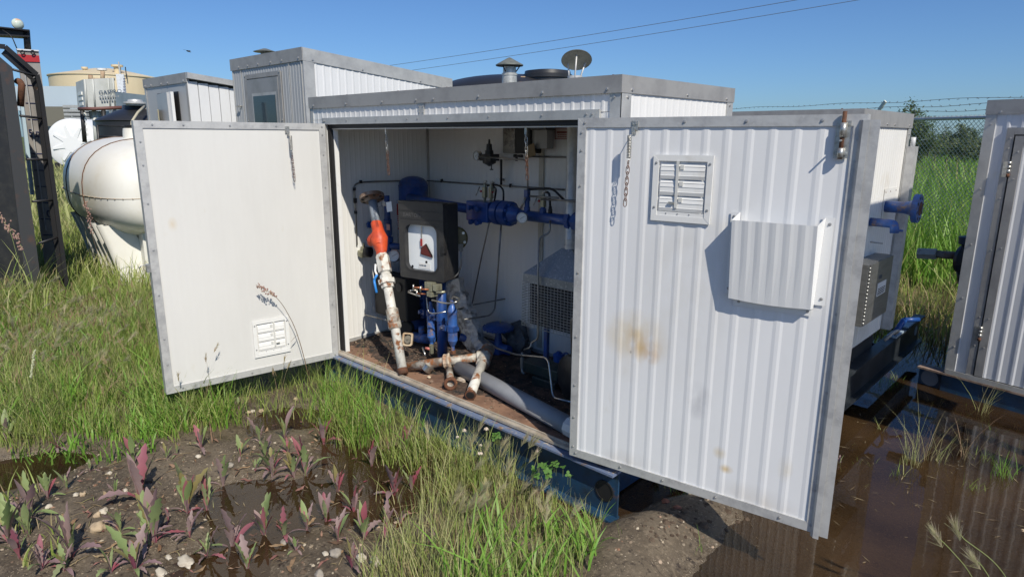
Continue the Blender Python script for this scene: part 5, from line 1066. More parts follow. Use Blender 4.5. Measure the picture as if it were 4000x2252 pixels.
# pipe end with valve beside it
q0, q1, q2 = on(*Z4(1112, 1315), 'y', 3.35), on(*Z4(1255, 1320), 'y', 3.35), on(*Z4(1440, 1335), 'y', 3.35)
pe = thing('pipe_end', q1, 'grey-white pipe with square coupling and black hand valve sticking out left of the right-hand shed', 'pipe')
mb = MB(); mb.lathe(q0, q1-q0, [(0, .03), (.003, .042), (float(np.linalg.norm(q1-q0)), .042), (float(np.linalg.norm(q1-q0))+.002, .03)], 6, smooth=False); mb.build('coupling', mat('grey_rust_coupling', (.40, .38, .33), .6, c2=(.16, .07, .05), sc=9, lo=.55, hi=.65, bump=.2), pe)
mb = MB(); mb.tube([q1, q2], .028, 14); mb.build('pipe', MATS['rusty_grey_flange'], pe)
mb = MB(); mb.lathe(q2+np.array([.02, 0, -.02]), (1, -.3, 0), [(-.03, .05), (-.025, .10), (.0, .11), (.03, .09), (.035, .05)], 18, smooth=False); mb.tube([q2+np.array([.0, 0, -.1]), q2+np.array([.03, -.03, -.19])], .02, 8); mb.lathe(q2+np.array([.02, 0, .08]), (0, 0, 1), [(0, .03), (.01, .05), (.06, .055), (.065, .03)], 14, 1); mb.build('valve', [BLACKP, mat('dusty_blue_black', (.03, .05, .07), .5)], pe)
# unseen cabinet on posts, added right of view to shade the rear shed wall
tc_ = thing('added_shade_cabinet', (4.35, 1.6, 0), 'unseen grey-white cabinet on posts added right of the view to shade the rear shed', 'cabinet')
mb = MB(); mb.box(3.98, 4.7, 1.30, 2.0, 1.55, 2.50); mb.build('case', wpan, tc_); mb = MB(); mb.box(3.96, 4.72, 1.28, 2.02, 2.501, 2.54); mb.build('roof', DTRIM, tc_)
for x in (4.1, 4.6): mb = MB(); mb.box(x-.03, x+.03, 1.62, 1.68, -.1, 1.549); mb.build('post', SKIDB, tc_)

# --- tall grey shed behind on the left
TX, TY, TH = -1.525, .824, 2.40
fy = lambda p, y=TY: on(*p, 'y', y)
TW0 = float(fy((903, 240))[0]); tb = on(1764, 308, 'x', TX)
tsd = thing('tall_shed', ((TX+TW0)/2, TY+.8, 0), 'tall grey shed with a windowed door, rising behind the left door', 'shed')
tpan = panel_mat('tall_shed_panel', (.66, .67, .68)); tpf = panel_mat('tall_shed_shaded_front', (.40, .41, .42))  # front is a darker copy of the panel, its shade put into the colour
mb = MB()
def slopewall(mb, mi=0):
    yb_, zb2 = float(tb[1]), float(tb[2]); n = 90; xs = []
    vs = []; fs = []; P = 0.0; L2 = yb_-TY; k = 0; prof = []
    while P < L2:
        for (a, h) in ((0, 0), (.4, 0), (.5, 1), (.66, 1), (.76, 0)): prof.append((P+a*.075, h*.004))
        P += .075
    prof = [p for p in prof if p[0] < L2]+[(L2, 0)]
    for (s_, h) in prof: z = TH+(zb2-TH)*s_/L2-.05; vs += [(TX+h, TY+s_, .2), (TX+h, TY+s_, z)]
    mb.add(vs, [(2*i, 2*i+2, 2*i+3, 2*i+1) for i in range(len(prof)-1)], mi)
slopewall(mb); mb.add([(TW0, TY, .2), (TW0, tb[1], .2), (TW0, tb[1], tb[2]-.05), (TW0, TY, TH-.05)], [(0, 1, 2, 3)]); mb.add([(TW0, tb[1], .2), (TX, tb[1], .2), (TX, tb[1], tb[2]-.05), (TW0, tb[1], tb[2]-.05)], [(0, 1, 2, 3)])
mb.build('side_wall', tpan, tsd)
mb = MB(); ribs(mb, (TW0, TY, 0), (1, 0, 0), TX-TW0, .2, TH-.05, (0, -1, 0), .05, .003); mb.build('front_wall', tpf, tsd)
mb = MB(); mb.box(TW0-.01, TX+.01, TY-.012, TY-.005, TH-.11, TH, 0)
mb.hexa([(TX+.005, TY-.004, TH-.11), (TX+.012, TY-.004, TH-.11), (TX+.012, tb[1], tb[2]-.11), (TX+.005, tb[1], tb[2]-.11), (TX+.005, TY-.004, TH-.001), (TX+.012, TY-.004, TH-.001), (TX+.012, tb[1], tb[2]-.001), (TX+.005, tb[1], tb[2]-.001)], 1)
mb.hexa([(TW0, TY-.004, TH-.05), (TX+.004, TY-.004, TH-.05), (TX+.004, tb[1], tb[2]-.05), (TW0, tb[1], tb[2]-.05), (TW0, TY-.004, TH-.002), (TX+.004, TY-.004, TH-.002), (TX+.004, tb[1], tb[2]-.002), (TW0, tb[1], tb[2]-.002)], 0)
for a in (.13, .27, .42, .6, .75, .96): mb.screw((TW0+(TX-TW0)*a, TY-.012, TH-.085), (0, -1, 0), .009, 2)
for a in (.05, .35, .75, .98): mb.screw((TX+.012, TY+(tb[1]-TY)*a, TH+(tb[2]-TH)*a-.09), (1, 0, 0), .009, 2)
mb.build('roof_trim', [DTRIM, ALU, BOLT], tsd)
mb = MB(); mb.box(TX+.005, TX+.010, TY-.006, TY+.10, .2, TH-.111); mb.build('side_corner_trim', ALU, tsd)
mb = MB()
for x in [TW0+.02]+[float(fy(Z2(a, 500))[0]) for a in (285, 642)]+[TX-.03]: mb.box(x-.004, x+.004, TY-.009, TY-.004, .2, TH-.112)
mb.build('front_seam', ALU, tsd)
c0, c1 = float(fy(Z2(325, 560))[0]), float(fy(Z2(580, 560))[0]); zt2 = float(fy(Z2(450, 385))[2])
mb = MB(); mb.box(c0-.02, c0+.03, TY-.016, TY-.0095, .3, zt2+.04); mb.box(c1-.03, c1+.02, TY-.016, TY-.0095, .3, zt2+.04); mb.box(c0+.0305, c1-.0305, TY-.0158, TY-.0095, zt2, zt2+.04)
for (x, z) in ((c0, zt2+.03), (c1, zt2+.03), (c0, 1.8), (c1, 1.8)): mb.screw((x, TY-.016, z), (0, -1, 0), .008, 1)
mb.build('door_casing', [DTRIM, BOLT], tsd)
mb = MB(); mb.box(c0+.035, c1-.035, TY-.020, TY-.0098, .3, zt2-.01); dd_ = mb.build('door', mat('grey_door', (.30, .31, .32), .5, .2, c2=(.24, .25, .25), sc=5), tsd)
w0, w1 = float(fy(Z2(385, 620))[0]), float(fy(Z2(548, 620))[0]); wt = float(fy(Z2(460, 525))[2])
mb = MB(); frame(mb, Loc((0, TY-.0202, 0), 0), w0-.03, w1+.02, .9, wt+.03, .028, -.016, 0)
for p_ in range(0): pass
mb.build('window_frame', ALU, dd_)
mb = MB(); mb.box(w0, w1, TY-.0245, TY-.0215, .93, wt+.003); mb.build('window_pane', mat('dark_reflective_glass', (.02, .03, .035), .04, spec=.8), dd_)
q = fy(Z2(270, 602)); mb = MB(); mb.tube([q+np.array([-.03, -.03, 0]), q+np.array([.03, -.03, .0])], .009, 8); mb.tube([q+np.array([.02, -.03, 0]), q+np.array([.02, 0, 0])], .007, 8); mb.build('latch', ZINC, tsd)
q = on(*Z2(450, 200), 'y', 1.5); mb = MB(); mb.lathe((q[0], 1.5, q[2]-.06), (0, 0, 1), [(0, .05), (.06, .05), (.06, .12), (.065, .13), (.10, .02), (.10, 0)], 20); mb.build('roof_vent', MATS['dull_galvanised'], tsd)

# --- smaller grey shed further left
LX, LY, LH = -3.54, .605, 2.30
fl_ = lambda p: on(*p, 'y', LY)
LW0 = float(fl_((561, 309))[0]); lbk = on(905, 312, 'x', LX)
lsd = thing('small_shed', ((LX+LW0)/2, LY+.5, 0), 'small grey shed with an ajar window hatch, left of the tall grey shed', 'shed')
mb = MB(); vs = []
yb_, zb2 = float(lbk[1])+.4, float(lbk[2])-.05
n = int((yb_-LY)/.12)+1
for i in range(n+1):
    s_ = i/n; z = LH+(zb2-LH)*s_-.09
    mb.box(LX-.02, LX+.002+(.003 if i % 2 else 0), LY+(yb_-LY)*s_, LY+(yb_-LY)*min(1, (i+1)/n)-.008, .2, z, 0)
mb.box(LW0, LX-.021, LY+.021, yb_, .2, zb2-.1); mb.build('side_wall', tpan, lsd)
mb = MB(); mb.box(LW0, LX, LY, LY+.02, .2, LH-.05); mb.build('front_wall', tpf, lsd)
mb = MB(); mb.box(LW0-.01, LX+.01, LY-.012, LY-.003, LH-.10, LH); mb.hexa([(LW0, LY-.01, LH-.06), (LX+.05, LY-.01, LH-.06), (LX+.05, yb_, zb2-.06), (LW0, yb_, zb2-.06), (LW0, LY-.01, LH-.001), (LX+.05, LY-.01, LH-.001), (LX+.05, yb_, zb2-.001), (LW0, yb_, zb2-.001)], 1)
for a in (.05, .2, .45, .6, .95): mb.screw((LW0+(LX-LW0)*a, LY-.012, LH-.08), (0, -1, 0), .012, 2)
mb.build('roof_trim', [DTRIM, ALU, BOLT], lsd)
mb = MB(); mb.box(LW0, LW0+.05, LY-.006, LY-.001, .2, LH-.101); mb.build('left_corner_trim', ALU, lsd); mb = MB(); mb.box(LX-.04, LX+.006, LY-.006, LY-.001, .2, LH-.101); mb.build('right_corner_trim', DTRIM, lsd)
a0, a1, zt3 = float(fl_(Z1(1190, 800))[0]), float(fl_(Z1(1345, 800))[0]), float(fl_(Z1(1260, 690))[2])
mb = MB(); mb.box(a0, a1, LY-.010, LY-.004, 1.3, zt3); mb.build('hatch_opening', RUBBER, lsd)
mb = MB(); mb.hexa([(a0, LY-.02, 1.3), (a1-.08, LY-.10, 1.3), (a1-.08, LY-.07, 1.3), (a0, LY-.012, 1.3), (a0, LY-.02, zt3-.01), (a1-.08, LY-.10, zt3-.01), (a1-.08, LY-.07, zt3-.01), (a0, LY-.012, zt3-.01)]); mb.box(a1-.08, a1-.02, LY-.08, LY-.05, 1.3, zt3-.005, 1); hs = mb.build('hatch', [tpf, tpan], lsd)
mb = MB(); mb.hexa([(a0+.06, LY-.05, 1.35), (a0+.25, LY-.112, 1.35), (a0+.25, LY-.10, 1.35), (a0+.06, LY-.03, 1.35), (a0+.06, LY-.05, zt3-.18), (a0+.25, LY-.112, zt3-.18), (a0+.25, LY-.10, zt3-.18), (a0+.06, LY-.03, zt3-.18)]); mb.build('pane', mat('dusty_pane', (.30, .28, .20), .2), hs)

# --- white tank on moulded legs, behind the left door
tx, ty, tz = -4.85, .42, 1.03
_tv0 = len(bpy.data.objects)
wt_ = thing('leg_tank', (tx, ty, 0), 'large white plastic tank on moulded legs beside the left door, with rusty strap lines', 'tank')
WTM = mat('white_polyethylene', (.72, .71, .66), .38, c2=(.64, .60, .50), sc=2.2, lo=.5, hi=.8, trans=0)
nU, nV = 72, 40; vs = []; La, Ra, Rz = 1.48, .70, .61
def tankpt(i, j, k=1.0):
    th = math.pi*i/nU; ph = 2*math.pi*j/nV
    ax_ = math.cos(th); s_ = math.sin(th)**.42 if math.sin(th) > 0 else 0
    x = tx-La*(abs(ax_)**.85)*np.sign(ax_); cy_, cz_ = math.cos(ph), math.sin(ph)
    e = .80; yy = ty+Ra*s_*np.sign(cy_)*abs(cy_)**e*k; z_ = tz+(Rz if cz_ > 0 else .50)*s_*np.sign(cz_)*abs(cz_)**e*k
    if j > nV/2: z_ -= 0; 
    return (x, yy, z_)
for i in range(nU+1):
    for j in range(nV): vs.append(tankpt(i, j))
mb = MB(); mb.add(vs, [(i*nV+j, i*nV+(j+1) % nV, (i+1)*nV+(j+1) % nV, (i+1)*nV+j) for i in range(nU) for j in range(nV)], 0, True); mb.build('tank_shell', WTM, wt_)
mb = MB(); qn = on(545, 525, 'y', ty); mb.lathe((float(qn[0])+.12, ty, tz+Rz-.03), (0, 0, 1), [(-.03, .18), (.09, .17), (.12, .165), (.125, .15)], 28); mb.build('neck', WTM, wt_); mb = MB(); mb.lathe((float(qn[0])+.12, ty, tz+Rz+.096), (0, 0, 1), [(0, .15), (.03, .15), (.035, .10)], 28); mb.build('lid', RUBBER, wt_)
for th in (33, 45):
    mb = MB(); pts = [tankpt(th, j, 1.006) for j in list(range(nV))+[0]]; mb.tube(pts, .005, 5, caps=False); mb.build('strap', RUST if th != 33 else mat('brown_strap', (.14, .08, .05), .7), wt_)
mb = MB(); mb.tube([tankpt(i, nV//2, 1.005) for i in range(2, nU-1)], .004, 5); mb.tube([tankpt(i, 0, 1.005) for i in range(2, nU-1)], .007, 5)
for i in range(4, nU-3, 3): p_ = tankpt(i, nV//2, 1.01); mb.lathe(p_, (0, -1, 0), [(0, .009), (.008, .006)], 6)
mb.build('seam', mat('tank_seam', (.35, .28, .20), .6), wt_)
for k in range(6):
    x = tx-.72+.33*k; mb = MB(); vs = []; n = 12
    for i in range(n+1):
        s_ = i/n; z = tz-.30-(tz-.32)*s_; ycen = ty-.66+.20*s_+.02*math.sin(s_*3); hw_ = .072+.01*s_
        for (u_, v_) in ((-1, .28), (-.9, .02), (-.45, -.03), (.45, -.03), (.9, .02), (1, .28)): vs.append((x+.55*(s_*.12)+u_*hw_, ycen+v_+.05*(1-s_), z))
    mb.add(vs, [(6*i+j, 6*i+j+1, 6*i+7+j, 6*i+6+j) for i in range(n) for j in range(5)], 0, True); mb.build('leg', WTM, wt_)
mb = MB(); mb.box(tx-1.2, tx+1.2, ty-.28, ty+.5, .03, tz-.35); mb.build('inner_skirt', WTM, wt_)

_tr = Matrix.Translation((tx, ty, 0)) @ Matrix.Rotation(R(-5), 4, 'Z') @ Matrix.Translation((-tx, -ty, 0))
for o_ in wt_.children: o_.data.transform(_tr)       # the tank stands askew, its near end turned to the right

# --- black steel tank end and ladder at the left edge
D0 = 5.95
bt_ = thing('black_steel_tank', vp(60, 1180, D0), 'black steel tank at the left picture edge with welded ladder', 'tank')
def slab(mb, P, depth, mi=0):
    P = [np.array(p) for p in P]; c_ = sum(P)/len(P)-CP; c_[2] = 0; c_ /= np.linalg.norm(c_); c_ = c_-_R*.12; B = [p+c_*depth for p in P]; n = len(P)
    mb.add(P+B, [tuple(range(n))[::-1], tuple(range(n, 2*n))]+[(i, (i+1) % n, n+(i+1) % n, n+i) for i in range(n)], mi)
mb = MB(); slab(mb, [vp(-500, 200, D0+.05), vp(-5, 232, D0+.05), vp(25, 262, D0+.05), vp(112, 1200, D0+.05), vp(-500, 1240, D0+.05)], 1.2); mb.build('tank_wall', BLACKP, bt_)
mb = MB(); slab(mb, [vp(-8, 216, D0), vp(48, 264, D0), vp(172, 1185, D0), vp(112, 1195, D0), vp(2, 290, D0), vp(-10, 262, D0)], .12); mb.build('corner_post', mat('worn_black_steel', (.045, .045, .047), .5, c2=(.08, .05, .04), sc=7, lo=.55, hi=.7), bt_)
D1 = D0+.22; ld = MB()
def strip(mb, c, w_, dist, dep, mi=0):
    for i in range(len(c)-1):
        (u0, v0), (u1, v1) = c[i], c[i+1]; dx, dy = u1-u0, v1-v0; l = math.hypot(dx, dy); nx_, ny_ = -dy/l*w_/2, dx/l*w_/2
        slab(mb, [vp(u0+nx_, v0+ny_, dist), vp(u1+nx_, v1+ny_, dist), vp(u1-nx_, v1-ny_, dist), vp(u0-nx_, v0-ny_, dist)], dep, mi)
strip(ld, [(-20, 178), (20, 182), (146, 292), (158, 340), (275, 1215)], 17, D1-.03, .05)
strip(ld, [(12, 202), (128, 305), (142, 350), (258, 1215)], 22, D1+.01, .01)
ld.build('ladder_rail', DARKM, bt_)
for (u0, v0, u1, v1) in ((50, 272, 150, 300), (78, 452, 168, 463), (103, 622, 188, 624), (127, 787, 210, 781), (150, 950, 230, 925), (172, 1110, 255, 1075)):
    mb = MB(); mb.tube([vp(u0, v0, D0+.03), vp(u1, v1, D1)], .011, 8); mb.build('rung', DARKM, bt_)
hk = MB(); hk.tube(bend([vp(66, 325, D0+.1), vp(72, 315, D0+.1), vp(85, 330, D0+.1), vp(80, 415, D0+.1)], .04), .028, 10); hk.build('rusty_hook', RUST, bt_)
D2 = 6.9
gb = thing('level_gauge_board', vp(120, 1100, D2), 'grey gauge board with red band and metre marks behind the black ladder', 'gauge board')
gl_ = lambda v: 66+(v-190)*.131; gr_ = lambda v: 150+(v-190)*.119
mb = MB(); slab(mb, [vp(gl_(190), 190, D2), vp(gr_(196), 196, D2), vp(gr_(1250), 1250, D2), vp(gl_(1250), 1250, D2)], .05); mb.build('board', mat('weathered_grey_board', (.30, .28, .26), .6, c2=(.22, .21, .20), sc=4), gb)
mb = MB(); slab(mb, [vp(gl_(212), 212, D2-.01), vp(gr_(218), 218, D2-.01), vp(gr_(243), 243, D2-.01), vp(gl_(240), 240, D2-.01)], .009); mb.build('red_band', mat('red_band', (.42, .03, .035), .5), gb)
mb = MB(); slab(mb, [vp(gl_(188)-2, 190, D2-.015), vp(gr_(192)+2, 196, D2-.015), vp(gr_(200), 201, D2-.015), vp(gl_(196), 196, D2-.015)], .06); mb.build('top_cap', PVCW, gb)
mb = MB()
for v in (331, 401, 465, 531, 598, 663, 726, 790, 853, 915): slab(mb, [vp(gl_(v)+6, v, D2-.006), vp(gr_(v)-4, v+2, D2-.006), vp(gr_(v)-4, v+5, D2-.006), vp(gl_(v)+6, v+3, D2-.006)], .005)
mb.build('mark', mat('navy_mark', (.012, .02, .08), .5), gb)
mb = MB(); strip(mb, [(92, 245), (180, 900)], 5, D2-.02, .01); mb.build('guide_cable', GALV, gb)
for (s_, u, v, sz) in (('5 m', 112, 530, .095), ('10', 163, 848, .11)): text(s_, sz, vp(u, v, D2-.008), _R, (0, 0, 1), MATS['navy_mark'], gb)
for u in (88, 128):
    c = vp(u, 205, D2-.03); mb = MB(); mb.tube([c+_R*.018*math.cos(t)+np.array([0, 0, 1])*.018*math.sin(t) for t in np.linspace(0, 6.28, 13)], .006, 6); mb.build('eyelet', RUBBER, gb)
lm = thing('work_lamp_post', vp(105, 190, D2+.1), 'black post with I-beam arm and rusty round lamp at the top left', 'lamp post')
mb = MB(); mb.tube([vp(109, 200, D2+.1), vp(103, 118, D2+.1)], .030, 12); mb.tube([vp(109, 200, D2+.12), vp(200, 1000, D2+.12)], .030, 12); mb.build('post', BLACKP, lm)
mb = MB(); strip(mb, [(-60, 100), (116, 119)], 5, D2, .18); strip(mb, [(-60, 132), (116, 142)], 5, D2, .18); strip(mb, [(-60, 116), (114, 130)], 28, D2+.08, .02); mb.build('beam', DARKM, lm)
c = vp(76, 95, D2+.1); mb = MB(); mb.lathe(c-_R*.02, _R*.8-_F*.5+np.array([0, 0, .2]), [(-.05, .01), (-.035, .035), (0, .052), (.01, .054)], 20, 1); mb.lathe(c-_R*.02, _R*.8-_F*.5+np.array([0, 0, .2]), [(.0105, .054), (.03, .045), (.045, .025), (.05, .002)], 20, 0); mb.tube([c, vp(78, 115, D2+.1)], .012, 8, 1); mb.build('lamp', [mat('lamp_glass', (.5, .58, .52), .15, c2=(.6, .35, .2), sc=9, lo=.5, hi=.6), mat('rusty_orange_lamp', (.34, .14, .06), .7, c2=(.5, .45, .36), sc=14)], lm)
mb = MB(); mb.tube(bend([vp(10, 118, D2), vp(45, 140, D2), vp(66, 190, D2)], .3, 8), .005, 6); mb.build('cable', RUBBER, lm)
pb = MB(); strip(pb, [(82, 360), (128, 760)], 14, D2+.4, .08); tag(pb.build('pale_blue_pipe', mat('pale_blue_paint', (.45, .58, .66), .5), origin=vp(128, 760, D2+.4)), 'pale blue upright pipe seen between the ladder and the black tank', 'pipe')

# --- far left: round tank end, corrugated building, cabinet on posts, beige tank, black tank
D3 = 30.; c = vp(286, 563, D3); rr = 95*D3/F_PX*1.0
rt_ = thing('round_end_tank', (c[0], c[1], 0), 'white horizontal tank whose round end shows a raised eight-armed star', 'tank')
nrm = -_F+_R*.15; nrm /= np.linalg.norm(nrm)
WT2 = mat('white_tank_end', (.72, .73, .74), .45)
mb = MB(); mb.lathe(c, nrm, [(-3., rr*.9), (-2.8, rr), (-.05, rr), (0, rr*.975), (.06, rr*.85), (.10, rr*.5), (.11, 0)], 48); mb.build('tank_shell', WT2, rt_)
a_r = np.cross((0, 0, 1.), nrm); a_r /= np.linalg.norm(a_r); a_u = np.cross(nrm, a_r); mb = MB()
for k in range(8):
    t = 2*math.pi*(k+.3)/8; d = a_r*math.cos(t)+a_u*math.sin(t); e = np.cross(nrm, d); mb.hexa([c+nrm*z_+d*r_*rr+e*s_*rr for z_ in (.03, .135) for (r_, s_) in ((.30, -.085), (.74, -.035), (.74, .035), (.30, .085))])
mb.lathe(c, nrm, [(.05, rr*.36), (.13, rr*.345), (.135, rr*.3)], 8, smooth=False); mb.build('star_rib', WT2, rt_)
mb = MB(); fr_ = c-np.array([0, 0, rr]); 
for s_ in (-.7, .7): mb.obox(fr_+a_r*s_*rr-nrm*1.2-np.array([0, 0, .0]), a_r*.08, nrm*1.3, np.array([0, 0, .3]))
mb.obox(fr_-nrm*1.2+np.array([0, 0, .1]), a_r*rr*1.1, nrm*1.35, np.array([0, 0, .12])); mb.build('cradle', DARKM, rt_)
D4 = 36.
cb_ = thing('corrugated_building', vp(230, 560, D4)*np.array([1, 1, 0]), 'blue-grey corrugated building beyond the round white tank', 'building')
mb = MB(); q0, q1 = vp(60, 338, D4), vp(420, 345, D4); hgt = q0[2]; dd2 = (q1-q0)*np.array([1, 1, 0]); Lb = np.linalg.norm(dd2); dd2 /= Lb; nb_ = np.array([dd2[1], -dd2[0], 0])
ribs(mb, (q0[0], q0[1], 0), dd2, Lb, 0, hgt-.5, nb_, .62, .12); mb.add([(q0[0], q0[1], 0), (q1[0], q1[1], 0), tuple(q1*[1, 1, 0]-nb_*6), tuple(q0*[1, 1, 0]-nb_*6)]+[tuple(np.array(p)*[1, 1, 0]+np.array([0, 0, hgt-.2])) for p in (q0, q1, q1-nb_*6, q0-nb_*6)], [(0, 1, 5, 4)[::-1], (1, 2, 6, 5), (2, 3, 7, 6), (3, 0, 4, 7), (4, 5, 6, 7)])
mb.build('wall', mat('corrugated_blue_grey', (.36, .42, .46), .45, .2, c2=(.28, .33, .37), sc=.8), cb_)
mb = MB(); P_ = np.array([q0[0], q0[1], 0]); mb.hexa([P_+dd2*a+nb_*n+np.array([0, 0, z]) for z in (hgt-1.25, hgt) for (a, n) in ((0, .15), (Lb, .15), (Lb, .35), (0, .35))]); mb.build('eaves_trim', mat('pale_blue_trim', (.50, .58, .64), .4, .2), cb_)
mb = MB(); w_ = vp(205, 455, D4-.8); mb.obox(w_, dd2*.95, nb_*.05, np.array([0, 0, .5])); mb.build('window', mat('brown_window', (.16, .15, .12), .3), cb_)
mb = MB(); w_ = vp(300, 455, D4-.8)
for k in range(6): mb.obox(w_+np.array([0, 0, -.5+.2*k]), dd2*.6, nb_*.1, np.array([0, 0, .07]))
mb.build('louver', ALU, cb_)
D5 = 16.
gp = thing('elevated_cabinet', vp(400, 560, D5)*np.array([1, 1, 0]), 'light grey cabinet with company lettering raised on a steel frame', 'cabinet')
P = lambda a, b_, d=D5: vp(*Z1(a, b_), d)
TLc, TRc, BRc, BLc = P(622, 592), P(850, 580, D5+.4), P(868, 800, D5+.4), P(640, 815); bk_ = [P(562, 600, D5+.9), P(596, 795, D5+.9)]
dep = bk_[0]-TLc; dep[2] = 0
mb = MB(); mb.add([TLc, TRc, BRc, BLc, TLc+dep, TRc+dep, BRc+dep, BLc+dep], [(0, 1, 2, 3), (4, 5, 6, 7), (0, 3, 7, 4), (1, 2, 6, 5), (0, 1, 5, 4), (3, 2, 6, 7)]); CABM = mat('cabinet_light_grey', (.52, .53, .51), .5, c2=(.44, .45, .42), sc=1.5, c3=(.4, .25, .15), sc3=3, lo3=.7, hi3=.76); mb.build('case', CABM, gp)
fx = (TRc-TLc); fx /= np.linalg.norm(fx); fn = np.cross(fx, (0, 0, 1.)); fn /= np.linalg.norm(fn)
mb = MB()
for a in (.04, .30, .80, .96): 
    t_, b2 = TLc+(TRc-TLc)*a, BLc+(BRc-BLc)*a; mb.tube([t_+fn*.01, b2+fn*.01], .02, 4)
mb.build('panel_rib', CABM, gp)
mb = MB(); sdv = dep/np.linalg.norm(dep); sn = np.cross(sdv, (0, 0, 1)); sn = -sn if sn@_F > 0 else sn
for k in range(9): z = TLc[2]-.3-.12*k; c = np.array([TLc[0], TLc[1], z])+sdv*np.linalg.norm(dep)*.5+sn*.02; mb.obox(c, sdv*.28, sn*.02, np.array([0, 0, .035]))
mb.build('side_louver', WPLAST, gp)
text('GASPRO', .13, TLc+(TRc-TLc)*.42+np.array([0, 0, -.36])+fn*.02, fx, (0, 0, 1), SKIDB, gp)
mb = MB()
for (a, l_, z) in ((.42, .46, -.43), (.46, .36, -.51)):
    n = int(l_/.055)
    for k in range(n): c = TLc+(TRc-TLc)*a+fx*(.02+k*.055)+np.array([0, 0, z])+fn*.02; mb.obox(c, fx*.018, fn*.002, np.array([0, 0, .022]))
mb.build('small_print', mat('faded_print', (.2, .22, .24), .5), gp)
for (a, b0, b1) in ((700, 812, 1060), (770, 812, 1040), (610, 800, 1000), (850, 800, 960)):
    mb = MB(); mb.tube([P(a, b0, D5+.3), P(a+22, b1+60, D5+.3)], .05, 8, 0); mb.build('post', CABM if a in (700, 850) else DARKM, gp)
mb = MB(); mb.tube([P(590, 812, D5+.1), P(700, 812, D5-.1), P(950, 800, D5+.4)], .045, 6); mb.build('frame_beam', mat('red_brown_beam', (.14, .06, .05), .6), gp)
mb = MB()
for (a, b0, b1) in ((675, 560, 600), (765, 530, 600), (815, 575, 600), (840, 578, 600)): mb.tube([P(a, b1, D5+.6), P(a, b0, D5+.6)], .05, 8)
mb.tube([P(675, 585, D5+.6), P(765, 590, D5+.6)], .02, 6); mb.build('top_fitting', mat('rusty_cream_fitting', (.45, .36, .24), .7, c2=(.25, .12, .06), sc=2), gp)
D6 = 42.
bg_ = thing('beige_tank', vp(470, 600, D6)*np.array([1, 1, 0]), 'big beige storage tank with roof fittings in the far left background', 'tank')
c6 = vp(452, 560, D6+3.3); R6 = 197*D6/F_PX; ztop = float(vp(300, 292, D6+1)[2]); BEI = mat('beige_tank_paint', (.60, .50, .33), .5, c2=(.66, .56, .38), sc=.4, c3=(.42, .28, .16), sc3=1.4, lo3=.72, hi3=.78)
mb = MB(); mb.lathe((c6[0], c6[1], 0), (0, 0, 1), [(0, R6), (ztop-.05, R6), (ztop-.03, R6+.06), (ztop+.03, R6+.06), (ztop+.05, R6*.99), (ztop+.55, R6*.25), (ztop+.6, 0)], 64); mb.build('tank_shell', BEI, bg_)
def fit(u0, u1, v0, v1, name, m=BEI, d=D6+1.5, cap=True):
    a, b_ = vp((u0+u1)/2, v1, d), vp((u0+u1)/2, v0, d); r_ = (u1-u0)/2*d/F_PX*.7; h_ = b_[2]-a[2]; mb = MB(); mb.lathe((a[0], a[1], a[2]-.3), (0, 0, 1), [(0, r_*.7), (h_+.3-.12, r_*.75), (h_+.3-.115, r_*1.25), (h_+.3, r_*1.25)] if cap else [(0, r_*.6), (h_+.3, r_*.6)], 16); mb.build(name, m, bg_)
fit(321, 346, 262, 290, 'roof_fitting'); fit(380, 418, 268, 285, 'roof_fitting', PVCW); fit(438, 484, 254, 290, 'manway'); fit(463, 475, 242, 290, 'vent_pipe', GALV, D6+1, False); fit(489, 497, 262, 290, 'roof_fitting', BLACKP, D6+1, False)
mb = MB(); a, b_ = vp(473, 290, D6-1.0), vp(480, 415, D6-1.0); mb.obox((a+b_)/2, _R*(14*D6/F_PX), _F*.04, np.array([0, 0, (a[2]-b_[2])/2])); mb.build('level_board', PVCW, bg_)
mb = MB()
for k in range(10): q = vp(486, 308+10.5*k, D6-1.1); mb.obox(q, _R*.07, _F*.01, np.array([0, 0, .02]))
q = vp(479, 405, D6-1.1); mb.obox(q, _R*.02, _F*.01, np.array([0, 0, .12])); mb.build('scale_mark', MATS['navy_mark'], bg_)
D7 = 12.
bk2 = thing('black_plastic_tank', vp(500, 640, D7)*np.array([1, 1, 0]), 'black plastic tank with pale strap and steel hatch behind the white leg tank', 'tank')
c7 = vp(585, 520, D7+.9); mb = MB(); r7 = 185*D7/F_PX; ztb = float(vp(500, 470, D7)[2]); zts = float(vp(520, 425, D7)[2])
BLKP = mat('black_polyethylene', (.018, .019, .022), .42, c2=(.03, .03, .033), sc=2, c3=(.10, .09, .075), sc3=5, lo3=.68, hi3=.8)
mb.lathe((c7[0], c7[1], 0), (0, 0, 1), [(0, r7), (ztb-.02, r7), (ztb, r7*1.02), (ztb+.02, r7), (ztb+.03, r7*.99), (ztb+(zts-ztb)*.55, r7*.78), (zts, r7*.55), (zts+.015, r7*.48), (zts+.09, r7*.46), (zts+.10, 0)], 40); mb.build('tank_shell', BLKP, bk2)
mb = MB(); q = vp(529, 405, D7+.5); mb.lathe((q[0], q[1], q[2]-.04), (0, 0, 1), [(0, .15), (.03, .16), (.035, .20), (.07, .20), (.075, .13), (.11, .12), (.12, .04)], 24); mb.build('hatch', GALV, bk2)
mb = MB(); mb.tube([vp(565, 415, D7+.1), vp(538, 440, D7-.3), vp(515, 475, D7-.5), vp(511, 540, D7-.52)], .022, 6); mb.build('strap', mat('pale_strap', (.42, .38, .28), .6), bk2)
rl = thing('pipe_rail', vp(385, 580, 10.5), 'thin black pipe rail in front of the black plastic tank', 'rail')
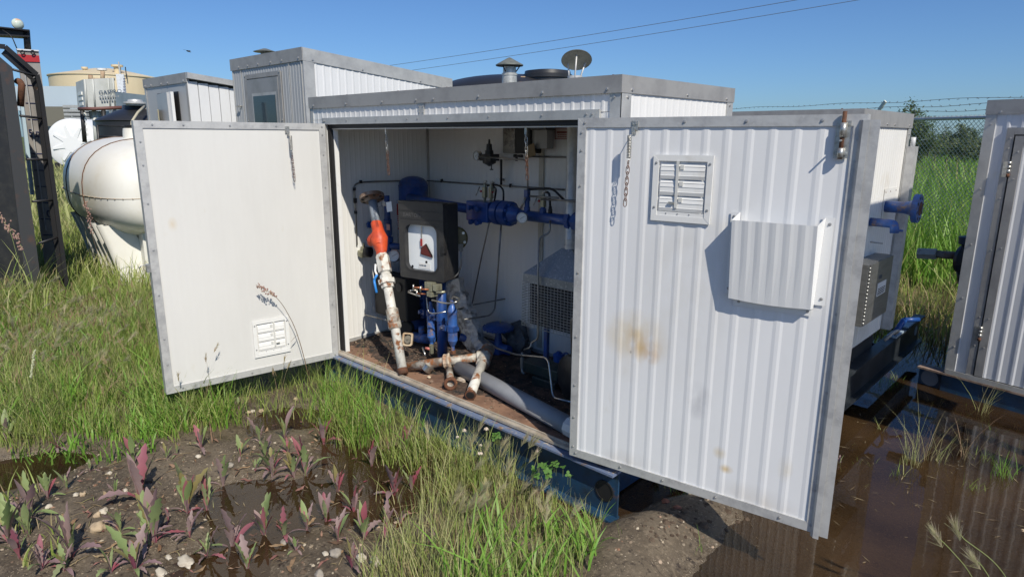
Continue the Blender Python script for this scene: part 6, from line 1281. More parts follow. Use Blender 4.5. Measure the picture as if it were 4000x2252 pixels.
mb = MB(); mb.tube([vp(381, 490, 10.5), vp(560, 494, 10.5)], .014, 6); mb.tube([vp(388, 532, 10.5), vp(470, 534, 10.5)], .012, 6); mb.tube([vp(381, 488, 10.5), vp(392, 640, 10.5)], .02, 6); mb.build('rail', BLACKP, rl)

# --- black dome tank and vent behind the main roof
D8 = 9.0; c8 = vp(2015, 400, D8+.4); z8 = float(vp(2020, 297, D8+.4)[2])
dt = thing('black_dome_tank', (c8[0], c8[1], 0), 'black plastic tank whose dome and round lid rise over the main shed roof', 'tank')
r8 = 340*D8/F_PX; mb = MB(); mb.lathe((c8[0], c8[1], 0), (0, 0, 1), [(0, r8), (z8-.32, r8)]+[(z8-.32+.32*math.sin(t), r8*math.cos(t)**.8) for t in np.linspace(.1, 1.5, 14)]+[(z8, 0)], 48); mb.build('tank_shell', BLKP, dt)
ql = vp(*Z3(748, 275), D8-.3); mb = MB(); rl_ = 84*D8/F_PX; mb.lathe((ql[0], ql[1], ql[2]-.1), (0, 0, 1), [(0, rl_), (.11, rl_), (.112, rl_*1.06), (.155, rl_*1.06), (.16, rl_), (.20, rl_*.97), (.215, rl_*.6), (.22, 0)], 40); mb.build('lid', BLKP, dt)
mb = MB(); slab(mb, [vp(*Z3(570, 253), D8-.5), vp(*Z3(600, 253), D8-.5), vp(*Z3(603, 320), D8-.5), vp(*Z3(573, 320), D8-.5)], .03); mb.build('strap', mat('tan_strap', (.45, .32, .2), .6), dt)
D9 = 7.0; q = vp(*Z3(495, 250), D9); qt = vp(*Z3(495, 190), D9); qc = vp(*Z3(495, 182), D9); rc = 88*.5862*D9/F_PX
vt = thing('vent_cap', q, 'conical black-edged vent cap on a pale flue behind the main shed roof', 'vent')
mb = MB(); mb.lathe((q[0], q[1], q[2]-.25), (0, 0, 1), [(0, .085), (.25, .075), (.252, .08), (.275, .08), (.277, .068), (float(qt[2]-q[2])+.25, .066)], 24); mb.build('pipe', mat('pale_flue', (.50, .50, .47), .4, .4, c2=(.3, .3, .28), sc=14), vt)
mb = MB(); mb.lathe((qc[0], qc[1], qc[2]), (0, 0, 1), [(0, rc), (.008, rc), (.075, rc*.12), (.08, 0)], 28); mb.build('cone', MATS['dull_galvanised'], vt); mb = MB(); mb.lathe((qc[0], qc[1], qc[2]-.004), (0, 0, 1), [(0, rc*.98), (.003, rc*.98)], 28)
for k in range(3): t = 2.1*k+.6; mb.tube([(q[0]+.066*math.cos(t), q[1]+.066*math.sin(t), qt[2]-.05), (qc[0]+rc*.8*math.cos(t), qc[1]+rc*.8*math.sin(t), qc[2])], .006, 5)
mb.build('cap_bracket', BLACKP, vt)

# --- chain-link fence with barbed wire
F0, F1 = np.array([1.604, 7.685, 0]), np.array([2.436, 7.221, 0]); fd = (F1-F0)/np.linalg.norm(F1-F0); fnn = np.array([fd[1], -fd[0], 0]); FP = lambda s_, z, n=0: F0+fd*s_+fnn*n+np.array([0, 0, z])
fe = thing('chain_link_fence', FP(0, 0), 'chain-link fence with top rail and three strands of barbed wire on the right', 'fence')
mb = MB(); mb.tube([FP(-6, 1.9), FP(8, 1.9)], .022, 10); mb.build('top_rail', GALV, fe)
mb = MB(); c_ = .058; s0, s1_ = -2.2, 2.6; zb0_, zt0 = .10, 1.935; Hh = zt0-zb0_
n = int((s1_-s0+Hh)/c_)
for k in range(n):
    a = s0-Hh+k*c_
    for sg_n in (1, -1):
        pa = (a, zb0_) if sg_n == 1 else (a+Hh, zb0_); pb_ = (a+Hh, zt0) if sg_n == 1 else (a, zt0)
        mb.tube([FP(pa[0], pa[1], .004*sg_n), FP(pb_[0], pb_[1], .004*sg_n)], .0034, 3, caps=False, smooth=False)
mb.build('mesh', mat('fence_wire', (.62, .62, .56), .4, .2), fe)
for (za_, pts) in ((0, ((0, 226), (1900, 148))), (1, ((690, 240), (1610, 203))), (2, ((1000, 265), (1610, 245)))):
    A, B = plane(*Z4(*pts[0]), F0+fnn*(-.08+.08*za_), fnn), plane(*Z4(*pts[1]), F0+fnn*(-.08+.08*za_), fnn); d = (B-A)/np.linalg.norm(B-A); A = A-d*3.5; B = B+d*3; L0 = np.linalg.norm(B-A)
    mb = MB(); mb.tube([A+d*L0*i/40+np.array([0, 0, -.012*math.sin(i*.9)]) for i in range(41)], .0028, 5)
    for k in range(int(L0/.125)):
        q = A+d*.125*k; t = rng.uniform(0, 3.1); e = np.array([0, 0, 1])*math.cos(t)+fnn*math.sin(t); mb.tube([q-e*.014, q+e*.014], .0018, 3); mb.tube([q+d*.004-e*.006+d*.01, q+e*.010-d*.01], .0022, 3)
    mb.build('barbed_wire', mat('dark_barbed_wire', (.10, .085, .08), .6, .3), fe)
for s_ in (-5.2, -2.1, 4.2): mb = MB(); mb.tube([FP(s_, 0), FP(s_, 1.93)], .03, 10); mb.build('post', GALV, fe)
mb = MB(); A, B = plane(*Z4(825, 250), F0, fnn), plane(*Z4(876, 182), F0, fnn); mb.obox((A+B)/2, (B-A)/2, fnn*.01, np.cross((B-A)/np.linalg.norm(B-A), fnn)*.022); mb.build('barb_arm', mat('pale_arm', (.62, .64, .56), .5), fe)
# --- power lines and bird
for k, (p0, p1) in enumerate((((1546, 253), (3114, 0)), ((1631, 272), (3355, 0)))):
    A, B = vp(*p0, 60), vp(*p1, 38); d = B-A; mb = MB(); mb.tube([A+d*t+np.array([0, 0, 1.6*(t-.0)*(t-1.0)*.25]) for t in np.linspace(-.35, 1.5, 30)], .016, 5)
    tag(mb.build('power_line', mat('line_aluminium', (.12, .13, .15), .5), origin=A), ['upper', 'lower'][k]+' of the two power lines crossing the blue sky', 'power line', 'power lines across the sky')
q = vp(737, 200, 40); mb = MB(); e = _R; n_ = np.array([0, 0, 1.])
mb.lathe(q-e*.13+n_*.03, e*1.+n_*-.35, [(-.02, 0), (.02, .03), (.10, .045), (.2, .03), (.27, .012), (.30, 0)], 10); 
mb.hexa([q-e*.08+n_*.02-_F*.02, q+e*.02-_F*.02, q+e*.02+_F*.02, q-e*.08+n_*.02+_F*.02, q-e*.22+n_*.07-_F*.25, q-e*.12+n_*.05-_F*.25, q-e*.13+n_*.05-_F*.24, q-e*.21+n_*.07-_F*.24]); mb.hexa([q-e*.06+n_*.02, q+e*.03, q+e*.03+_F*.02, q-e*.06+n_*.02+_F*.02, q-e*.12+n_*.08+_F*.3, q+e*.0+n_*.05+_F*.3, q+e*.0+n_*.05+_F*.31, q-e*.12+n_*.08+_F*.31])
tag(mb.build('bird', mat('dark_feathers', (.02, .02, .022), .7), origin=q), 'small dark bird flying in the sky on the left', 'bird')
# ------------------------------------------------------------------ vegetation and stones
def gpt(u, v, z=0.0):
    p = on(u, v, 'z', z)
    for _k in range(3): p = on(u, v, 'z', hz(p[0], p[1]))
    return p
def ribbons(P, h, az, lean, droop, w, S=5, faceaz=None, tipw=0.05):
    """N grass blades; P (N,3) feet, az = azimuth of the lean. Returns vertices and quads."""
    N_ = len(P); t = np.linspace(0, 1, S)[None, :]; h = h[:, None]; d = np.stack([np.cos(az), np.sin(az)], 1)
    hor = lean[:, None]*h*t**1.8; z = h*(t-droop[:, None]*t**3)
    c = np.zeros((N_, S, 3)); c[:, :, 0] = P[:, 0:1]+d[:, 0:1]*hor; c[:, :, 1] = P[:, 1:2]+d[:, 1:2]*hor; c[:, :, 2] = P[:, 2:3]+z
    fa = az+math.pi/2+rng.normal(0, .5, N_) if faceaz is None else faceaz
    wv = np.stack([np.cos(fa), np.sin(fa), np.zeros(N_)], 1)[:, None, :]*(w[:, None]*np.clip(1-t**2.2, tipw, 1)*np.clip(.55+t*2, 0, 1))[:, :, None]*.5
    V = np.stack([c-wv, c+wv], 2).reshape(-1, 3)
    b = (np.arange(N_)*S*2)[:, None]+(np.arange(S-1)*2)[None, :]
    F_ = np.stack([b, b+1, b+3, b+2], -1).reshape(-1, 4); return V, F_, c[:, -1, :], c[:, -2, :]
def inpoly(x, y, poly):
    ins = np.zeros(len(x), bool); j = len(poly)-1
    for i in range(len(poly)):
        xi, yi = poly[i]; xj, yj = poly[j]; c = ((yi > y) != (yj > y)) & (x < (xj-xi)*(y-yi)/(yj-yi+1e-12)+xi); ins ^= c; j = i
    return ins
def scatter(polypx, dens, world=None, clump=.0, cs=2.):
    poly = [tuple(on(u, v, 'z', 0)[:2]) for u, v in polypx] if world is None else world
    xs = [p[0] for p in poly]; ys = [p[1] for p in poly]; A = (max(xs)-min(xs))*(max(ys)-min(ys)); n = int(A*dens)
    x = rng.uniform(min(xs), max(xs), n); y = rng.uniform(min(ys), max(ys), n); k = inpoly(x, y, poly)
    if clump: k &= (fbm(x, y, cs)*.5+.5+rng.normal(0, .18, n)) > clump
    x, y = x[k], y[k]; ok = ~((x > -.05) & (x < 2.6) & (y > -.09) & (y < .97)) & ~((x > LD_x0(y)) & (x < LD_x0(y)+.05) & (y > -1.05) & (y < 0))
    x, y = x[ok], y[ok]; return np.stack([x, y, height(x, y)-.004], 1)
def LD_x0(y): return .20+.118*(y/.993)-.05
G_ = dict(
 lush=leafmat('lush_grass', [(0.163, 0.25, 0.044), (0.263, 0.362, 0.075), (0.375, 0.438, 0.125), (0.213, 0.288, 0.056), (0.45, 0.438, 0.188)], .5, .35),
 pale=leafmat('pale_grass', [(0.307, 0.354, 0.118), (0.425, 0.448, 0.189), (0.496, 0.448, 0.236), (0.26, 0.319, 0.083)], .55, .35),
 bright=leafmat('bright_grass', [(0.156, 0.336, 0.042), (0.24, 0.432, 0.072), (0.192, 0.312, 0.06)], .45, .4),
 dry=leafmat('dry_grass', [(.40, .33, .19), (.30, .22, .12), (.28, .26, .12), (.34, .20, .14)], .7, .25),
 head=leafmat('foxtail_awn', [(.52, .54, .28), (.62, .58, .38), (.58, .46, .38), (.46, .52, .22)], .6, .45))
def field(name, label, parts, cat='grass'):
    """several blade sets joined into one uncountable sheet of grass"""
    V, F_, M, o = [], [], [], 0; ml = []
    for (v, f, m) in parts:
        V.append(v); F_.append(f+o); o += len(v)
        if m not in ml: ml.append(m)
        M.append(np.full(len(f), ml.index(m)))
    ob = raw_mesh(name, np.vstack(V), np.vstack(F_), [G_[m] for m in ml]); ob.data.polygons.foreach_set('material_index', np.concatenate(M).astype(np.int32)); ob.data.update()
    tag(ob, label, cat, kind='stuff'); return ob
WIND = math.atan2(.55, .83)   # the stalks nod to the right in the picture, away along the front
def bl(P, h0, h1, w0, w1, lean=.5, m='lush', droop=.25, winds=.0, S=5):
    n = len(P); h = rng.uniform(h0, h1, n)*rng.uniform(.7, 1.1, n)*np.clip(.95+.28*fbm(P[:, 0]+3, P[:, 1]-7, .5), .5, 1.45); az = rng.uniform(0, 2*math.pi, n)
    if winds: az = az if not winds else np.where(rng.random(n) < winds, WIND+rng.normal(0, .5, n), az)
    v, f, tip, pre = ribbons(P, h, az, np.abs(rng.normal(lean, lean*.4, n)), rng.uniform(0, droop, n), rng.uniform(w0, w1, n), S)
    return (v, f, m), tip, pre
def awns(tip, pre, n=26, L0=.045, L1=.075, w=.0011, m='head'):
    d = tip-pre; d /= np.linalg.norm(d, axis=1)[:, None]+1e-9; N_ = len(tip)
    d = d*.9+np.array([math.cos(WIND)*.12, math.sin(WIND)*.12, .25]); d /= np.linalg.norm(d, axis=1)[:, None]
    b = np.repeat(tip, n, 0)-np.repeat(d, n, 0)*rng.uniform(0, .055, N_*n)[:, None]; r = rng.normal(0, .20, (N_*n, 3)); e = np.repeat(d, n, 0)+r; e /= np.linalg.norm(e, axis=1)[:, None]
    L = rng.uniform(L0, L1, N_*n)[:, None]; s = np.cross(e, rng.normal(0, 1, (N_*n, 3))); s /= np.linalg.norm(s, axis=1)[:, None]
    V = np.stack([b-s*w, b+s*w, b+e*L+s*w*.25, b+e*L-s*w*.25], 1).reshape(-1, 3); F_ = np.arange(len(V)).reshape(-1, 4); return (V, F_, m)

polyA = [(-500, 1085), (150, 1110), (660, 1230), (690, 1480), (850, 1560), (800, 1690), (520, 1760), (260, 1730), (150, 1800), (-150, 1760), (-700, 1750)]
pa = scatter(polyA, 5600, clump=.22, cs=1.3); g1, tp, pr = bl(pa, .10, .24, .0025, .0055, .35, 'lush'); 
pb_ = scatter(polyA, 2600, clump=.35); g2, tp2, pr2 = bl(pb_, .14, .30, .002, .004, .45, 'pale', winds=.6)
pc_ = scatter(polyA, 700, clump=.4, cs=3); g3, _a, _b = bl(pc_, .12, .26, .008, .013, .5, 'bright')
pd_ = scatter([(-500, 1250), (300, 1250), (560, 1400), (420, 1560), (-300, 1600)], 120, clump=.35); pe_ = scatter([(-300, 1200), (640, 1260), (680, 1560), (1300, 1500), (1300, 1560), (700, 1740), (-200, 1740)], 110, clump=.3); g5, tp5, pr5 = bl(pe_, .28, .46, .0018, .0028, .3, 'dry', .15); aw5 = awns(tp5, pr5, 22, .015, .03, .0016, 'dry')
g4, tp4, pr4 = bl(pd_, .26, .36, .0015, .0025, .55, 'pale', .35, winds=.9); aw = awns(tp4, pr4, 60, .03, .06, .0009)
field('tall_grass', 'dense green and straw coloured grass covering the ground left of the left door', [g1, g2, g3, g4, aw, g5, aw5])
# tufts at the foot of the left door and along the blue skid
parts = []
for poly, d in ((polyA, 1500), ([(650, 1470), (1330, 1375), (1390, 1440), (1330, 1520), (760, 1640), (520, 1640)], 1300), ([(1750, 1850), (2150, 1850), (2350, 2000), (2250, 2400), (1500, 2400), (1560, 2100)], 900), ([(1290, 1430), (1450, 1470), (2050, 1850), (1700, 1850), (1200, 1560)], 500)):
    P_ = scatter(poly, d, clump=.3); g, *_r = bl(P_, .015, .05, .002, .005, 3.2, 'dry', .6); parts.append(g)
for poly, d, h0, h1, w0, w1, m, cl in ((((650, 1470), (1330, 1375), (1390, 1440), (1330, 1500), (950, 1570), (760, 1600)), 2300, .08, .24, .002, .005, 'lush', .28),
      (((540, 1590), (760, 1630), (960, 1600), (980, 1660), (700, 1760), (500, 1720)), 2600, .16, .32, .003, .007, 'lush', .25),
      (((900, 1590), (1340, 1470), (1340, 1540), (1050, 1640), (930, 1680)), 1900, .10, .26, .002, .005, 'lush', .32),
      (((540, 1590), (760, 1630), (960, 1600), (980, 1660), (700, 1760), (500, 1720)), 800, .16, .34, .007, .011, 'bright', .3),
      (((700, 1470), (1330, 1385), (1390, 1440), (1000, 1540)), 600, .10, .26, .004, .009, 'pale', .4),
      (((1290, 1520), (1450, 1560), (1700, 1720), (2050, 1950), (1850, 1960), (1550, 1840), (1300, 1760), (1180, 1620)), 3000, .11, .29, .002, .005, 'lush', .32),
      (((1450, 1580), (1700, 1730), (2100, 1960), (1950, 2000), (1600, 1860)), 1100, .16, .34, .0016, .0035, 'pale', .35),
      (((1290, 1520), (1450, 1560), (1700, 1720), (1640, 1800), (1330, 1740), (1190, 1620)), 1300, .14, .28, .004, .009, 'bright', .40),
      (((1290, 1520), (1450, 1560), (1700, 1720), (2050, 1950), (1650, 1860), (1330, 1760)), 900, .08, .20, .002, .004, 'dry', .45),
      (((540, 1500), (900, 1560), (860, 1700), (560, 1760)), 1800, .10, .24, .004, .010, 'bright', .35),
      (((540, 1500), (900, 1560), (860, 1760), (560, 1760)), 1200, .06, .2, .003, .006, 'dry', .45),
      (((-100, 1700), (380, 1700), (420, 1800), (200, 1820), (-100, 1800)), 900, .10, .24, .008, .013, 'bright', .36),
      (((280, 1700), (560, 1680), (620, 1800), (420, 1850), (300, 1800)), 1500, .10, .24, .006, .012, 'bright', .3),
      (((0, 1900), (150, 1880), (260, 2252), (-100, 2252)), 500, .10, .22, .005, .011, 'lush', .42),
      (((0, 1900), (150, 1880), (300, 2252), (-100, 2252)), 300, .08, .2, .003, .007, 'dry', .45),
      (((1050, 1560), (1350, 1620), (1450, 1760), (1250, 1740)), 700, .06, .2, .003, .007, 'lush', .5),
      (((1400, 1650), (1800, 1780), (1700, 1900), (1500, 1850)), 700, .06, .18, .002, .005, 'pale', .48),
      (((100, 1850), (450, 1800), (1000, 1850), (900, 2252), (0, 2252)), 160, .03, .09, .0015, .003, 'pale', .55),
      (((2200, 1900), (2480, 1960), (2620, 2020), (2420, 2200), (2250, 2150)), 450, .05, .16, .002, .005, 'lush', .5),
      (((1500, 1700), (1950, 1850), (1650, 2100), (1450, 2000)), 420, .05, .16, .0015, .004, 'pale', .5)):
    P_ = scatter(poly, d, clump=cl, cs=3.2); g, *_r = bl(P_, h0, h1, w0, w1, .5, m); parts.append(g)
field('grass', 'tufts of grass rooted along the blue skid and under the left door', parts)
# foxtail stand in the middle foreground
polyD = [(1730, 1850), (2060, 1830), (2330, 1960), (2360, 2080), (2230, 2500), (1500, 2600), (1400, 2300), (1560, 2150), (1640, 1980)]
P1 = scatter(polyD, 3400, clump=.3, cs=3); f1, t1, p1 = bl(P1, .10, .27, .0018, .004, .35, 'pale', .15)
P2 = scatter(polyD, 1500, clump=.4, cs=2.4); f2, *_r = bl(P2, .08, .22, .002, .005, .4, 'lush', .2)
P3 = scatter([(1700, 1880), (2050, 1860), (2330, 1980), (2250, 2150), (1750, 2150)], 230, clump=.36, cs=3); f3, t3, p3 = bl(P3, .20, .31, .0015, .0025, .3, 'pale', .15, winds=.7); a3 = awns(t3, p3, 90, .03, .065, .0008)
P4 = scatter([(1850, 2100), (2350, 2050), (2300, 2500), (1700, 2500)], 1000, clump=.35, cs=3); f4, *_r = bl(P4, .14, .30, .009, .015, .55, 'bright', .25)
P5 = scatter(polyD, 900, clump=.5); f5, *_r = bl(P5, .06, .2, .0015, .003, .6, 'dry', .3)
field('foxtail_barley', 'feathery foxtail barley and grass standing in front of the grey plastic pipe', [f1, f2, f3, a3, f4, f5])
# tall field beyond the fence and wet margin between the sheds
Wp = [(-1.5, 7.4), (8, 5.2), (9, 16), (-6, 22)]
Q1 = scatter(None, 480, world=[(-1.5, 6.6), (7, 5.0), (7, 12), (-3, 16)]); q1_, *_r = bl(Q1, .5, .95, .012, .024, .35, 'bright', .2)
Q2 = scatter(None, 120, world=[(-1.5, 6.6), (7, 5.0), (7, 14), (-3, 20)]); q2_, *_r = bl(Q2, .4, .95, .010, .02, .4, 'lush', .2)
Q3 = scatter(None, 90, world=[(-4, 12), (8, 8), (14, 30), (-16, 40)]); q3_, *_r = bl(Q3, .5, 1.0, .03, .06, .4, 'bright', .2, S=4)
field('meadow_grass', 'tall bright green meadow grass beyond the chain-link fence', [q1_, q2_, q3_])
Q4 = scatter(None, 420, world=[(1.0, 4.2), (5, 3.7), (5.5, 5.6), (.4, 6.8)], clump=.3); q4_, *_r = bl(Q4, .2, .55, .006, .011, .4, 'lush', .3)
Q5 = scatter(None, 380, world=[(1.0, 4.0), (5, 3.6), (5.5, 5.6), (.4, 6.8)], clump=.35); q5_, *_r = bl(Q5, .2, .5, .005, .010, .5, 'dry', .4)
field('marsh_grass', 'green and straw coloured grass standing in water behind the right-hand sheds', [q4_, q5_])
Q6 = scatter(None, 330, world=[(-2.6, -.4), (-2.4, 1.6), (-7, 4.5), (-12, 2), (-9, -3), (-4.5, -2.6), (-2.8, -1.7)]); q6_, *_r = bl(Q6, .16, .42, .007, .014, .4, 'lush', .2)
Q7 = scatter(None, 160, world=[(-2.6, -.4), (-2.4, 1.6), (-7, 4.5), (-12, 2), (-9, -3), (-4.5, -2.6), (-2.8, -1.7)]); q7_, *_r = bl(Q7, .2, .5, .006, .012, .5, 'pale', .3)
Q8 = scatter(None, 26, world=[(-8, -2), (-6, 8), (-34, 24), (-44, -6)]); q8_, *_r = bl(Q8, .3, .6, .03, .06, .4, 'pale', .2, S=4)
field('yard_grass', 'rank grass around the white leg tank and behind the black ladder', [q6_, q7_, q8_])

# tufts in the right hand puddle, each its own
_tl = [((3465, 1525), 70, .13, 'bright', 'bright green grass tuft standing in the puddle in front of the rear skid'), ((3400, 1515), 30, .08, 'bright', 'low green tuft left of the bright tuft in the rear puddle'),
 ((3510, 1505), 16, .12, 'lush', 'thin upright tuft right of the bright tuft in the rear puddle'), ((3345, 1490), 14, .09, 'pale', 'short yellowish tuft near the rear skid lug'), ((3300, 1590), 26, .14, 'pale', 'straggly tuft touching the edge flange of the right door'),
 ((3555, 1830), 30, .34, 'pale', 'tall straggly tuft on the muddy ridge right of the weed'), ((3615, 1815), 18, .44, 'dry', 'tallest reddish grass stalks leaning left on the muddy ridge'), ((3680, 1825), 14, .26, 'pale', 'thin upright tuft on the right end of the muddy ridge'),
 ((3370, 1830), 12, .12, 'lush', 'small tuft left of the purple weed on the ridge'), ((3745, 1560), 34, .12, 'bright', 'bright low tuft against the skid of the right-hand shed'), ((3770, 1620), 20, .07, 'bright', 'flattened green tuft in front of the right-hand skid'),
 ((3835, 1640), 24, .30, 'pale', 'tall thin tuft in front of the right-hand shed door'), ((3770, 1810), 22, .36, 'dry', 'tall dry stalks in the middle of the right puddle'), ((3840, 1815), 22, .14, 'lush', 'green tuft right of the tall dry stalks'),
 ((3910, 1870), 40, .18, 'bright', 'broad green tuft near the right picture edge'), ((3800, 1920), 30, .07, 'lush', 'low mossy tuft beside the small mud ridge at the right'), ((3920, 1600), 10, .09, 'pale', 'sparse short tuft at the right edge by the blue skid'),
 ((3500, 1870), 16, .12, 'lush', 'short tuft at the left end of the muddy ridge'), ((2640, 1930), 20, .14, 'bright', 'small green tuft on top of the mud bank under the right door'), ((2720, 2150), 6, .12, 'bright', 'single green sprout on the slope of the mud bank')]
for k_, (uv_, n_, h_, m_) in enumerate((((3330, 1760), 10, .07, 'lush'), ((3440, 1700), 8, .10, 'pale'), ((3560, 1640), 7, .09, 'pale'), ((3650, 1600), 8, .10, 'dry'), ((3700, 1700), 9, .08, 'lush'), ((3880, 1720), 14, .09, 'bright'), ((3950, 1780), 12, .12, 'lush'), ((3330, 1920), 12, .10, 'pale'), ((3960, 1680), 8, .07, 'pale'), ((3500, 1590), 9, .12, 'dry'))):
    _tl.append((uv_, n_, h_, m_, ['lowest but one sparse', 'thin', 'wispy', 'reddish', 'small dark', 'short bright', 'mid-sized', 'lowest straggly', 'tiny pale', 'dry upright'][k_]+' grass sprout standing in the brown water of the right puddle'))
for (uv, n, h, m, lb) in _tl:
    c = gpt(*uv); P_ = np.tile(c, (n, 1))+np.concatenate([rng.normal(0, .016+.0003*n, (n, 2)), np.zeros((n, 1))], 1); P_[:, 2] = c[2]-.01
    wd = .0022 if h > .2 else .0028
    (v, f, _m), tp, pr = bl(P_, h*.6, h*1.1, wd*.7, wd*1.3, .42 if h < .2 else .5, m, .2); ob = raw_mesh('grass_tuft', v, f, G_[m], origin=c); tag(ob, lb, 'grass tuft', 'grass tufts in and by the right puddle')

# single tall stalks
def stalk(base, pts, m, label, r=.0018, head=None, leaf=None, name='grass_stalk'):
    mb = MB(); pts = [np.array(p) for p in pts]; B = bend([np.array(base)]+pts, .3, 8); mb.tube(B, [r*(1-.5*i/len(B)) for i in range(len(B))], 5); ms = [m]
    if head == 'panicle':
        a, b_ = B[-1], B[max(0, len(B)-7)]
        for k in range(46):
            t = rng.random(); c = a*(1-t)+b_*t+rng.normal(0, .008, 3); mb.add(*lump(c, rng.uniform(.003, .0055), k, 1, (1, 1, 1.5), .3), 1)
        ms.append(mat('purple_panicle', (.28, .16, .14), .8, c2=(.38, .28, .2), sc=60))
    if head == 'spike':
        a, b_ = B[-1], B[max(0, len(B)-9)]
        for k in range(40): t = k/40; c = a*(1-t)+b_*t+rng.normal(0, .002, 3); mb.add(*lump(c, .005, k, 1, (1, 1, 1.3), .3), 1)
        ms.append(mat('pale_spike', (.40, .42, .26), .8))
    if leaf is not None: p, q = leaf; p, q = np.array(p), np.array(q); s_ = np.array([.006, .004, .006]); mb.add([p, (p+q)/2+s_, q, (p+q)/2-s_], [(0, 1, 2, 3)], 0)
    return tag(mb.build(name, ms, origin=base), label, 'grass stalk')
SG = mat('stalk_green', (.20, .24, .08), .5); SB = mat('stalk_brown', (.17, .11, .06), .6)
b0 = on(1215, 1470, 'x', .24); b0[2] = hz(b0[0], b0[1])
S_ = lambda u, v: on(u, v, 'x', .22)
stalk(b0, [S_(1185, 1380), S_(1150, 1270), S_(1105, 1190), S_(1070, 1150), S_(1000, 1112)], SB, 'long curved brown grass stalk arching across the left door with one dark leaf', .0026, 'panicle', (S_(1163, 1302), S_(1133, 1338)))
b0 = gpt(75, 1780); D_ = float((b0-CP)@_F)
V_ = lambda u, v, d=D_: vp(u, v, d)
stalk(b0, [V_(78, 1680), V_(100, 1560), V_(125, 1450), V_(135, 1370)], SG, 'long thin grass stalk with pale seed spike at the lower left', .0016, 'spike')
D_ = 3.6; b0 = vp(120, 1600, D_); b0[2] = hz(b0[0], b0[1])
stalk(b0, [vp(110, 1300, D_), vp(80, 1050, D_), vp(40, 900, D_), vp(-10, 830, D_)], SG, 'tall arching reed with purplish plume across the black tank', .002, 'panicle')
stalk(b0+np.array([.05, .02, 0]), [vp(150, 1300, D_), vp(130, 1100, D_), vp(85, 960, D_), vp(40, 890, D_)], SG, 'second arching reed with purplish plume low before the black tank', .002, 'panicle')
b0 = gpt(560, 1400); D_ = float((b0-CP)@_F)
stalk(b0, [V_(480, 1250, D_), V_(420, 1120, D_), V_(355, 900, D_), V_(332, 790, D_)], SB, 'thin brown reed standing before the white leg tank', .002, 'panicle')
for k, (bu, bv, pts) in enumerate((((3990, 2300), 0, ((3900, 2200), (3760, 2100), (3735, 2060))), ((3850, 2320), 0, ((3790, 2230), (3700, 2130), (3655, 2090))), ((3900, 2330), 0, ((3870, 2260), (3830, 2200), (3800, 2180))))):
    d = 1.9; base = vp(bu[0], bu[1]+60, d); base = base if base[2] > .0 else base*[1, 1, 0]+[0, 0, hz(base[0], base[1])]
    P_ = [vp(u, v, d) for u, v in pts]; mb = MB(); B = bend([base]+P_, .2, 6); mb.tube(B, .0016, 5)
    (v_, f_, _m) = awns(np.array([B[-1]]), np.array([B[-4]]), 170, .03, .07, .0005); mb.add(v_.tolist(), [tuple(q) for q in f_.tolist()], 1)
    tag(mb.build('foxtail_stalk', [SG, G_['head']], origin=base), ['uppermost', 'leftmost', 'lowest'][k]+' of three near foxtail heads in the bottom right corner', 'grass stalk', 'foxtail heads in the bottom right corner')

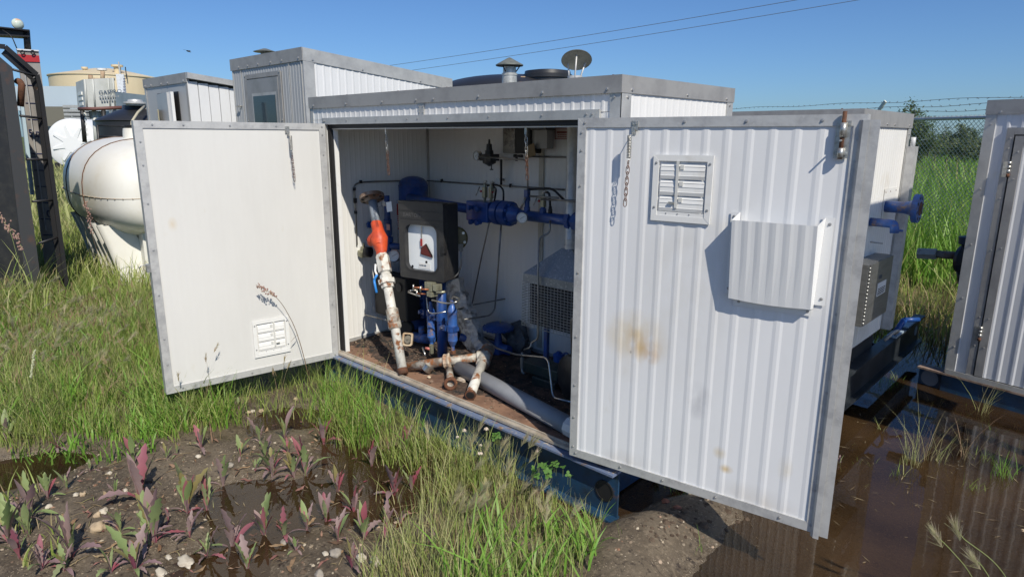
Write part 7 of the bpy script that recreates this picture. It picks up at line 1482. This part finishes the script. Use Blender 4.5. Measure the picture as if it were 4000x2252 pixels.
# purple leaved weeds
LM = [leafmat('weed_leaf_green', [(0.192, 0.264, 0.096), (0.276, 0.348, 0.144), (0.24, 0.264, 0.144)], .55, .25), leafmat('weed_leaf_purple', [(0.237, 0.15, 0.163), (0.3, 0.213, 0.2), (0.213, 0.15, 0.15)], .55, .2), leafmat('weed_leaf_magenta', [(0.319, 0.065, 0.102), (0.377, 0.145, 0.16), (0.232, 0.072, 0.116)], .5, .3), leafmat('weed_leaf_olive', [(.24, .20, .08), (.28, .26, .11)], .6, .25)]
def weed(c, size, n, pm=.25, seed=0, splay=.4):
    rr = np.random.default_rng(seed); mb = MB(); S = 12
    for k in range(n):
        az = 2*math.pi*(k/n)+rr.normal(0, .4); low = rr.random() < .24; tilt = rr.uniform(.05, splay*.85) if not low else rr.uniform(.7, 1.25); L = size*rr.uniform(.55, 1.1)*(.8 if low else 1); w_ = L*rr.uniform(.14, .24)
        m = 2 if (rr.random() < pm or (low and rr.random() < .5)) else int(rr.choice([0, 1, 1, 0, 3], p=[.22, .33, .25, .1, .1]))
        d = np.array([math.cos(az), math.sin(az), 0]); s = np.array([-math.sin(az), math.cos(az), 0])*math.cos(rr.uniform(-.5, .5)); p = np.array(c)-np.array([0, 0, .003]); vs = []; a = tilt*.5
        tw = rr.uniform(-.5, .5); ser = rr.random() < .75
        for i in range(S+1):
            t = i/S; wi = w_*(.16+.10*t if t < .35 else .0)+w_*max(0, math.sin(math.pi*min(1, (t-.18)/.84)) if t > .18 else 0)*.5*(.55+t*.6)
            if ser and .3 < t < .97: wi *= rr.uniform(1.1, 1.35) if i % 2 else rr.uniform(.55, .8)
            nz_ = np.array([-math.sin(a)*d[0], -math.sin(a)*d[1], math.cos(a)]); up = d*math.sin(a)+np.array([0, 0, math.cos(a)]); nrm_ = d*-math.cos(a)+np.array([0, 0, math.sin(a)])
            sd = s*math.cos(tw*t)+nrm_*math.sin(tw*t); vs += [p-sd*wi-nrm_*-wi*.28, p, p+sd*wi+nrm_*wi*.28]
            p = p+up*L/S; a = min(a+tilt*.16*rr.uniform(.5, 1.6), 1.9)
        lo_m, hi_m = {0: (1, 0) if rr.random() < .6 else (0, 0), 1: (1, 1) if rr.random() < .5 else (1, 0), 2: (2, 2) if rr.random() < .4 else (2, 1), 3: (1, 3)}[m]; cut_ = int(rr.integers(3, 6)); b0_ = mb.n
        mb.add(vs, [], 0)
        for i in range(S):
            for f in ((3*i, 3*i+1, 3*i+4, 3*i+3), (3*i+1, 3*i+2, 3*i+5, 3*i+4)): mb.f.append(tuple(b0_+q for q in f)); mb.m.append(lo_m if i < cut_ else hi_m); mb.sm.append(True)
    return mb.build('weed_seedling', LM, origin=c)
_w2 = [(205,1060,.15,7,.1),(320,930,.09,6,.1),(445,870,.08,5,.1),(600,750,.06,4,.3),(890,700,.12,5,.2),(1110,670,.06,4,.2),(1340,600,.10,6,.1),(770,940,.07,4,.1),(940,960,.17,6,.15),(800,1150,.09,5,.3),(980,1230,.15,6,.15),(1030,1220,.17,7,.2),(1250,1030,.19,10,.3),(1380,1020,.14,6,.4),(1485,860,.12,4,.2),(1120,1080,.05,4,.4),(1265,1190,.10,5,.1),(1385,1330,.12,6,.4),(1550,1280,.14,7,.5),(1650,1420,.10,5,.2),(1760,1200,.14,7,.4),(480,1330,.17,8,.2),(280,1400,.12,6,.2),(430,1410,.09,6,.3),(60,1220,.14,7,.2),(900,1420,.14,8,.3),(740,1420,.10,5,.2),(1180,640,.06,4,.1),(1600,650,.09,4,.4),(1810,760,.13,6,.3),(50,560,.12,5,.1),(380,600,.08,5,.5),(1590,340,.07,4,.5),(1700,740,.05,5,0),(190,1180,.13,6,.15),(130,1330,.1,6,.3)]
_w3 = [(110,780,.15,7,.3),(250,790,.13,7,.4),(330,780,.15,7,.3),(450,580,.12,6,.4),(190,540,.13,6,.2),(545,910,.11,6,.4),(650,1035,.10,5,.6),(920,925,.14,6,.6),(1035,890,.09,4,.2),(770,730,.11,7,.3),(1000,635,.14,4,.3),(685,860,.07,5,.2),(465,1090,.10,6,.5),(340,1140,.09,6,.4),(190,1190,.10,6,.2),(545,1210,.09,6,.5),(720,1200,.11,7,.3),(265,1280,.07,5,.2),(870,1120,.10,6,.4),(960,1100,.08,5,.5),(640,1400,.10,6,.3),(1520,1060,.12,5,.2),(1180,1300,.09,5,.2),(25,560,.11,6,.3),(60,660,.10,6,.3),(480,1040,.07,5,.6),(1330,760,.08,4,.3),(880,610,.06,4,.1),(215,640,.09,6,.3)]
_special = {(0, 12): 'largest purple and green weed rosette beside the puddle in the lower left foreground', (0, 8): 'tall grey-purple weed with upright leaves behind the round tan stone', (1, 7): 'weed with one bright magenta leaf in the shallow water left of the foxtails',
   (0, 18): 'weed with crimson splayed leaves at the lower edge of the mud bank', (0, 20): 'upright weed with pink base leaves standing in the puddle', (0, 0): 'broad green leaved weed by the little puddle at the left edge', (0, 25): 'deeply toothed weed at the bottom edge with long purplish leaf'}
_wl = []
for gi, (lst, conv) in enumerate(((_w2, G2), (_w3, G3))):
    for k, (a, b_, sz, n, pm) in enumerate(lst):
        c = gpt(*conv(a, b_)); o = weed(c, sz*1.45, n+2, pm*.95, 100*gi+k)
        if (gi, k) in _special: tag(o, _special[(gi, k)], 'weed')
        else: _wl.append((conv(a, b_), o))
_zones = [(lambda u, v: u < 300, 'at the left edge of the mud'), (lambda u, v: u < 700 and v < 1940, 'in the mud above the round tan stone'), (lambda u, v: u < 700, 'at the bottom edge round the tan stone'), (lambda u, v: u < 1060 and v < 1900, 'between the left door and the lower left puddle'),
  (lambda u, v: u < 1060, 'in and beside the lower left puddle'), (lambda u, v: u < 1420 and v < 1880, 'on the mud rise below the door hinge'), (lambda u, v: u < 1420, 'on the pebbly mud at bottom centre'), (lambda u, v: True, 'along the left side of the foxtail stand')]
_ord = ['leftmost', 'second from left', 'third from left', 'fourth from left', 'fifth from left', 'sixth from left', 'seventh from left', 'eighth from left', 'ninth from left', 'tenth from left', 'eleventh from left', 'twelfth from left', 'thirteenth from left', 'fourteenth from left', 'fifteenth from left']
for f_, zt_n in _zones:
    got = sorted([w_ for w_ in _wl if f_(*w_[0])], key=lambda w_: w_[0][0]); _wl = [w_ for w_ in _wl if not f_(*w_[0])]
    for k, (uv, o) in enumerate(got): tag(o, _ord[k]+' of the ordinary weeds '+zt_n, 'weed', 'weed seedlings over the wet mud')
c = gpt(3275, 1832); tag(weed(c, .13, 8, .3, 77), 'lone weed with red stem on the muddy ridge right of the right door', 'weed')
c = gpt(2560, 1900); tag(weed(c, .10, 6, .1, 78), 'leafy weed growing under the lower edge of the right door', 'weed')
# white clover flowers by the skid
CF_ = mat('clover_white', (.66, .60, .50), .8, c2=(.5, .36, .34), sc=60); CL_ = leafmat('clover_leaf', [(.08, .20, .04), (.14, .26, .06)], .5, .3)
_cl = [((1615, 435), .10, 'largest white clover head against the blue skid'), ((1385, 478), .07, 'pinkish clover head left of the largest one'), ((1340, 520), .06, 'small clover head low above the foxtails'), ((1530, 468), .08, 'small pale clover bud just left of the largest head'), ((1700, 492), .08, 'clover head on the blue skid right of the largest'),
  ((1850, 400), .10, 'clover head in front of the grey pipe shadow'), ((1490, 630), .09, 'big cream clover head among the foxtails'), ((1493, 575), .06, 'tiny clover bud above the big cream head'), ((1868, 615), .06, 'clover head half hidden by feathery awns')]
for (p, h, lb) in _cl:
    u, v = G3(*p); g_ = on(u, v+150, 'z', 0); top = on(u, v, 'z', .12)
    d = float(np.clip(((g_-CP)@_F), 2.2, 3.5)); top = vp(u, v, d); base = np.array([top[0]+.01, top[1]-.005, hz(top[0], top[1])]); r = .011 if h > .065 else .007
    t_ = thing('clover_flower', base, lb, 'flower'); mb = MB()
    for k in range(60):
        dv = rng.normal(0, 1, 3); dv /= np.linalg.norm(dv); dv[2] = abs(dv[2])*1.1-.25; a = top+dv*r*.5; b2 = top+dv*r*1.15; mb.tube([a, b2], [.0016, .0010], 4, caps=False)
    mb.add(*lump(top, r*.75, 4, 2, (1, 1, .9), .2)); mb.build('flower_head', CF_, t_); mb = MB(); mb.tube([base, (base+top)/2+np.array([.006, 0, 0]), top], .0012, 5); mb.build('stem', SG, t_)
mb = MB()
for k in range(150):
    u, v = rng.uniform(2080, 2260), rng.uniform(1660, 1860)
    if rng.random() < .3: u, v = rng.uniform(1900, 2100), rng.uniform(1640, 1720)
    y = rng.uniform(-.26, -.13); c = on(u, v, 'y', y)
    if c[2] < .01 or c[2] > .26: continue
    n_ = np.array([rng.normal(0, .4), rng.normal(-.5, .4), 1.]); n_ /= np.linalg.norm(n_); a1_ = np.cross(n_, (1, 0, 0.)); a1_ /= np.linalg.norm(a1_); a2_ = np.cross(n_, a1_)
    for j in range(3):
        t = 2.09*j+k; e = a1_*math.cos(t)+a2_*math.sin(t); s_ = np.cross(n_, e); r = rng.uniform(.007, .011); q = c+e*r
        mb.add([q+(e*math.cos(x)+s_*math.sin(x)*.85)*r for x in np.linspace(0, 2*math.pi, 8)[:-1]], [tuple(range(7))], 0)
    mb.tube([c, c+np.array([.0, 0, -.05])], .0008, 3, 1, False)
tag(mb.build('clover_leaves', [CL_, SG]), 'three-part clover leaves crowding against the blue skid near the grey pipe end', 'clover', kind='stuff')

# stones
SM = [mat('tan_stone', (.44, .34, .22), .8, c2=(.32, .24, .16), sc=20, bump=.2), mat('pale_stone', (.52, .47, .38), .8, c2=(.38, .33, .26), sc=30, bump=.2), mat('grey_stone', (.28, .25, .21), .8, c2=(.17, .15, .13), sc=25, bump=.25)]
_st = [(G2, 655, 1135, .030, 0, 'round tan stone, largest in the lower left mud'), (G2, 692, 1092, .014, 0, 'small tan stone touching the upper right of the round tan stone'), (G2, 645, 1045, .015, 0, 'angular tan stone above the round tan stone'), (G2, 688, 1022, .018, 1, 'white angular stone above the round tan stone'), (G2, 505, 912, .014, 1, 'left one of two pale stones in the left mud'), (G2, 550, 908, .013, 0, 'right one of two pale stones in the left mud'),
 (G2, 835, 878, .012, 1, 'flat white chip left of the grey-purple weed'), (G2, 730, 765, .011, 1, 'white chip on the upper left mud'), (G2, 1535, 715, .017, 2, 'grey stone right of the large weed rosette'), (G2, 1590, 572, .017, 0, 'brown stone above the puddle in the middle mud'), (G2, 1650, 362, .014, 0, 'left stone of three in the puddle under the left door'), (G2, 1682, 352, .013, 1, 'middle stone of three in the puddle under the left door'), (G2, 1736, 352, .015, 0, 'right stone of three in the puddle under the left door'),
 (G2, 1235, 1362, .032, 1, 'long flat pale stone near the bottom edge'), (G2, 1120, 1325, .013, 1, 'pale pebble left of the long flat stone'), (G2, 1330, 1385, .012, 1, 'pale pebble right of the long flat stone'), (G2, 1825, 880, .014, 2, 'grey stone at the water edge in the middle mud'), (G2, 1320, 655, .014, 1, 'pale stone beyond the large weed rosette'), (G2, 325, 990, .014, 1, 'white stone behind the toothed weed at left'), (G2, 1070, 1430, .022, 1, 'pinkish flat stone at the bottom edge'),
 (G3, 532, 1300, .023, 2, 'rounded grey stone at the bottom centre, left of two others'), (G3, 702, 1330, .020, 1, 'angular white stone in the middle of three at the bottom centre'), (G3, 800, 1362, .024, 1, 'pale broad stone, right of three at the bottom centre'), (G3, 420, 1442, .018, 2, 'grey stone cut by the bottom edge'), (G3, 462, 1300, .012, 1, 'small flat pale stone left of the rounded grey stone'), (G3, 190, 1228, .018, 2, 'brownish stone in front of the reddish weed'),
 (G3, 222, 906, .012, 1, 'small white stone in the middle puddle'), (G3, 192, 1010, .018, 0, 'brown stone at the middle puddle edge'), (G3, 450, 200, .015, 2, 'grey stone in the water below the left door hinge'), (G3, 263, 272, .014, 0, 'orange stone in the water below the left door'), (G3, 1052, 662, .017, 2, 'brown stone left of the foxtail stand'), (G3, 400, 785, .010, 2, 'small grey pebble by the middle puddle')]
for k, (cv, a, b_, r, m, lb) in enumerate(_st):
    c = gpt(*cv(a, b_)); mb = MB(); sq = (1.5, .8, .45) if 'flat' in lb else (1.1, .95, .75); mb.add(*lump(c+np.array([0, 0, r*.35]), r, 300+k, 3, sq, .45), 0, True); tag(mb.build('stone', SM[m], origin=c), lb, 'stone')
for (u, v, r, m, lb) in ((2600, 1962, .016, 3, 'reddish stone on the mud bank below the right door'), (2645, 1985, .014, 3, 'smaller reddish stone on the crest of the mud bank'), (2690, 1925, .013, 1, 'white chip on the mud bank crest'), (3935, 1995, .016, 2, 'wet stone at the right edge of the puddle'), (3990, 2080, .018, 0, 'brown stone cut by the right picture edge')):
    c = gpt(u, v); mb = MB(); mb.add(*lump(c+np.array([0, 0, r*.3]), r, int(u), 3, (1.3, .9, .7), .5), 0, True); tag(mb.build('stone', mat('reddish_stone', (.30, .12, .07), .8) if m == 3 else SM[m], origin=c), lb, 'stone')
# gravel: thousands of chips
ico, icf = lump((0, 0, 0), 1, 3, 1, (1, 1, 1), .0); ico = np.array(ico); icf = np.array(icf)
def gravel(P, r0, r1, name, label, cols):
    n = len(P); r = r0+(r1-r0)*rng.random(n)**3; rot = rng.normal(0, 1, (n, 3, 3)); rot = np.linalg.qr(rot)[0]; sc = rng.uniform(.5, 1.3, (n, 1, 3)); sh = ico[None]*sc*(1+rng.normal(0, .12, (n, len(ico), 1)))
    V = np.einsum('nij,nkj->nki', rot, sh)*r[:, None, None]; V[:, :, 2] *= .75; V += (P+np.array([0, 0, .002]))[:, None, :]
    F_ = (icf[None]+(np.arange(n)*len(ico))[:, None, None]).reshape(-1, 3); tag(raw_mesh(name, V.reshape(-1, 3), F_, leafmat(name+'_stone', cols, .85, 0), smooth=False), label, 'gravel', kind='stuff')
gp_ = np.vstack([scatter([(150, 1780), (800, 1750), (1250, 1700), (1700, 1850), (1750, 2300), (0, 2300), (0, 1880)], 1500, clump=.3, cs=2.5), scatter([(2750, 1960), (2950, 2040), (2800, 2150), (2450, 2300), (2300, 2300), (2550, 2020)], 900, clump=.2), scatter([(3500, 1850), (3700, 1870), (3800, 1930), (3600, 1920)], 900), scatter([(3850, 1950), (4050, 1950), (4050, 2250), (3900, 2150)], 500)])
gp_ = gp_[gp_[:, 2] > -.016]
gravel(gp_, .0025, .011, 'gravel', 'gravel chips strewn over the wet mud', [(.14, .10, .07), (.30, .24, .17), (.42, .36, .27), (.10, .075, .055), (.24, .13, .08), (.5, .44, .34)])
cp_ = np.vstack([scatter([(2740, 1975), (2960, 2035), (2500, 2200), (2500, 2060)], 900), scatter([(3520, 1840), (3600, 1835), (3760, 1920), (3640, 1910)], 2600), scatter([(3830, 1890), (3900, 1950), (3860, 1950)], 1800), scatter([(3180, 1860), (3290, 1860), (3230, 1910)], 1500), scatter([(200, 1780), (1250, 1700), (1700, 1900), (1600, 2300), (0, 2300)], 260, clump=.5)])
cp_ = cp_[cp_[:, 2] > -.012]
gravel(cp_, .006, .024, 'mud_clods', 'lumps of dark wet soil on the mud bank and ridges', [(.055, .036, .024), (.08, .055, .037), (.11, .08, .055)])
# sticks and straw on the mud
mb = MB()
for k in range(130):
    u, v = rng.uniform(100, 1700), rng.uniform(1750, 2240); c = gpt(u, v)
    if c[2] < -.01: continue
    a = rng.uniform(0, 3.14); L = rng.uniform(.02, .08); d = np.array([math.cos(a), math.sin(a), rng.normal(0, .05)]); mb.tube([c+[0, 0, .004]-d*L/2, c+[0, 0, .008], c+[0, 0, .004]+d*L/2], rng.uniform(.0008, .0018), 4)
tag(mb.build('straw', G_['dry']), 'dead straw and twigs lying on the wet mud', 'straw', kind='stuff')

mb = MB()
for k in range(190):
    u, v = rng.uniform(0, 1750), rng.uniform(1640, 2245); c = gpt(u, v)
    if c[2] < -.03: continue
    c[2] = max(c[2], .001); a = rng.uniform(0, 6.28); L = rng.uniform(.02, .07); w_ = L*rng.uniform(.12, .3); d = np.array([math.cos(a), math.sin(a), 0]); s_ = np.array([-d[1], d[0], 0]); vs = []
    for i in range(6): t = i/5; z = .004+.012*abs(math.sin(t*3+k))*rng.uniform(.4, 1); ww = w_*math.sin(math.pi*min(.98, t+.06))*.5; vs += [c+d*L*(t-.5)+s_*ww+[0, 0, z], c+d*L*(t-.5)-s_*ww+[0, 0, z+rng.uniform(-.002, .004)]]
    mb.add(vs, [(2*i, 2*i+1, 2*i+3, 2*i+2) for i in range(5)])
tag(mb.build('dead_leaves', leafmat('dead_leaf', [(.16, .09, .05), (.30, .20, .11), (.10, .06, .04), (.26, .12, .10), (.34, .27, .15)], .8, .1)), 'curled brown dead leaves lying on the mud between the weeds', 'leaf litter', kind='stuff')

mb = MB()
for k in range(420):
    if rng.random() < .5: x, y = rng.uniform(1.0, 2.3), rng.uniform(-1.6, -.2)
    else: x, y = rng.uniform(2.6, 4.0), rng.uniform(.2, 2.4)
    if hz(x, y) > -.006: continue
    a = rng.uniform(0, 3.14); L = rng.uniform(.006, .035); w_ = rng.uniform(.0008, .003); d = np.array([math.cos(a), math.sin(a), 0]); e = np.array([-d[1], d[0], 0]); c = np.array([x, y, .0022]); mb.add([c-d*L-e*w_*.3, c-e*w_, c+d*L, c+e*w_], [(0, 1, 2, 3)])
tag(mb.build('floating_debris', leafmat('floating_debris', [(.10, .07, .04), (.30, .24, .14), (.18, .13, .08), (.05, .035, .02)], .8, 0)), 'bits of straw and leaf floating on the brown puddles', 'debris', kind='stuff')

# willow bushes beyond the fence
BL = [leafmat('bush_leaf', [(.06, .10, .03), (.10, .15, .045), (.15, .20, .07), (.05, .08, .03)], .6, .3), leafmat('pale_bush_leaf', [(.13, .18, .08), (.18, .22, .11), (.11, .14, .07)], .6, .3)]
def bush(u0, u1, vtop, vbase, dist, m, label, n=9000, ls=.07):
    c = vp((u0+u1)/2, vbase, dist); w_ = (u1-u0)/2*dist/F_PX; zt_ = float(vp((u0+u1)/2, vtop, dist)[2]); th = thing('bush', (c[0], c[1], .05), label, 'bush')
    mb = MB(); tips = []
    for k in range(46):
        a = rng.uniform(0, 2*math.pi); q = rng.random()**.6; h_ = (zt_)*(1-.45*q**2)*rng.uniform(.7, 1.05); e = c+_R*w_*q*math.cos(a)+_F*w_*.8*q*math.sin(a); e[2] = h_; s0 = c*[1, 1, 0]+_R*w_*.35*q*math.cos(a); mid = (s0+e)/2+rng.normal(0, .15, 3); mb.tube([s0, mid, e], [.035, .022, .006], 5, caps=False); tips.append((mid, e))
        for j in range(3): t = rng.uniform(.2, .9); p = mid*(1-t)+e*t; e2 = p+rng.normal(0, w_*.14, 3)+[0, 0, .3]; mb.tube([p, e2], [.014, .004], 4, caps=False); tips.append((p, e2))
    mb.build('stems', mat('bush_bark', (.12, .10, .08), .8), th)
    T_ = np.array(tips); i = rng.integers(0, len(T_), n); t = rng.random(n)[:, None]**.7; P_ = T_[i, 0]*(1-t)+T_[i, 1]*t+rng.normal(0, w_*.055, (n, 3)); P_[:, 2] = np.clip(P_[:, 2], .2, None)
    d = rng.normal(0, 1, (n, 3)); d[:, 2] = d[:, 2]*.5+.4; d /= np.linalg.norm(d, axis=1)[:, None]; s = np.cross(d, rng.normal(0, 1, (n, 3))); s /= np.linalg.norm(s, axis=1)[:, None]; L = rng.uniform(.6, 1.3, n)[:, None]*ls
    V = np.stack([P_, P_+d*L*.5+s*L*.16, P_+d*L, P_+d*L*.5-s*L*.16], 1).reshape(-1, 3); o = raw_mesh('crown', V, np.arange(len(V)).reshape(-1, 4), BL[m]); o.parent = th; o.matrix_parent_inverse = Matrix.Translation(-th.location)
bush(3390, 3690, 420, 560, 26, 0, 'dark green willow bush behind the barbed wire, the largest of the bushes', 7500, .14)
bush(3230, 3420, 445, 560, 28, 0, 'lower green bush showing just above the rear shed roof', 7000, .15)
bush(3660, 3850, 492, 560, 30, 1, 'pale grey-green bush at the right beside the shed roof corner', 7000, .15)
bush(3820, 4200, 480, 560, 36, 0, 'distant bush hidden behind the right-hand shed', 3000, .18)
Q9 = scatter(None, 60, world=[(-14, 17), (10, 15), (16, 24), (-22, 27)]); q9, *_r = bl(Q9, .5, .95, .02, .04, .4, 'dry', .2, S=4); field('dry_weeds', 'brownish dead weeds in front of the distant bushes', [q9], 'weeds')
mb = MB(); a, b_ = vp(3300, 556, 19)*[1, 1, 0], vp(4300, 556, 17)*[1, 1, 0]; d = (b_-a); e = np.array([-d[1], d[0], 0])/np.linalg.norm(d)
mb.add([a-d*4+[0, 0, .075], b_+d*3+[0, 0, .075], b_+d*3+e*5+[0, 0, .075], a-d*4+e*5+[0, 0, .075]], [(0, 1, 2, 3)]); struct(mb.build('gravel_track', mat('pale_gravel_track', (.42, .36, .27), .9)))
